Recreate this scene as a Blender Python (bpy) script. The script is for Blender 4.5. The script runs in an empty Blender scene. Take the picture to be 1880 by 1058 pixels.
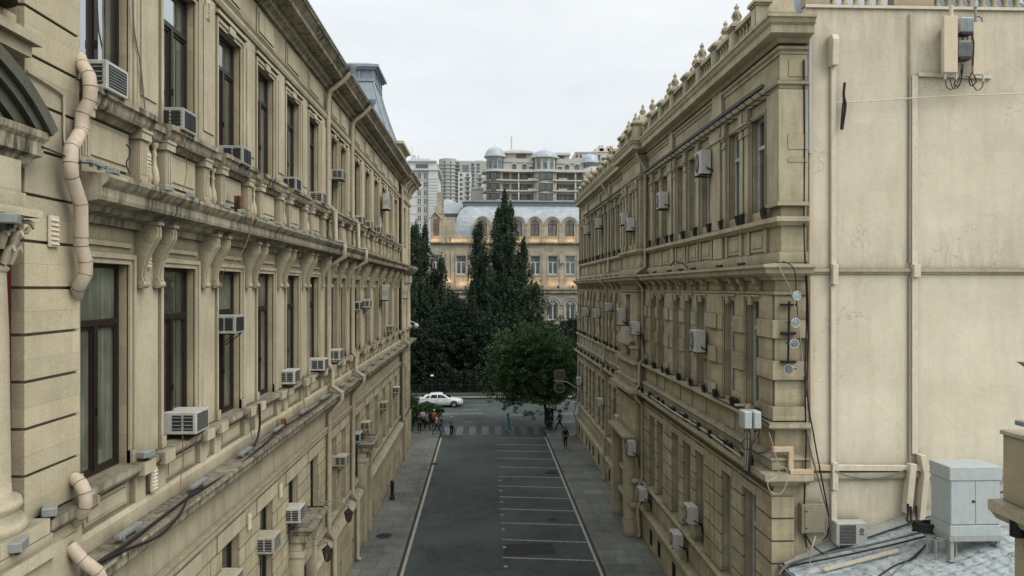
import bpy, bmesh, math, random
from mathutils import Vector, Matrix, noise
R = math.radians
PI = math.pi
rnd = random.Random(7)
sc = bpy.context.scene
COL = sc.collection

# ------------------------------------------------------------------ camera
F_PX, CX, HZ, EYE = 1300.0, 940.0, 529.0, 12.5
YAW = R(2.247)
CS, SN = math.cos(YAW), math.sin(YAW)
def ray(px, py):
    """direction of a photo pixel in the street frame, unit depth"""
    t = (px - CX) / F_PX
    return (t * CS + SN, CS - t * SN, (HZ - py) / F_PX)
def onX(px, py, X):
    d = ray(px, py); k = X / d[0]
    return (X, d[1] * k, EYE + d[2] * k)
def onY(px, py, Y):
    d = ray(px, py); k = Y / d[1]
    return (d[0] * k, Y, EYE + d[2] * k)
def onZ(px, py, Z=0.0):
    d = ray(px, py); k = (Z - EYE) / d[2]
    return (d[0] * k, d[1] * k, Z)

# ------------------------------------------------------------------ materials
def new_mat(name):
    m = bpy.data.materials.new(name); m.use_nodes = True
    nt = m.node_tree; nt.nodes.clear()
    out = nt.nodes.new('ShaderNodeOutputMaterial')
    b = nt.nodes.new('ShaderNodeBsdfPrincipled')
    nt.links.new(b.outputs[0], out.inputs[0])
    return m, nt, b
def N(nt, t, **kw):
    n = nt.nodes.new(t)
    for k, v in kw.items():
        if k in n.inputs: n.inputs[k].default_value = v
        else: setattr(n, k, v)
    return n
def L(nt, a, b): nt.links.new(a, b)
def math_n(nt, op, a, b=None, clamp=False):
    n = nt.nodes.new('ShaderNodeMath'); n.operation = op; n.use_clamp = clamp
    for i, v in enumerate((a, b)):
        if v is None: continue
        if isinstance(v, (int, float)): n.inputs[i].default_value = v
        else: nt.links.new(v, n.inputs[i])
    return n.outputs[0]
def ramp(nt, fac, stops):
    n = nt.nodes.new('ShaderNodeValToRGB')
    e = n.color_ramp.elements
    while len(e) < len(stops): e.new(0.5)
    for i, (p, c) in enumerate(stops):
        e[i].position = p
        e[i].color = (c, c, c, 1) if isinstance(c, (int, float)) else (*c, 1)
    nt.links.new(fac, n.inputs[0])
    return n.outputs[0]
def mix(nt, fac, a, b, mode='MIX'):
    n = nt.nodes.new('ShaderNodeMix'); n.data_type = 'RGBA'; n.blend_type = mode
    if isinstance(fac, (int, float)): n.inputs[0].default_value = fac
    else: nt.links.new(fac, n.inputs[0])
    for i, v in ((6, a), (7, b)):
        if isinstance(v, tuple): n.inputs[i].default_value = (*v[:3], 1)
        else: nt.links.new(v, n.inputs[i])
    return n.outputs[2]
def pos(nt, scale=(1, 1, 1)):
    g = nt.nodes.new('ShaderNodeNewGeometry')
    m = nt.nodes.new('ShaderNodeVectorMath'); m.operation = 'MULTIPLY'
    m.inputs[1].default_value = scale
    nt.links.new(g.outputs['Position'], m.inputs[0])
    return m.outputs[0], g
def noise_n(nt, vec, scale, detail=4, rough=0.55):
    n = N(nt, 'ShaderNodeTexNoise'); n.inputs['Scale'].default_value = scale
    n.inputs['Detail'].default_value = detail; n.inputs['Roughness'].default_value = rough
    nt.links.new(vec, n.inputs['Vector'])
    return n.outputs[0]

def stone(name, base, light=None, stain=0.3, blocks=True, bw=0.95, bh=0.42, speck=0.5, bump=0.35, ao=True, haze=0.0, sooty=False, warm=False):
    m, nt, b = new_mat(name)
    v, g = pos(nt)
    sep = N(nt, 'ShaderNodeSeparateXYZ'); L(nt, v, sep.inputs[0])
    light = light or tuple(min(1, c * 1.18) for c in base)
    big = noise_n(nt, v, 0.55, 5, 0.6)
    col = mix(nt, ramp(nt, big, [(0.35, 0.0), (0.65, 1.0)]), base, light)
    if warm:   # grime gathers above the ledge and under the coping
        def band_(z0, z1):
            mr = N(nt, 'ShaderNodeMapRange'); mr.inputs['From Min'].default_value = z0; mr.inputs['From Max'].default_value = z1; L(nt, sep.outputs[2], mr.inputs['Value']); return mr.outputs[0]
        sv = N(nt, 'ShaderNodeVectorMath'); sv.operation = 'MULTIPLY'; sv.inputs[1].default_value = (3.5, 3.5, .5); L(nt, v, sv.inputs[0])
        sn_ = ramp(nt, noise_n(nt, sv.outputs[0], 1.3, 6, .7), [(.35, 0), (.65, 1)])
        gap_ = math_n(nt, 'MULTIPLY', band_(14.3, 13.05), ramp(nt, sep.outputs[2], [(0, 1), (1, 1)]))
        tot = math_n(nt, 'ADD', math_n(nt, 'MULTIPLY', math_n(nt, 'MULTIPLY', band_(14.3, 13.05), math_n(nt, 'GREATER_THAN', sep.outputs[2], 13.0)), .55), math_n(nt, 'MULTIPLY', band_(17.6, 20.1), .5))
        tot = math_n(nt, 'ADD', tot, math_n(nt, 'MULTIPLY', band_(8.4, 7.3), .35), True)
        col = mix(nt, math_n(nt, 'MULTIPLY', tot, sn_), col, tuple(c * .5 for c in base))
        pt = ramp(nt, noise_n(nt, v, .38, 2, .5), [(.56, 0), (.575, 1)])
        col = mix(nt, math_n(nt, 'MULTIPLY', pt, .14), col, tuple(min(1, c * 1.2) for c in light))
        vo = N(nt, 'ShaderNodeTexVoronoi'); vo.feature = 'DISTANCE_TO_EDGE'; vo.inputs['Scale'].default_value = .55
        wv = N(nt, 'ShaderNodeVectorMath'); wv.operation = 'ADD'; L(nt, v, wv.inputs[0]); nn_ = N(nt, 'ShaderNodeTexNoise'); nn_.inputs['Scale'].default_value = 2.5; nn_.inputs['Detail'].default_value = 5; L(nt, v, nn_.inputs['Vector']); L(nt, nn_.outputs['Color'], wv.inputs[1]); L(nt, wv.outputs[0], vo.inputs['Vector'])
        ck = math_n(nt, 'MULTIPLY', math_n(nt, 'LESS_THAN', vo.outputs['Distance'], .006), ramp(nt, noise_n(nt, v, .5, 2), [(.52, 0), (.66, .4)]))
        col = mix(nt, ck, col, tuple(c * .35 for c in base))
    if blocks:
        comb = N(nt, 'ShaderNodeCombineXYZ')
        L(nt, math_n(nt, 'ADD', sep.outputs[0], sep.outputs[1]), comb.inputs[0]); L(nt, sep.outputs[2], comb.inputs[1])
        br = N(nt, 'ShaderNodeTexBrick'); br.offset = 0.5
        L(nt, comb.outputs[0], br.inputs['Vector'])
        br.inputs['Scale'].default_value = 1.0
        br.inputs['Brick Width'].default_value = bw; br.inputs['Row Height'].default_value = bh
        br.inputs['Mortar Size'].default_value = 0.006; br.inputs['Mortar Smooth'].default_value = 0.3
        br.inputs['Color1'].default_value = (0.74, 0.75, 0.76, 1)
        br.inputs['Color2'].default_value = (1.16, 1.12, 1.02, 1)
        br.inputs['Mortar'].default_value = (0.78, 0.76, 0.72, 1)
        col = mix(nt, 0.75, col, br.outputs[0], 'MULTIPLY')
    # vertical run-off streaks
    mv = N(nt, 'ShaderNodeVectorMath'); mv.operation = 'MULTIPLY'; mv.inputs[1].default_value = (2.3, 2.3, 0.22); L(nt, v, mv.inputs[0])
    st = ramp(nt, noise_n(nt, mv.outputs[0], 1.6, 5, 0.62), [(0.48, 0.0), (0.72, 1.0)])
    dark = tuple(c * 0.36 for c in (base[0] * .92, base[1] * .95, base[2] * 1.02)) if not warm else (base[0] * .72, base[1] * .62, base[2] * .52)
    col = mix(nt, math_n(nt, 'MULTIPLY', st, stain), col, dark)
    # blotches
    bl = ramp(nt, noise_n(nt, v, 2.7, 6, 0.7), [(0.45, 0.0), (0.75, 1.0)])
    col = mix(nt, math_n(nt, 'MULTIPLY', bl, (0.22 + stain * 0.3) if not warm else 0.1), col, tuple(c * 0.62 for c in base))
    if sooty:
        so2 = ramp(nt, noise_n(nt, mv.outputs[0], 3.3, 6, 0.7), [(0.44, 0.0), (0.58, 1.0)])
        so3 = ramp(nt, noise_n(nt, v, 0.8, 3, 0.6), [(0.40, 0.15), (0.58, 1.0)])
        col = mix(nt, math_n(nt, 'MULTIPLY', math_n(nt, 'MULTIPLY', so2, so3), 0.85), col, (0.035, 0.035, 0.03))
    # soot and lichen on anything facing up
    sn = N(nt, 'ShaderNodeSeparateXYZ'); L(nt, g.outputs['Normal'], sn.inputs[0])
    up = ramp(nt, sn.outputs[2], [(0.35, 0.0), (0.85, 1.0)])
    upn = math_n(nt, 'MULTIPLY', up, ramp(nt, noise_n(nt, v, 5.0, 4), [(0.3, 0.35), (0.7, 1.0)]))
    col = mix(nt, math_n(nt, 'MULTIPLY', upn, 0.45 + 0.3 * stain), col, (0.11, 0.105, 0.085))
    if ao:  # crevice shade painted into the stone colour by ambient occlusion
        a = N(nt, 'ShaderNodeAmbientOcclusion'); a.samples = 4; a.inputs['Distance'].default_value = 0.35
        dirt_or_shade = math_n(nt, 'MULTIPLY', math_n(nt, 'SUBTRACT', 1.0, a.outputs['AO']), 1.05, True)
        col = mix(nt, dirt_or_shade, col, tuple(c * 0.3 for c in base))
    sp = noise_n(nt, v, 44, 4, 0.8)
    col = mix(nt, speck, col, ramp(nt, sp, [(0.3, 0.55), (0.7, 1.4)]), 'MULTIPLY')
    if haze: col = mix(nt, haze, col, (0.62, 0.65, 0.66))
    L(nt, col, b.inputs['Base Color'])
    b.inputs['Roughness'].default_value = 0.92
    b.inputs['Specular IOR Level'].default_value = 0.2
    bp = N(nt, 'ShaderNodeBump'); bp.inputs['Strength'].default_value = bump; bp.inputs['Distance'].default_value = 0.02
    hgt = math_n(nt, 'ADD', math_n(nt, 'MULTIPLY', sp, 0.4), noise_n(nt, v, 7, 5, 0.65))
    L(nt, hgt, bp.inputs['Height']); L(nt, bp.outputs[0], b.inputs['Normal'])
    return m

def plain(name, col, rough=0.6, metal=0.0, var=0.18, scale=6.0, dirt_or_shade=0.25, bump=0.0, spec=0.4, emit=None, estr=0):
    m, nt, b = new_mat(name)
    v, g = pos(nt)
    n1 = noise_n(nt, v, scale, 5, 0.6)
    c = mix(nt, ramp(nt, n1, [(0.3, 0.0), (0.7, 1.0)]), tuple(x * (1 - var) for x in col), tuple(min(1, x * (1 + var)) for x in col))
    if dirt_or_shade:
        mv = N(nt, 'ShaderNodeVectorMath'); mv.operation = 'MULTIPLY'; mv.inputs[1].default_value = (5, 5, 0.9); L(nt, v, mv.inputs[0])
        d = ramp(nt, noise_n(nt, mv.outputs[0], 2.2, 5, 0.65), [(0.45, 0.0), (0.75, 1.0)])
        c = mix(nt, math_n(nt, 'MULTIPLY', d, dirt_or_shade), c, tuple(x * 0.3 + 0.01 for x in col))
    L(nt, c, b.inputs['Base Color'])
    b.inputs['Roughness'].default_value = rough; b.inputs['Metallic'].default_value = metal
    b.inputs['Specular IOR Level'].default_value = spec
    if bump:
        bp = N(nt, 'ShaderNodeBump'); bp.inputs['Strength'].default_value = bump; bp.inputs['Distance'].default_value = 0.01
        L(nt, noise_n(nt, v, scale * 5, 4), bp.inputs['Height']); L(nt, bp.outputs[0], b.inputs['Normal'])
    if emit:
        b.inputs['Emission Color'].default_value = (*emit, 1); b.inputs['Emission Strength'].default_value = estr
    return m

def glass(name, col, rough=0.04, fold=0.0, wav=0.02, mirror=0.0):
    m, nt, b = new_mat(name)
    v, g = pos(nt)
    big = noise_n(nt, v, 0.9, 3)
    c = mix(nt, ramp(nt, big, [(0.35, 0.0), (0.65, 1.0)]), tuple(x * 0.55 for x in col), tuple(x * 1.35 for x in col))
    if fold:   # folds of a blind or curtain close behind the pane
        mv = N(nt, 'ShaderNodeVectorMath'); mv.operation = 'MULTIPLY'; mv.inputs[1].default_value = (9, 9, 0.35); L(nt, v, mv.inputs[0])
        f = noise_n(nt, mv.outputs[0], 1.4, 3)
        c = mix(nt, fold, c, ramp(nt, f, [(0.3, 0.45), (0.7, 1.5)]), 'MULTIPLY')
    L(nt, c, b.inputs['Base Color'])
    b.inputs['Roughness'].default_value = rough
    b.inputs['Specular IOR Level'].default_value = 0.9
    b.inputs['IOR'].default_value = 1.55
    bp = N(nt, 'ShaderNodeBump'); bp.inputs['Strength'].default_value = wav; bp.inputs['Distance'].default_value = 0.3
    L(nt, noise_n(nt, v, 1.1, 2), bp.inputs['Height']); L(nt, bp.outputs[0], b.inputs['Normal'])
    if mirror:   # reflective film on the pane
        gl = N(nt, 'ShaderNodeBsdfGlossy'); gl.inputs['Roughness'].default_value = 0.03; gl.inputs['Color'].default_value = (0.85, 0.93, 0.95, 1); L(nt, bp.outputs[0], gl.inputs['Normal'])
        mx_ = N(nt, 'ShaderNodeMixShader'); mx_.inputs[0].default_value = mirror
        out = [n for n in nt.nodes if n.type == 'OUTPUT_MATERIAL'][0]
        L(nt, b.outputs[0], mx_.inputs[1]); L(nt, gl.outputs[0], mx_.inputs[2]); L(nt, mx_.outputs[0], out.inputs[0])
    return m

def leafmat(name, a, bcol, scale=0.8):
    m, nt, b = new_mat(name)
    v, g = pos(nt)
    n1 = noise_n(nt, v, scale, 4, 0.65)
    oi = N(nt, 'ShaderNodeTexNoise'); oi.inputs['Scale'].default_value = 6.0; L(nt, v, oi.inputs['Vector'])
    c = mix(nt, ramp(nt, n1, [(0.35, 0.0), (0.68, 1.0)]), a, bcol)
    c = mix(nt, 0.4, c, ramp(nt, oi.outputs[0], [(0.3, 0.7), (0.7, 1.3)]), 'MULTIPLY')
    L(nt, c, b.inputs['Base Color'])
    b.inputs['Roughness'].default_value = 0.6; b.inputs['Specular IOR Level'].default_value = 0.25
    return m

M = {}
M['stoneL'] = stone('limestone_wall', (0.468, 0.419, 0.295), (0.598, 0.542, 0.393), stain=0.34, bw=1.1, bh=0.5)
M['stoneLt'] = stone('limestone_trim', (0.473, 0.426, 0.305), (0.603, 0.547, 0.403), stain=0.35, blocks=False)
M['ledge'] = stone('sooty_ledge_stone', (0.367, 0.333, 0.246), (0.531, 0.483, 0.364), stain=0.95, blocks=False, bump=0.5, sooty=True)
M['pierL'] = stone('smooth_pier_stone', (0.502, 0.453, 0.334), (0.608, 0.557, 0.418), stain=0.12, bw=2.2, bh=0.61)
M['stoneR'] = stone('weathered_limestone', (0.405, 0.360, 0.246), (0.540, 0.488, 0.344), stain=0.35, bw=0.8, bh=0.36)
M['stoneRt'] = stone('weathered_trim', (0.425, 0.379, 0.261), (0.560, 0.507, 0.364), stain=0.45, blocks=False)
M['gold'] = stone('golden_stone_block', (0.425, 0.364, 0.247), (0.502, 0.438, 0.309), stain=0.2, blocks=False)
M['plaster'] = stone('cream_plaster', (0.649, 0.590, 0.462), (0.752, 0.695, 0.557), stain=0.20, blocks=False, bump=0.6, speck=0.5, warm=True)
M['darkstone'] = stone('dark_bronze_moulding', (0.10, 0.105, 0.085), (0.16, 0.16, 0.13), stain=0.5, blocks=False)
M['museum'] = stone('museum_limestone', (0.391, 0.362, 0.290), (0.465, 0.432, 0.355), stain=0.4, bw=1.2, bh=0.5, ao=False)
M['frame'] = plain('brown_window_frame', (0.022, 0.015, 0.012), 0.45)
M['redframe'] = plain('dark_red_frame', (0.10, 0.012, 0.012), 0.45)
M['whiteframe'] = plain('white_plastic_frame', (0.55, 0.56, 0.55), 0.4)
M['glassup'] = glass('reflecting_pane', (0.05, 0.065, 0.062), mirror=0.5)
M['glassmid'] = glass('pane_over_blind', (0.125, 0.145, 0.115), 0.07, 0.5)
M['glassgr'] = glass('dark_pane', (0.04, 0.05, 0.048), 0.06, mirror=0.12)
M['acwhite'] = plain('aged_white_casing', (0.52, 0.52, 0.48), 0.5, var=0.08, dirt_or_shade=0.35)
M['acgrey'] = plain('grey_casing', (0.36, 0.38, 0.36), 0.5, var=0.1, dirt_or_shade=0.35)
M['grille'] = plain('dark_grille', (0.028, 0.033, 0.033), 0.6)
M['black'] = plain('black_metal', (0.012, 0.014, 0.015), 0.5)
M['cableblack'] = plain('black_cable', (0.013, 0.013, 0.013), 0.55)
M['cablegrey'] = plain('grey_cable', (0.16, 0.16, 0.145), 0.6)
M['cablewhite'] = plain('pale_cable', (0.42, 0.38, 0.3), 0.6)
M['cableorange'] = plain('orange_cable', (0.24, 0.13, 0.07), 0.6)
M['pipe'] = plain('pink_beige_pipe', (0.56, 0.48, 0.38), 0.6, var=0.1, dirt_or_shade=0.3, bump=0.15)
M['pipeR'] = plain('stone_coloured_pipe', (0.42, 0.38, 0.285), 0.6, var=0.12, dirt_or_shade=0.3)
M['rust'] = plain('rusty_box', (0.22, 0.075, 0.035), 0.8)
M['lampgrey'] = plain('grey_lamp_casing', (0.26, 0.29, 0.28), 0.45)
M['lampglass'] = glass('floodlight_lens', (0.24, 0.30, 0.29), 0.12)
M['metalroof'] = plain('grey_blue_sheet_metal', (0.28, 0.33, 0.37), 0.45, metal=0.25, var=0.12, scale=1.2, dirt_or_shade=0.35)
M['cabinet'] = plain('pale_blue_grey_cabinet', (0.44, 0.49, 0.49), 0.45, var=0.06, dirt_or_shade=0.12)
M['trunk'] = plain('cream_trunking', (0.68, 0.62, 0.50), 0.5, var=0.08, dirt_or_shade=0.22)
M['tan'] = plain('tan_painted_panel', (0.66, 0.57, 0.42), 0.5, var=0.05, dirt_or_shade=0.1)
M['boxbeige'] = plain('beige_steel_box', (0.27, 0.25, 0.175), 0.5, var=0.08, dirt_or_shade=0.3)
M['orangetr'] = plain('orange_tan_trunking', (0.60, 0.48, 0.33), 0.5, var=0.1, dirt_or_shade=0.25)
M['bark'] = plain('bark', (0.04, 0.033, 0.025), 0.9, bump=0.6)
M['leafpop'] = leafmat('poplar_leaves', (0.014, 0.03, 0.02), (0.055, 0.088, 0.046), 0.6)
M['leafmass'] = leafmat('dark_leaves', (0.008, 0.018, 0.012), (0.022, 0.044, 0.024))
M['leafround'] = leafmat('linden_leaves', (0.024, 0.055, 0.02), (0.085, 0.155, 0.05), .5)
M['leafbush'] = leafmat('bush_leaves', (0.018, 0.045, 0.014), (0.05, 0.11, 0.03))

# ------------------------------------------------------------------ mesh builder
ORG = {}
class MB:
    def __init__(s): s.v = []; s.f = []; s.sm = []
    def add(s, vs, fs, smooth=False):
        k = len(s.v); s.v += [tuple(p) for p in vs]
        for f in fs: s.f.append(tuple(i + k for i in f)); s.sm.append(smooth)
        return s
    def box(s, x0, x1, y0, y1, z0, z1):
        vs = [(x0, y0, z0), (x1, y0, z0), (x1, y1, z0), (x0, y1, z0), (x0, y0, z1), (x1, y0, z1), (x1, y1, z1), (x0, y1, z1)]
        return s.add(vs, [(3, 2, 1, 0), (4, 5, 6, 7), (0, 1, 5, 4), (1, 2, 6, 5), (2, 3, 7, 6), (3, 0, 4, 7)])
    def quad(s, a, b, c, d): return s.add([a, b, c, d], [(0, 1, 2, 3)])
    def prism(s, poly, vec):
        n = len(poly); vec = Vector(vec)
        vs = [Vector(p) for p in poly] + [Vector(p) + vec for p in poly]
        fs = [tuple(range(n - 1, -1, -1)), tuple(range(n, 2 * n))] + [(i, (i + 1) % n, n + (i + 1) % n, n + i) for i in range(n)]
        return s.add(vs, fs)
    def tube(s, pts, r, n=8, smooth=True, caps=True):
        pts = [Vector(p) for p in pts]; rs = r if isinstance(r, (list, tuple)) else [r] * len(pts)
        vs = []; up = None
        for i, p in enumerate(pts):
            d = (pts[min(i + 1, len(pts) - 1)] - pts[max(i - 1, 0)])
            if d.length < 1e-9: d = Vector((0, 0, 1))
            d.normalize()
            if up is None:
                up = Vector((0, 0, 1)) if abs(d.z) < 0.9 else Vector((1, 0, 0))
            a = d.cross(up)
            if a.length < 1e-4: a = d.cross(Vector((0, 1, 0)))
            a.normalize(); b = a.cross(d).normalized(); up = b
            for k in range(n):
                t = 2 * PI * k / n
                vs.append(p + a * math.cos(t) * rs[i] + b * math.sin(t) * rs[i])
        m = len(pts)
        fs = [(i * n + k, i * n + (k + 1) % n, (i + 1) * n + (k + 1) % n, (i + 1) * n + k) for i in range(m - 1) for k in range(n)]
        s.add(vs, fs, smooth)
        if caps:
            s.add(vs[:n], [tuple(range(n - 1, -1, -1))]); s.add(vs[-n:], [tuple(range(n))])
        return s
    def lathe(s, prof, c=(0, 0, 0), n=16, axis='z', smooth=True, arc=2 * PI):
        vs = []; cx, cy, cz = c; closed = abs(arc - 2 * PI) < 1e-6; m = n if closed else n + 1
        for (r, h) in prof:
            for k in range(m):
                t = arc * k / n; a, b = r * math.cos(t), r * math.sin(t)
                vs.append({'z': (cx + a, cy + b, cz + h), 'x': (cx + h, cy + a, cz + b), 'y': (cx + a, cy + h, cz + b)}[axis])
        fs = [(i * m + k, i * m + (k + 1) % m, (i + 1) * m + (k + 1) % m, (i + 1) * m + k) for i in range(len(prof) - 1) for k in range(n)]
        return s.add(vs, fs, smooth)
    def sweep(s, path, prof, side=1, smooth=False, caps=True):
        """profile [(out, z)] carried along a plan path with mitred corners; out is measured to the given side"""
        P = [Vector((p[0], p[1])) for p in path]; m = len(P); k = len(prof); vs = []
        nr = []
        for i in range(m - 1):
            d = (P[i + 1] - P[i]).normalized(); nr.append(Vector((d.y, -d.x)) * side)
        for i in range(m):
            a = nr[max(i - 1, 0)]; b = nr[min(i, m - 2)]
            w = (a + b) / (1 + a.dot(b))
            for (o, z) in prof: vs.append((P[i].x + w.x * o, P[i].y + w.y * o, z))
        fs = [(i * k + j, i * k + j + 1, (i + 1) * k + j + 1, (i + 1) * k + j) for i in range(m - 1) for j in range(k - 1)]
        s.add(vs, fs, smooth)
        if caps:
            s.add(vs[:k], [tuple(range(k))]); s.add(vs[-k:], [tuple(range(k - 1, -1, -1))])
        return s
    def sphere(s, c, r, n=12, m=8, sq=(1, 1, 1)):
        vs = []; 
        for i in range(m + 1):
            ph = PI * i / m
            for k in range(n):
                t = 2 * PI * k / n
                vs.append((c[0] + r * sq[0] * math.sin(ph) * math.cos(t), c[1] + r * sq[1] * math.sin(ph) * math.sin(t), c[2] + r * sq[2] * math.cos(ph)))
        fs = [(i * n + k, i * n + (k + 1) % n, (i + 1) * n + (k + 1) % n, (i + 1) * n + k) for i in range(m) for k in range(n)]
        return s.add(vs, fs, True)
    def build(s, name, mat, parent=None, bevel=0, at=None):
        o0 = ORG.get(parent.name, (0, 0, 0)) if parent else (0, 0, 0)
        me = bpy.data.meshes.new(name)
        off = at if at is not None else o0
        me.from_pydata([(x - off[0], y - off[1], z - off[2]) for x, y, z in s.v], [], s.f)
        me.polygons.foreach_set('use_smooth', s.sm)
        bm = bmesh.new(); bm.from_mesh(me)
        bmesh.ops.recalc_face_normals(bm, faces=bm.faces); bm.to_mesh(me); bm.free()
        me.materials.append(M[mat] if isinstance(mat, str) else mat)
        o = bpy.data.objects.new(name, me); COL.objects.link(o)
        if parent: o.parent = parent
        if at is not None: o.location = (at[0] - o0[0], at[1] - o0[1], at[2] - o0[2])
        ORG[o.name] = off
        if bevel:
            bv = o.modifiers.new('bevel', 'BEVEL'); bv.width = bevel; bv.segments = 1; bv.limit_method = 'ANGLE'; bv.angle_limit = R(40)
        return o
def tag(o, label=None, cat=None, group=None, kind=None):
    if label: o['label'] = label
    if cat: o['category'] = cat
    if group: o['group'] = group
    if kind: o['kind'] = kind
    return o
def thing(name, label, cat, loc=(0, 0, 0), rz=0, group=None):
    o = bpy.data.objects.new(name, None); COL.objects.link(o)
    o.location = loc; o.rotation_euler.z = rz; o.empty_display_size = 0.3
    ORG[o.name] = tuple(loc)
    return tag(o, label, cat, group)
def dup(o, loc=None, rz=None, label=None, group=None, parent=None, scale=None):
    c = o.copy(); COL.objects.link(c)
    if parent is not None: c.parent = parent
    if loc is not None: c.location = loc
    if rz is not None: c.rotation_euler.z = rz
    if scale is not None: c.scale = scale if isinstance(scale, (tuple, list)) else (scale,) * 3
    if label: c['label'] = label
    if group: c['group'] = group
    for ch in list(o.children): dup(ch, parent=c)
    return c
class Proto:
    """first use moves the original itself, later uses copy it"""
    def __init__(s, o): s.o = o; s.used = False
    def place(s, loc, rz=0, label=None, group=None, parent=None, scale=None):
        if not s.used:
            s.used = True; o = s.o; o.location = loc; o.rotation_euler.z = rz
            if parent is not None: o.parent = parent
            if label: o['label'] = label
            if group: o['group'] = group
            if scale is not None: o.scale = scale if isinstance(scale, (tuple, list)) else (scale,) * 3
            return o
        return dup(s.o, loc, rz, label, group, parent, scale)
def lab(o, text): o['label'] = text; return o

class Fac:
    """a facade plane: u along it, n outward from it, z up"""
    def __init__(s, kind, base): s.k = kind; s.b = base
    def p(s, u, n, z):
        if s.k == 'L': return (s.b + n, u, z)
        if s.k == 'R': return (s.b - n, u, z)
        return (u, s.b - n, z)
    def box(s, mb, u0, u1, n0, n1, z0, z1):
        a = s.p(u0, n0, z0); b = s.p(u1, n1, z1)
        mb.box(min(a[0], b[0]), max(a[0], b[0]), min(a[1], b[1]), max(a[1], b[1]), z0, z1)
    def mould(s, mb, u0, u1, prof):
        poly = [s.p(u0, n, z) for n, z in prof]
        q = s.p(u1, 0, 0); r = s.p(u0, 0, 0)
        mb.prism(poly, (q[0] - r[0], q[1] - r[1], 0))
    def wall(s, mb, u0, u1, z0, z1, op, n=0.0, rev=0.2):
        us = sorted(set([u0, u1] + [x for o in op for x in o[:2] if u0 < x < u1]))
        zs = sorted(set([z0, z1] + [x for o in op for x in o[2:4] if z0 < x < z1]))
        for i in range(len(us) - 1):
            for j in range(len(zs) - 1):
                cu, cz = (us[i] + us[i + 1]) / 2, (zs[j] + zs[j + 1]) / 2
                if any(o[0] < cu < o[1] and o[2] < cz < o[3] for o in op): continue
                mb.quad(s.p(us[i], n, zs[j]), s.p(us[i + 1], n, zs[j]), s.p(us[i + 1], n, zs[j + 1]), s.p(us[i], n, zs[j + 1]))
        for (a, b, c, d) in [o[:4] for o in op]:
            for (ua, za, ub, zb) in ((a, c, a, d), (b, c, b, d), (a, c, b, c), (a, d, b, d)):
                mb.quad(s.p(ua, n, za), s.p(ub, n, zb), s.p(ub, n - rev, zb), s.p(ua, n - rev, za))
    def surround(s, mb, a, b, c, d, w=0.16, n=0.05, n0=0.0, sill=True, steps=2):
        """architrave frame standing proud around an opening"""
        for q in range(steps):
            wi = w * (1 - q / steps); nn = n * (1 - 0.4 * (steps - 1 - q)) if steps > 1 else n
            nn = n * (0.55 + 0.45 * (1 - q)) if steps > 1 else n
            lo = w * (steps - 1 - q) / steps; hi = w * (steps - q) / steps
            nn = n * (1.0 if q == 0 else 0.55)
            s.box(mb, a - hi, a - lo, n0 - .02, nn + n0, c, d + lo)
            s.box(mb, b + lo, b + hi, n0 - .02, nn + n0, c, d + lo)
            s.box(mb, a - hi, b + hi, n0 - .02, nn + n0, d + lo, d + hi)
def cyl_u(fac, mb, u0, u1, n, z, r, k=12):
    a = fac.p(u0, n, z); b = fac.p(u1, n, z)
    mb.tube([a, b], r, k)
ORD = ['first', 'second', 'third', 'fourth', 'fifth', 'sixth', 'seventh', 'eighth', 'ninth', 'tenth', 'eleventh', 'twelfth', 'thirteenth',
       'fourteenth', 'fifteenth', 'sixteenth', 'seventeenth', 'eighteenth', 'nineteenth', 'twentieth', 'twenty-first', 'twenty-second', 'twenty-third', 'twenty-fourth', 'twenty-fifth', 'twenty-sixth', 'twenty-seventh', 'twenty-eighth']
M['glassmuse'] = glass('museum_pane', (.10, .125, .12), .08, .3)
M['glasslit'] = plain('lit_window', (.5, .25, .08), .5, dirt_or_shade=0, emit=(1, .45, .12), estr=.35)
M['glassmid2'] = glass('pane_over_curtain', (0.15, 0.155, 0.125), 0.08, 0.6)
M['glassmid3'] = glass('clear_dark_pane', (0.05, 0.06, 0.052), 0.05, 0.3, mirror=0.1)
M['glassup2'] = glass('half_reflecting_pane', (0.06, 0.075, 0.07), mirror=0.22)
M['acyellow'] = plain('yellowed_casing', (0.46, 0.43, 0.33), 0.55, var=0.1, dirt_or_shade=0.45)
# =================================================================== LEFT BUILDING
FL = Fac('L', -6.1)
LB = thing('stone_palace', 'long ornate limestone palace along the left pavement, brown windows and a scroll-bracketed ledge', 'building', (-6.1, 10.4, 0))
LY0, LY1 = 10.4, 51.0
U3 = [10.88, 13.66, 16.44, 19.22, 22.0, 24.78]
WL = [(y, 1.5) for y in U3] + [(28.3, 1.2), (30.15, 1.2)] + [(33.4, 1.5), (36.35, 1.5), (39.3, 1.5), (42.25, 1.5), (45.2, 1.5), (48.1, 1.5)]
ZG, ZM, ZU = (3.4, 6.48), (9.5, 12.9), (15.5, 18.5)
opU = [(y, y + w, *ZU) for y, w in WL]; opM = [(y, y + w, *ZM) for y, w in WL]
opG = [(y + .15, y + w - .15, *ZG) for y, w in WL]
doors = [(22.75, 23.85, 0.15, 3.6), (34.75, 35.75, 0.15, 3.6)]
opG = [o for o in opG if not (22.0 < o[0] < 22.5)] + [(22.15, 23.35, 4.2, 6.48)]
mb = MB()
FL.wall(mb, LY0, LY1, 2.7, 20.4, opU + opM + opG, rev=.22)
vents = [(y, y + .55, .35, 1.35) for y in (15.2, 18.1, 20.6, 26.2, 28.9, 31.6, 37.4, 40.2, 43.0, 46.0, 48.6)]
FL.wall(mb, LY0, LY1, 0, 2.7, vents + [(a, b, 0.15, 2.699) for a, b, c, d in doors], n=.25, rev=.3)
mb.box(-18, -6.42, 10.4, 51, 0, 20.35)                       # body of the house behind the street wall
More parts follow.
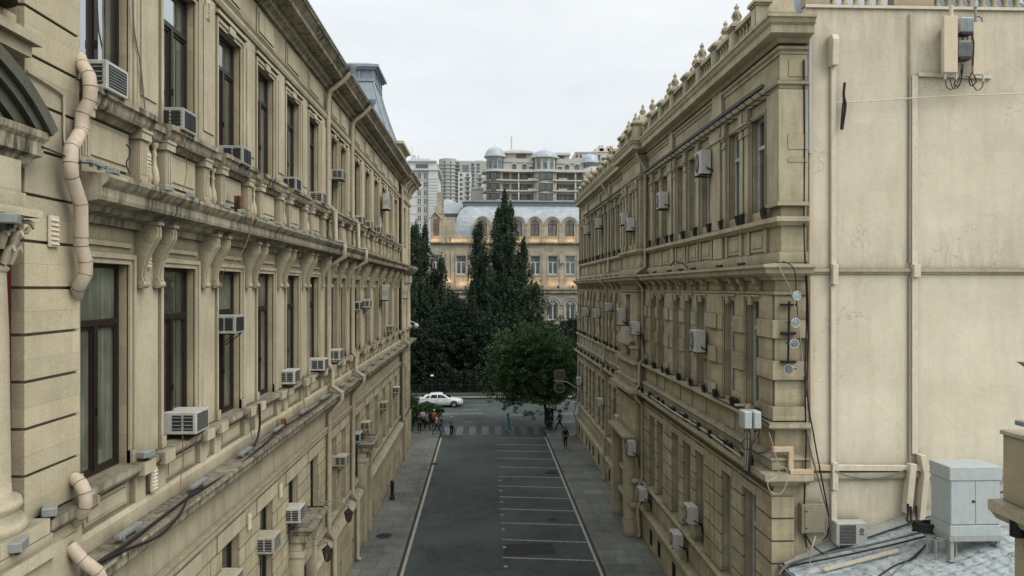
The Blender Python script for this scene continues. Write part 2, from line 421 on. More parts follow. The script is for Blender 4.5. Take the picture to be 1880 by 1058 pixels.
mb.build('wall', 'stoneL', LB)
# basement vents
for k, (a, b, c, d) in enumerate(vents):
    g = MB()
    FL.box(g, a, b, .0, .02, c, d)
    for q in range(4): FL.box(g, a + .08 + q * .13, a + .1 + q * .13, .02, .05, c, d)
    g.build('basement_grating', 'grille', LB)
# ---- string courses and cornices
def led(prof, u0, u1, name, mat, fac=FL, par=LB):
    m = MB(); fac.mould(m, u0, u1, prof); return m.build(name, mat, par)
led([(0, 2.6), (.33, 2.6), (.35, 2.72), (.3, 2.86), (.0, 3.0)], LY0, 22.0, 'plinth_moulding', 'stoneLt')
led([(0, 2.6), (.33, 2.6), (.35, 2.72), (.3, 2.86), (.0, 3.0)], 24.7, 34.1, 'plinth_moulding', 'stoneLt')
led([(0, 2.6), (.33, 2.6), (.35, 2.72), (.3, 2.86), (.0, 3.0)], 36.4, LY1, 'plinth_moulding', 'stoneLt')
led([(0, 3.22), (.12, 3.22), (.15, 3.36), (0, 3.39)], 24.4, 34.2, 'sill_course', 'stoneLt')
led([(0, 3.22), (.12, 3.22), (.15, 3.36), (0, 3.39)], LY0, 22.1, 'sill_course', 'stoneLt')
led([(0, 3.22), (.12, 3.22), (.15, 3.36), (0, 3.39)], 36.3, LY1, 'sill_course', 'stoneLt')
led([(0, 6.93), (.10, 6.93), (.13, 7.0), (.13, 7.1), (.2, 7.18), (.06, 7.22), (0, 7.22)], LY0, LY1, 'string_course', 'stoneLt')
led([(0, 7.2), (.045, 7.22), (.045, 7.86), (.12, 7.9), (.12, 8.0), (0, 8.0)], LY0, LY1, 'fascia', 'stoneLt')
led([(0, 7.98), (.16, 8.0), (.22, 8.1), (.46, 8.14), (.5, 8.2), (.5, 8.32), (.6, 8.4), (.6, 8.46), (.05, 8.5), (0, 8.5)], LY0, LY1, 'lower_ledge', 'ledge')
m = MB()
y = LY0 + .2
while y < LY1 - .2:
    FL.box(m, y, y + .2, .2, .3, 8.03, 8.115); y += .26
tag(m.build('dentil_course', 'stoneLt', LB), kind='stuff')
# parapet panels under the middle windows, ressauts and sill
led([(0, 8.5), (.13, 8.5), (.13, 8.72), (.09, 8.8), (0, 8.8)], LY0, LY1, 'skirting_course', 'stoneLt')
led([(0, 9.24), (.1, 9.26), (.2, 9.34), (.22, 9.38), (.22, 9.48), (0, 9.5)], LY0, LY1, 'window_sill_course', 'ledge')
edges = [y for y, w in WL]
for k, (y, w) in enumerate(WL):
    m = MB()                                                  # panel below the window
    FL.box(m, y + .1, y + w - .1, .0, .035, 8.86, 9.2); FL.box(m, y + .18, y + w - .18, .03, .055, 8.92, 9.14)
    m.build('sunk_panel', 'stoneLt', LB)
    for e in (y - .42, y + w + .06):
        if e < LY0 + .05 or (w == 1.2 and abs(e - 29.56) < .2 and k == 6): continue
        m = MB(); FL.box(m, e, e + .36, .0, .1, 8.8, 9.26); FL.box(m, e - .03, e + .39, .02, .27, 9.27, 9.49)
        m.build('sill_block', 'stoneLt', LB)
# ---- middle and upper window surrounds
for k, (y, w) in enumerate(WL):
    for (z0, z1, top) in ((ZM[0], ZM[1], .16), (ZU[0], ZU[1], .18)):
        m = MB(); wd = .17 if w > 1.3 else .12
        FL.surround(m, y, y + w, z0, z1, w=wd, n=.07)
        if z0 == ZM[0]:                                       # plinth blocks and lintel bands
            for e in (y - wd - .02, y + w + .0): FL.box(m, e, e + wd + .02, .0, .09, 9.5, 9.72)
            FL.box(m, y - .05, y + w + .05, .0, .05, 13.18, 13.26)
        else:
            FL.box(m, y - .24, y + w + .24, .0, .12, 18.72, 18.8)
            FL.box(m, y + w / 2 - .2, y + w / 2 + .2, .05, .10, 18.52, 18.70)
        m.build('window_surround', 'stoneLt', LB)
# pilaster strips between the upper windows
for k in range(len(WL) - 1):
    a = WL[k][0] + WL[k][1] + .24; b = WL[k + 1][0] - .24
    if b - a < .25: continue
    m = MB(); FL.box(m, a, b, 0, .045, 15.6, 18.9); FL.box(m, a + .1, b - .1, .04, .07, 15.9, 18.6)
    m.build('pilaster_strip', 'stoneLt', LB)
    m = MB(); FL.box(m, a, b, 0, .035, 9.52, 12.95)
    m.build('pilaster_strip', 'stoneLt', LB)
# ---- windows (frame > pane), one object per window and light
def window_proto(w, h, transom, pane, name='window', depth=.06, leaf=True, mat='frame', t=.07):
    m = MB()                                                  # local: x outward, y along, z up
    def b(y0, y1, z0, z1, d=depth): m.box(0, d, y0, y1, z0, z1)
    b(0, t, 0, h); b(w - t, w, 0, h); b(t, w - t, 0, t); b(t, w - t, h - t, h)
    if transom: b(t, w - t, transom - .05, transom + .05, depth + .02)
    if leaf:
        top = transom - .05 if transom else h - t
        b(w / 2 - .055, w / 2 + .055, t, top, depth + .02)
        for (a, c) in ((t, w / 2 - .055), (w / 2 + .055, w - t)):
            b(a, a + .05, t, top, depth * .8); b(c - .05, c, t, top, depth * .8)
            b(a + .05, c - .05, t, t + .05, depth * .8); b(a + .05, c - .05, top - .05, top, depth * .8)
        m.box(depth, depth + .05, w / 2 - .02, w / 2, h * .28, h * .28 + .13)
    f = m.build(name, mat)
    g = MB(); g.quad((.012, .02, .02), (.012, w - .02, .02), (.012, w - .02, h - .02), (.012, .02, h - .02))
    p = g.build('pane', pane); p.parent = f
    return f
protos = {}
def put_window(par, fac, y, w, z, h, transom, pane, depth=-.21, mat='frame', **kw):
    key = (round(w, 2), round(h, 2), transom, pane, mat)
    if key not in protos: protos[key] = Proto(window_proto(w, h, transom, pane, mat=mat, **kw))
    px_, py_, pz_ = fac.p(y, depth, z); o = ORG[par.name]
    if fac.k == 'L': loc, rz = (px_ - o[0], py_ - o[1], z - o[2]), 0
    elif fac.k == 'R': loc, rz = (px_ - o[0], py_ - o[1] + w, z - o[2]), PI
    else: loc, rz = (px_ - o[0], py_ - o[1], z - o[2]), -PI / 2
    return protos[key].place(loc, rz, parent=par)
for k, (y, w) in enumerate(WL):
    put_window(LB, FL, y, w, ZM[0], 3.4, 2.44, ('glassmid', 'glassmid', 'glassmid3', 'glassmid2')[(k * 5 // 2) % 4])
    put_window(LB, FL, y, w, ZU[0], 3.0, 2.2, 'glassup' if k % 3 != 2 else 'glassup2')
for (a, b, c, d) in opG:
    put_window(LB, FL, a, round(b - a, 2), c, round(d - c, 2), 2.1 if d - c > 2.6 else None, 'glassgr')
# ---- rusticated ground floor: separate blocks with open joints
def rustic(fac, u0, u1, z0, z1, ch, bl, ops, n=.05, gap=.028, n0=0.0):
    m = MB(); rows = int(round((z1 - z0) / ch)); ch = (z1 - z0) / rows
    for r in range(rows):
        za, zb = z0 + r * ch + gap / 2, z0 + (r + 1) * ch - gap / 2
        u = u0 - (bl / 2 if r % 2 else 0) - rnd.random() * .01
        while u < u1:
            segs = [(max(u, u0) + gap / 2, min(u + bl, u1) - gap / 2)]
            for (a, b, c, d) in ops:
                if d <= za + .02 or c >= zb - .02: continue
                ns = []
                for (p, q) in segs:
                    if q <= a or p >= b: ns.append((p, q)); continue
                    if p < a: ns.append((p, a))
                    if q > b: ns.append((b, q))
                segs = ns
            for (p, q) in segs:
                if q - p > .06: fac.box(m, p, q, n0 - .01, n0 + n + rnd.uniform(-.006, .006), za, zb)
            u += bl
    return m
rops = [(o[0] - .0, o[1] + .0, o[2], o[3] + .0) for o in opG]
rustic(FL, LY0, LY1, 3.4, 6.9, .436, .92, rops).build('rusticated_blocks', 'stoneL', LB)
for (a, b, c, d) in opG:
    m = MB(); FL.box(m, a - .32, b + .32, .045, .085, d + .02, d + .4); m.build('lintel', 'stoneLt', LB)
# ---- balustrade zone under the upper windows
led([(0, 14.2), (.1, 14.2), (.1, 14.38), (0, 14.42)], LY0, LY1, 'balustrade_base', 'stoneLt')
led([(0, 15.12), (.1, 15.14), (.16, 15.2), (.2, 15.32), (.24, 15.34), (.24, 15.44), (0, 15.48)], LY0, LY1, 'balustrade_rail', 'ledge')
pm = MB()                                                     # pedestal prototype, local x out, y along
pm.box(-.02, .24, 0, .34, 0, .22); pm.box(-.02, .2, .03, .31, .22, .92); pm.box(-.02, .25, -.01, .35, .92, 1.05); pm.box(-.02, .27, -.02, .36, 1.05, 1.1)
for q in range(3): pm.box(.195, .212, .075 + q * .075, .115 + q * .075, .32, .84)
pedo = pm.build('pedestal', 'stoneLt'); PED = Proto(pedo)
vm = MB(); vm.box(-.02, .18, -.1, .1, 0, .2)
vm.lathe([(.06, .2), (.08, .24), (.1, .34), (.08, .5), (.045, .62), (.04, .74), (.06, .8), (.04, .84), (.04, .9), (.08, .95), (.08, 1.0)], (.08, 0, 0), 12)
VAS = Proto(vm.build('baluster', 'stoneLt'))
for k, (y, w) in enumerate(WL):
    m = MB()                                                  # the balcony-like rail standing forward below each window
    FL.mould(m, y - .36, y + w + .36, [(0, 15.22), (.26, 15.24), (.29, 15.3), (.31, 15.4), (.36, 15.43), (.36, 15.52), (.02, 15.56)])
    m.build('balcony_rail', 'ledge', LB)
    m = MB(); FL.box(m, y + .1, y + w - .1, .0, .06, 14.45, 15.1); FL.box(m, y + .2, y + w - .2, .05, .085, 14.55, 15.02)
    m.build('balustrade_panel', 'stoneLt', LB)
    skip = (k == 7)
    for e in ((y - .33), (y + w - .01)):
        if skip and e < y: continue
        PED.place((0, e - 10.4, 14.14), parent=LB)
    if not skip: VAS.place((0, y - .5 - 10.4, 14.14), parent=LB)
    if k != 6: VAS.place((0, y + w + .5 - 10.4, 14.14), parent=LB)
# ---- the middle ledge on its scroll brackets
led([(0, 13.5), (.12, 13.5), (.14, 13.62), (.3, 13.66), (.34, 13.74), (.58, 13.78), (.6, 13.84), (.6, 13.96), (.66, 14.02), (.72, 14.1), (.72, 14.15), (.1, 14.2), (0, 14.2)], LY0, LY1, 'bracketed_ledge', 'ledge')
bm_ = MB()
so = [(-.01, 13.6), (.38, 13.6), (.40, 13.52), (.39, 13.4), (.34, 13.3), (.26, 13.16), (.19, 13.0), (.14, 12.82), (.12, 12.7), (.15, 12.64), (.15, 12.55), (.1, 12.5), (-.01, 12.53)]
bm_.prism([(n, .0, z - 12.5) for n, z in so], (0, .16, 0))
bm_.prism([(n + .022 if n > 0 else n, .055, z - 12.5) for n, z in so], (0, .05, 0))
bm_.tube([(.11, -.03, .07), (.11, .19, .07)], .075, 12); bm_.tube([(.11, -.045, .07), (.11, .205, .07)], .03, 8)
bm_.tube([(.28, -.012, .92), (.28, .172, .92)], .115, 14); bm_.tube([(.28, -.022, .92), (.28, .182, .92)], .05, 10)
bm_.box(-.02, .43, -.03, .19, 1.1, 1.16)
BRK = Proto(bm_.build('scroll_bracket', 'stoneLt'))
for k in range(len(WL)):
    y, w = WL[k]
    for e in (y - .43, y + w + .23):
        if e < 10.6 or (k == 7 and e < y) : continue
        BRK.place((0, e - 10.4, 12.5), parent=LB)
# ---- frieze and eaves
led([(0, 18.92), (.08, 18.94), (.12, 19.02), (.12, 19.1), (.17, 19.16), (.0, 19.2)], LY0, LY1, 'architrave', 'stoneLt')
for k, (y, w) in enumerate(WL):
    m = MB(); FL.box(m, y - .02, y + w + .02, 0, .03, 19.34, 20.02); FL.box(m, y + .1, y + w - .1, .025, .06, 19.42, 19.94)
    m.build('frieze_panel', 'stoneLt', LB)
led([(0, 20.12), (.1, 20.14), (.14, 20.22), (.22, 20.26), (.22, 20.32), (.3, 20.38), (.3, 20.44), (.62, 20.48), (.68, 20.5), (.68, 20.64), (.74, 20.7), (.84, 20.8), (.9, 20.82), (.9, 20.9), (.0, 20.95)], LY0, LY1, 'eaves_cornice', 'ledge')
m = MB(); y = LY0 + .1
while y < LY1 - .1:
    FL.box(m, y, y + .1, .12, .29, 20.265, 20.375); y += .2
tag(m.build('egg_course', 'stoneLt', LB), kind='stuff')
m = MB()
FL.mould(m, LY0 - 3.6, 57.2, [(.88, 20.905), (.93, 20.9), (.93, 20.96), (-1.5, 21.7), (-9, 22.6), (-9, 21.0)])
m.build('roof', 'metalroof', LB)
# ---- corner pavilion at the far end
FC = Fac('L', -5.98)
m = MB()
opc = [(53.0, 54.2, *ZM), (53.0, 54.2, *ZU), (53.1, 54.1, *ZG)]
FC.wall(m, 51, 57.0, 2.7, 20.4, opc, rev=.3); FC.wall(m, 51, 57.1, 0, 2.9, [], n=.14)
m.box(-14, -5.98, 57.0, 57.05, 0, 20.4); m.box(-14, -5.84, 57.05, 57.1, 0, 2.7); m.box(-14, -6.4, 51, 57, 0, 20.3)
m.build('corner_pavilion_wall', 'stoneL', LB)
for (a, b, c, d) in opc: put_window(LB, FC, a, round(b - a, 2), c, round(d - c, 2), None, 'glassgr')
def band(path, prof, name, mat, side=1, par=LB):
    m = MB(); m.sweep(path, prof, side); return m.build(name, mat, par)
pth = [(-5.98, 50.98), (-5.98, 57.05), (-12, 57.05)]
band([(-5.98, 51), (-5.98, 57.05), (-12, 57.05)], [(0, 20.1), (.15, 20.14), (.3, 20.3), (.62, 20.45), (.7, 20.5), (.7, 20.66), (.9, 20.84), (.9, 20.93), (0, 21.0)], 'eaves_cornice', 'ledge')
band(pth, [(0, 13.4), (.3, 13.6), (.5, 13.8), (.62, 13.95), (.66, 14.15), (0, 14.25)], 'bracketed_ledge', 'ledge')
band(pth, [(0, 8.0), (.3, 8.14), (.5, 8.3), (.55, 8.46), (0, 8.52)], 'lower_ledge', 'ledge')
band(pth, [(0, 9.25), (.2, 9.36), (.22, 9.48), (0, 9.5)], 'window_sill_course', 'stoneLt')
band(pth, [(0, 18.9), (.12, 19.0), (.15, 19.15), (0, 19.2)], 'architrave', 'stoneLt')
rustic(FC, 51.3, 57.0, 2.95, 8.0, .42, .8, [(53.1, 54.1, *ZG)], n=.06).build('rusticated_blocks', 'stoneL', LB)
rustic(FC, 56.2, 57.0, 14.3, 18.8, .42, .8, [], n=.06).build('quoin', 'stoneL', LB)
rustic(FC, 51.2, 51.9, 14.3, 18.8, .42, .7, [], n=.06).build('quoin', 'stoneL', LB)
for yy in (52.3, 54.6, 55.5):                                 # half columns on the pavilion's middle storey
    m = MB(); m.lathe([(.22, 9.5), (.22, 9.62), (.17, 9.7), (.165, 11), (.15, 12.6), (.2, 12.7), (.22, 12.9)], (-5.92, yy, 0), 14)
    m.box(-6, -5.66, yy - .24, yy + .24, 12.9, 13.45); m.build('half_column', 'stoneLt', LB)
for yy in (51.9, 53.1, 54.9, 56.3):
    m = MB(); m.prism([(-5.98, yy, 20.2), (-5.35, yy, 20.42), (-5.4, yy, 20.25), (-5.7, yy, 19.9), (-5.75, yy, 19.6), (-5.98, yy, 19.5)], (0, .28, 0))
    m.build('cornice_bracket', 'stoneLt', LB)
m = MB(); m.box(-11, -6.2, 52.2, 56.6, 20.95, 22.9); m.box(-11, -6.1, 52.1, 56.7, 22.9, 23.05); m.box(-11, -5.88, 51.9, 56.9, 23.05, 23.25)
m.build('attic_block', 'stoneL', LB)
# tall sheet-metal mansard with a little lantern storey
m = MB()
def frus(levels):
    vs = []; 
    for (x0, x1, y0, y1, z) in levels: vs += [(x0, y0, z), (x1, y0, z), (x1, y1, z), (x0, y1, z)]
    fs = [(4 * i + k, 4 * i + (k + 1) % 4, 4 * i + 4 + (k + 1) % 4, 4 * i + 4 + k) for i in range(len(levels) - 1) for k in range(4)]
    return vs, fs + [(3, 2, 1, 0), tuple(4 * (len(levels) - 1) + k for k in range(4))]
lv = []
for t in [i / 10 for i in range(11)]:
    f = (1 - t) ** 1.2
    lv.append((-12.9 + 1.0 * (1 - f), -6.4 - 1.3 * (1 - f), 47.4 + 2.3 * (1 - f), 54.6 - 1.3 * (1 - f), 22.9 + 4.0 * t))
m.add(*frus(lv)); m.build('mansard_roof', 'metalroof', LB)
m = MB()
for q in range(7):
    t0 = q / 6
    pts = [(-12.6 + 5.4 * t0 * (1) + 0, l[2] - .015, l[4]) for l in lv]
    pts = [(l[0] + (l[1] - l[0]) * (q + .5) / 7, l[2] - .01, l[4]) for l in lv]; m.tube(pts, .025, 5)
    pts = [(l[1] + .01, l[2] + (l[3] - l[2]) * (q + .5) / 7, l[4]) for l in lv]; m.tube(pts, .025, 5)
for cn in ((1, 2), (1, 3)): m.tube([(l[1], l[cn[1]], l[4]) for l in lv], .07, 6)
m.build('roof_seams', 'metalroof', LB)
m = MB(); m.box(-11.95, -7.62, 49.6, 53.4, 26.9, 27.05); m.box(-11.8, -7.72, 49.75, 53.25, 27.05, 27.7); m.box(-12.0, -7.5, 49.45, 53.5, 27.7, 27.82); m.box(-12.15, -7.32, 49.3, 53.65, 27.82, 28.0)
for q in range(5):
    xx = -11.6 + q * .95; m.box(xx, xx + .14, 49.64, 49.75, 27.05, 27.7)
    yy = 49.9 + q * .78; m.box(-7.72, -7.6, yy, yy + .14, 27.05, 27.7)
m.add(*frus([(-12.1, -7.4, 49.35, 53.6, 28.0), (-11.2, -8.2, 50.2, 52.8, 28.35), (-10.3, -9, 51, 52, 28.5)]))
m.build('roof_lantern', 'metalroof', LB)
# ---- entrance hoods
for (ya, yb, dr) in ((22.2, 24.4, doors[0]), (34.3, 36.2, doors[1])):
    m = MB(); m.sweep([(-6.1, ya), (-5.45, ya), (-5.45, yb), (-6.1, yb)], [(0, 4.8), (.06, 4.86), (.1, 4.95), (.16, 5.0), (0, 5.06)], 1)
    m.box(-6.1, -5.46, ya + .001, yb - .001, 4.6, 5.02); m.build('entrance_hood', 'ledge', LB)
    for (p0, p1) in ((ya + .08, ya + .4), (yb - .4, yb - .08)): m = MB(); m.box(-6.1, -5.68, p0, p1, 0, 4.58); m.box(-6.1, -5.62, p0 - .03, p1 + .03, 4.1, 4.3); m.build('entrance_pier', 'stoneLt', LB)
    m = MB(); m.box(-6.1, -5.75, ya + .4, yb - .4, 3.62, 4.58); m.build('entrance_lintel', 'stoneLt', LB)
    m = MB(); m.box(-6.02, -5.96, dr[0] - .1, dr[1] + .1, .13, 3.6)
    for q in range(3): m.box(-5.97, -5.93, dr[0] + .0, dr[0] + .5, .4 + q, 1.2 + q); m.box(-5.97, -5.93, dr[1] - .5, dr[1], .4 + q, 1.2 + q)
    d = m.build('door', 'frame', LB)
    h = MB(); h.sphere((-5.9, (dr[0] + dr[1]) / 2 + .05, 1.15), .035, 8, 6); hh = h.build('handle', 'lampgrey'); hh.parent = d; hh.location = tuple(-c for c in ORG[LB.name])
# rain pipes of the left building
def pipe(pts, r, name='drainpipe', mat='pipeR', par=None, n=10, joints=True, seams=False):
    m = MB(); m.tube(pts, r, n)
    if joints:
        for a, b in zip(pts[:-1], pts[1:]):
            a, b = Vector(a), Vector(b); ln = (b - a).length; d = (b - a).normalized()
            for t in ([] if ln < 1.8 else [i / int(ln / .9) for i in range(1, int(ln / .9))]):
                c = a + (b - a) * t; m.tube([c - d * .02, c + d * .02], r * 1.08, n)
            m.tube([a - d * .012, a + d * .02], r * 1.07, n)
    o = m.build(name, mat, par)
    if seams:
        s_ = MB()
        for i in range(1, len(pts) - 1):
            a, b, c = Vector(pts[i - 1]), Vector(pts[i]), Vector(pts[i + 1]); d = (c - a).normalized(); d1 = (b - a).normalized()
            s_.tube([b - d * .004, b + d * .004], r * 1.02, n)
            if (b - a).length > .5: q = b - d1 * .11; s_.tube([q - d1 * .004, q + d1 * .004], r * 1.03, n)
        tag(s_.build('pipe_seam', 'bark', par), kind='stuff')
    return o
for k, yy in enumerate((27.35, 32.3)):
    pipe([(-5.08, yy, 20.8), (-5.25, yy, 20.55), (-5.9, yy, 20.05), (-5.97, yy, 19.6), (-5.97, yy, 15.7), (-5.72, yy + .05, 15.45), (-5.7, yy + .05, 14.3), (-5.35, yy, 14.25), (-5.33, yy, 13.7), (-5.93, yy, 13.35), (-5.96, yy, 9.6), (-5.8, yy, 9.4), (-5.82, yy, 8.75), (-5.45, yy, 8.5), (-5.43, yy, 8.2), (-5.9, yy, 7.7), (-5.95, yy, 3.2), (-5.72, yy, 2.9), (-5.74, yy, .3), (-5.62, yy, .2)], .095, mat='pipeR', par=LB)
    m = MB(); m.lathe([(.07, 20.6), (.09, 20.75), (.17, 20.88), (.19, 21.02)], (-5.08, yy, 0), 12); m.build('rain_hopper', 'metalroof', LB)
pipe([(-5.88, 51.15, 19.8), (-5.88, 51.15, 9.6), (-5.7, 51.15, 9.4), (-5.7, 51.15, 8.7), (-5.4, 51.15, 8.5), (-5.4, 51.15, 8.2), (-5.8, 51.15, 7.8), (-5.8, 51.15, 3.2), (-5.68, 51.15, 2.9), (-5.68, 51.15, .25)], .09, par=LB)
# small louvred wall vents
lv_ = MB(); lv_.box(0, .03, 0, .2, 0, .42)
for q in range(6): lv_.prism([(.03, .02, .03 + q * .063), (.055, .02, .03 + q * .063), (.03, .02, .07 + q * .063)], (0, .16, 0))
LV = Proto(lv_.build('wall_vent', 'trunk'))
for (yy, zz, n) in ((12.75, 14.5, .1), (12.85, 12.85, .06), (15.6, 18.35, .06), (12.9, 8.85, .14), (18.3, 6.3, .07), (21.1, 6.3, .07)):
    LV.place((n, yy - 10.4, zz), parent=LB)

# =================================================================== NEAR PAVILION
NP = thing('columned_pavilion', 'nearest palace bay with banded stone pier, giant column and curved dark pediment', 'building', (-5.85, 9.2, 0))
FP = Fac('L', -5.85)
m = MB()
FP.box(m, 9.2, 10.4, -.27, 0, 9.5, 20.4); FP.box(m, 9.2, 10.4, -.27, .06, 0, 9.3)
m.box(-18, -6.12, 5.0, 10.38, 0, 20.35); m.build('wall', 'pierL', NP)
m = MB(); z = 9.52
while z < 20.1:
    h = .596
    m.box(-6.02, -5.79, 9.165, 10.37, z + .018, z + h - .018); z += h
m.build('banded_pier', 'pierL', NP, bevel=.006)
m = MB(); m.sweep([(-6.1, 5), (-5.85, 9.1), (-5.85, 10.45), (-6.1, 10.45)][1:], [(0, 9.2), (.08, 9.22), (.18, 9.3), (.2, 9.34), (.2, 9.46), (0, 9.5)], 1)
m.build('pier_sill', 'ledge', NP)
m = MB(); m.box(-5.9, -5.77, 9.3, 10.3, 8.0, 9.05); m.build('pier_panel', 'pierL', NP)
# giant column, capital, entablature
m = MB(); m.box(-6.1, -5.2, 7.65, 8.75, 8.4, 9.55); m.box(-6.1, -5.12, 7.57, 8.83, 9.3, 9.45)
m.build('pedestal', 'stoneLt', NP)
m = MB(); c = (-5.72, 8.2, 0)
m.box(-6.1, -5.2, 7.7, 8.7, 9.56, 9.74)
m.lathe([(.49, 9.74), (.5, 9.8), (.46, 9.88), (.4, 9.9), (.4, 9.96), (.45, 10.02), (.42, 10.1), (.34, 10.13), (.33, 10.3), (.31, 12.0), (.285, 12.7)], c, 28)
m.build('column', 'stoneLt', NP)
m = MB(); m.lathe([(.29, 12.68), (.32, 12.72), (.29, 12.76), (.29, 12.9), (.33, 13.1), (.42, 13.28), (.46, 13.32)], c, 24)
for k in range(12):
    t = 2 * PI * k / 12
    for (r0, z0, s) in ((.3, 12.78, .1), (.33, 12.95, .1)):
        a = t + (.26 if z0 > 12.8 else 0); dx, dy = math.cos(a), math.sin(a)
        m.tube([(c[0] + dx * r0, c[1] + dy * r0, z0), (c[0] + dx * (r0 + .05), c[1] + dy * (r0 + .05), z0 + .15), (c[0] + dx * (r0 + .12), c[1] + dy * (r0 + .12), z0 + .19), (c[0] + dx * (r0 + .13), c[1] + dy * (r0 + .13), z0 + .13)], [.05, .055, .035, .012], 6)
for a in (PI / 4, -PI / 4, 3 * PI / 4, -3 * PI / 4):
    dx, dy = math.cos(a), math.sin(a)
    pts = []
    for q in range(12):
        th = q / 11 * 2.2 * PI; rr = .1 * (1 - q / 14)
        pts.append((c[0] + dx * (.47 + rr * math.cos(th)), c[1] + dy * (.47 + rr * math.cos(th)), 13.2 + rr * math.sin(th)))
    m.tube(pts, .03, 6)
m.box(-6.1, -5.26, 7.74, 8.66, 13.33, 13.42); m.build('capital', 'stoneLt', NP)
m = MB(); m.box(-6.1, -5.42, 4.6, 8.6, 13.43, 13.62); m.box(-6.1, -5.45, 4.6, 8.56, 13.62, 14.0); m.build('entablature', 'stoneLt', NP)
m = MB(); m.sweep([(-5.66, 4.6), (-5.66, 8.95), (-5.86, 8.95)], [(0, 13.98), (.04, 14.02), (.07, 14.1), (.14, 14.14), (.15, 14.3), (.19, 14.36), (.2, 14.44), (0, 14.5)], 1)
m.box(-6.1, -5.67, 4.6, 8.94, 13.99, 14.49); m.build('entablature_cornice', 'ledge', NP)
m = MB(); pr = []
for q in range(25):
    a = R(42.0 + 96 * q / 24); pr.append(a)
def ring(mb, r0, r1, x0, x1):
    for i in range(24):
        A, B_ = pr[i], pr[i + 1]
        P = lambda r, a, x: (x, 7.25 + r * math.cos(a), 12.72 + r * math.sin(a))
        vs = [P(r0, A, x0), P(r1, A, x0), P(r1, A, x1), P(r0, A, x1), P(r0, B_, x0), P(r1, B_, x0), P(r1, B_, x1), P(r0, B_, x1)]
        mb.add(vs, [(0, 1, 2, 3), (7, 6, 5, 4), (0, 4, 5, 1), (1, 5, 6, 2), (2, 6, 7, 3), (3, 7, 4, 0)])
ring(m, 2.52, 2.68, -6.1, -5.42); ring(m, 2.4, 2.52, -6.1, -5.49); ring(m, 2.24, 2.4, -6.1, -5.57)
m.build('curved_pediment', 'darkstone', NP)
m = MB(); ring(m, 1.98, 2.24, -6.1, -5.66); ring(m, 1.86, 1.98, -6.1, -5.7); m.build('arch_moulding', 'stoneLt', NP)
m = MB(); m.box(-6.1, -5.95, 4.8, 9.15, 9.5, 13.4); m.box(-6.1, -5.95, 4.8, 9.1, 15.9, 20)
w_ = m.build('window', 'redframe', NP)
m = MB(); m.box(-5.95, -5.93, 5.0, 7.9, 9.8, 13.3); g_ = m.build('pane', 'glassgr'); g_.parent = w_; g_.location = tuple(-c for c in ORG[NP.name])
m = MB(); m.box(-6.1, -5.6, 5, 9.0, 15.35, 15.5); m.box(-6.1, -5.5, 5, 9.06, 15.5, 15.62); m.box(-6.1, -5.66, 7.7, 8.8, 15.62, 15.8)
m.lathe([(.4, 15.8), (.42, 15.86), (.36, 15.95), (.33, 16.0), (.31, 17.5), (.3, 20)], c, 20); m.build('upper_column', 'stoneLt', NP)
m = MB(); m.box(-6.1, -5.85 + .9, 5.0, 10.4, 20.42, 20.9); m.build('eaves_cornice', 'ledge', NP)
LV.place((.07, 9.62 - 9.2, 13.05), parent=NP)
pipe([(-6.02, 10.5, 15.95), onX(146, 104, -5.84), onX(151, 120, -5.74), onX(163, 138, -5.6), onX(166, 160, -5.56), onX(165, 185, -5.58), onX(151, 208, -5.66), onX(150, 238, -5.68), onX(146, 246, -5.66), onX(131, 272, -5.6), onX(129, 300, -5.58), onX(131, 325, -5.58), onX(148, 375, -5.6), onX(149, 452, -5.6), onX(157, 480, -5.6), onX(157, 504, -5.6), onX(144, 527, -5.68), onX(138, 545, -5.86)], .092, mat='pipe', par=NP, n=18, joints=False, seams=True)
pipe([(-5.88, 10.45, 9.72), onX(137, 879, -5.76), onX(147, 887, -5.66), onX(156, 905, -5.58), onX(157, 930, -5.58), onX(148, 945, -5.66), onX(139, 957, -5.8)], .092, mat='pipe', par=NP, n=18, joints=False, seams=True)
pipe([onX(128, 1002, -5.78), onX(150, 1028, -5.62), onX(180, 1050, -5.45), onX(186, 1066, -5.4), (-5.4, 10.9, 7.9)], .088, mat='pipe', par=NP, n=18, joints=False, seams=True)

# =================================================================== window air conditioners
def ac_unit(mat='acwhite', g2='acgrey', nb=7, full=False):
    t = thing('air_conditioner', 'x', 'air conditioner')
    m = MB(); m.box(-.3, .42, 0, .62, 0, .42); m.build('casing', mat, t, bevel=.012)
    m = MB()
    for q in range(2):
        x0 = -.02 + q * .21
        m.box(x0, x0 + .17, -.006, .0, .07, .36)
    m.build('side_louvre', 'grille', t)
    m = MB(); m.box(.42, .428, .06, .56, .05, .37); m.build('condenser_grille', 'grille', t)
    m = MB()
    for q in range(nb): m.box(.428, .434, .06, .56, .07 + q * .3 / nb, .077 + q * .3 / nb)
    if full: m.box(.42, .436, .3, .32, .05, .37)
    for q in range(4): m.box(-.03, .38, -.012, -.006, .1 + q * .07, .112 + q * .07)
    m.build('grille_bars', g2, t)
    m = MB(); m.box(-.22, -.2, .06, .55, -.03, -.002); m.box(-.2, .38, .06, .09, -.03, -.002); m.box(-.2, .38, .52, .55, -.03, -.002); m.tube([(.36, .075, -.03), (.0, .075, -.3)], .012, 5); m.tube([(.36, .535, -.03), (.0, .535, -.3)], .012, 5)
    m.build('support_bracket', 'black', t)
    return t
ACS = [Proto(ac_unit()), Proto(ac_unit('acyellow', 'acgrey', 10)), Proto(ac_unit('acgrey', 'grille', 5, True))]
ACG = 'window air conditioners on the left palace'
def nearest_win(y):
    return min(range(len(WL)), key=lambda k: abs(WL[k][0] + .4 - y))
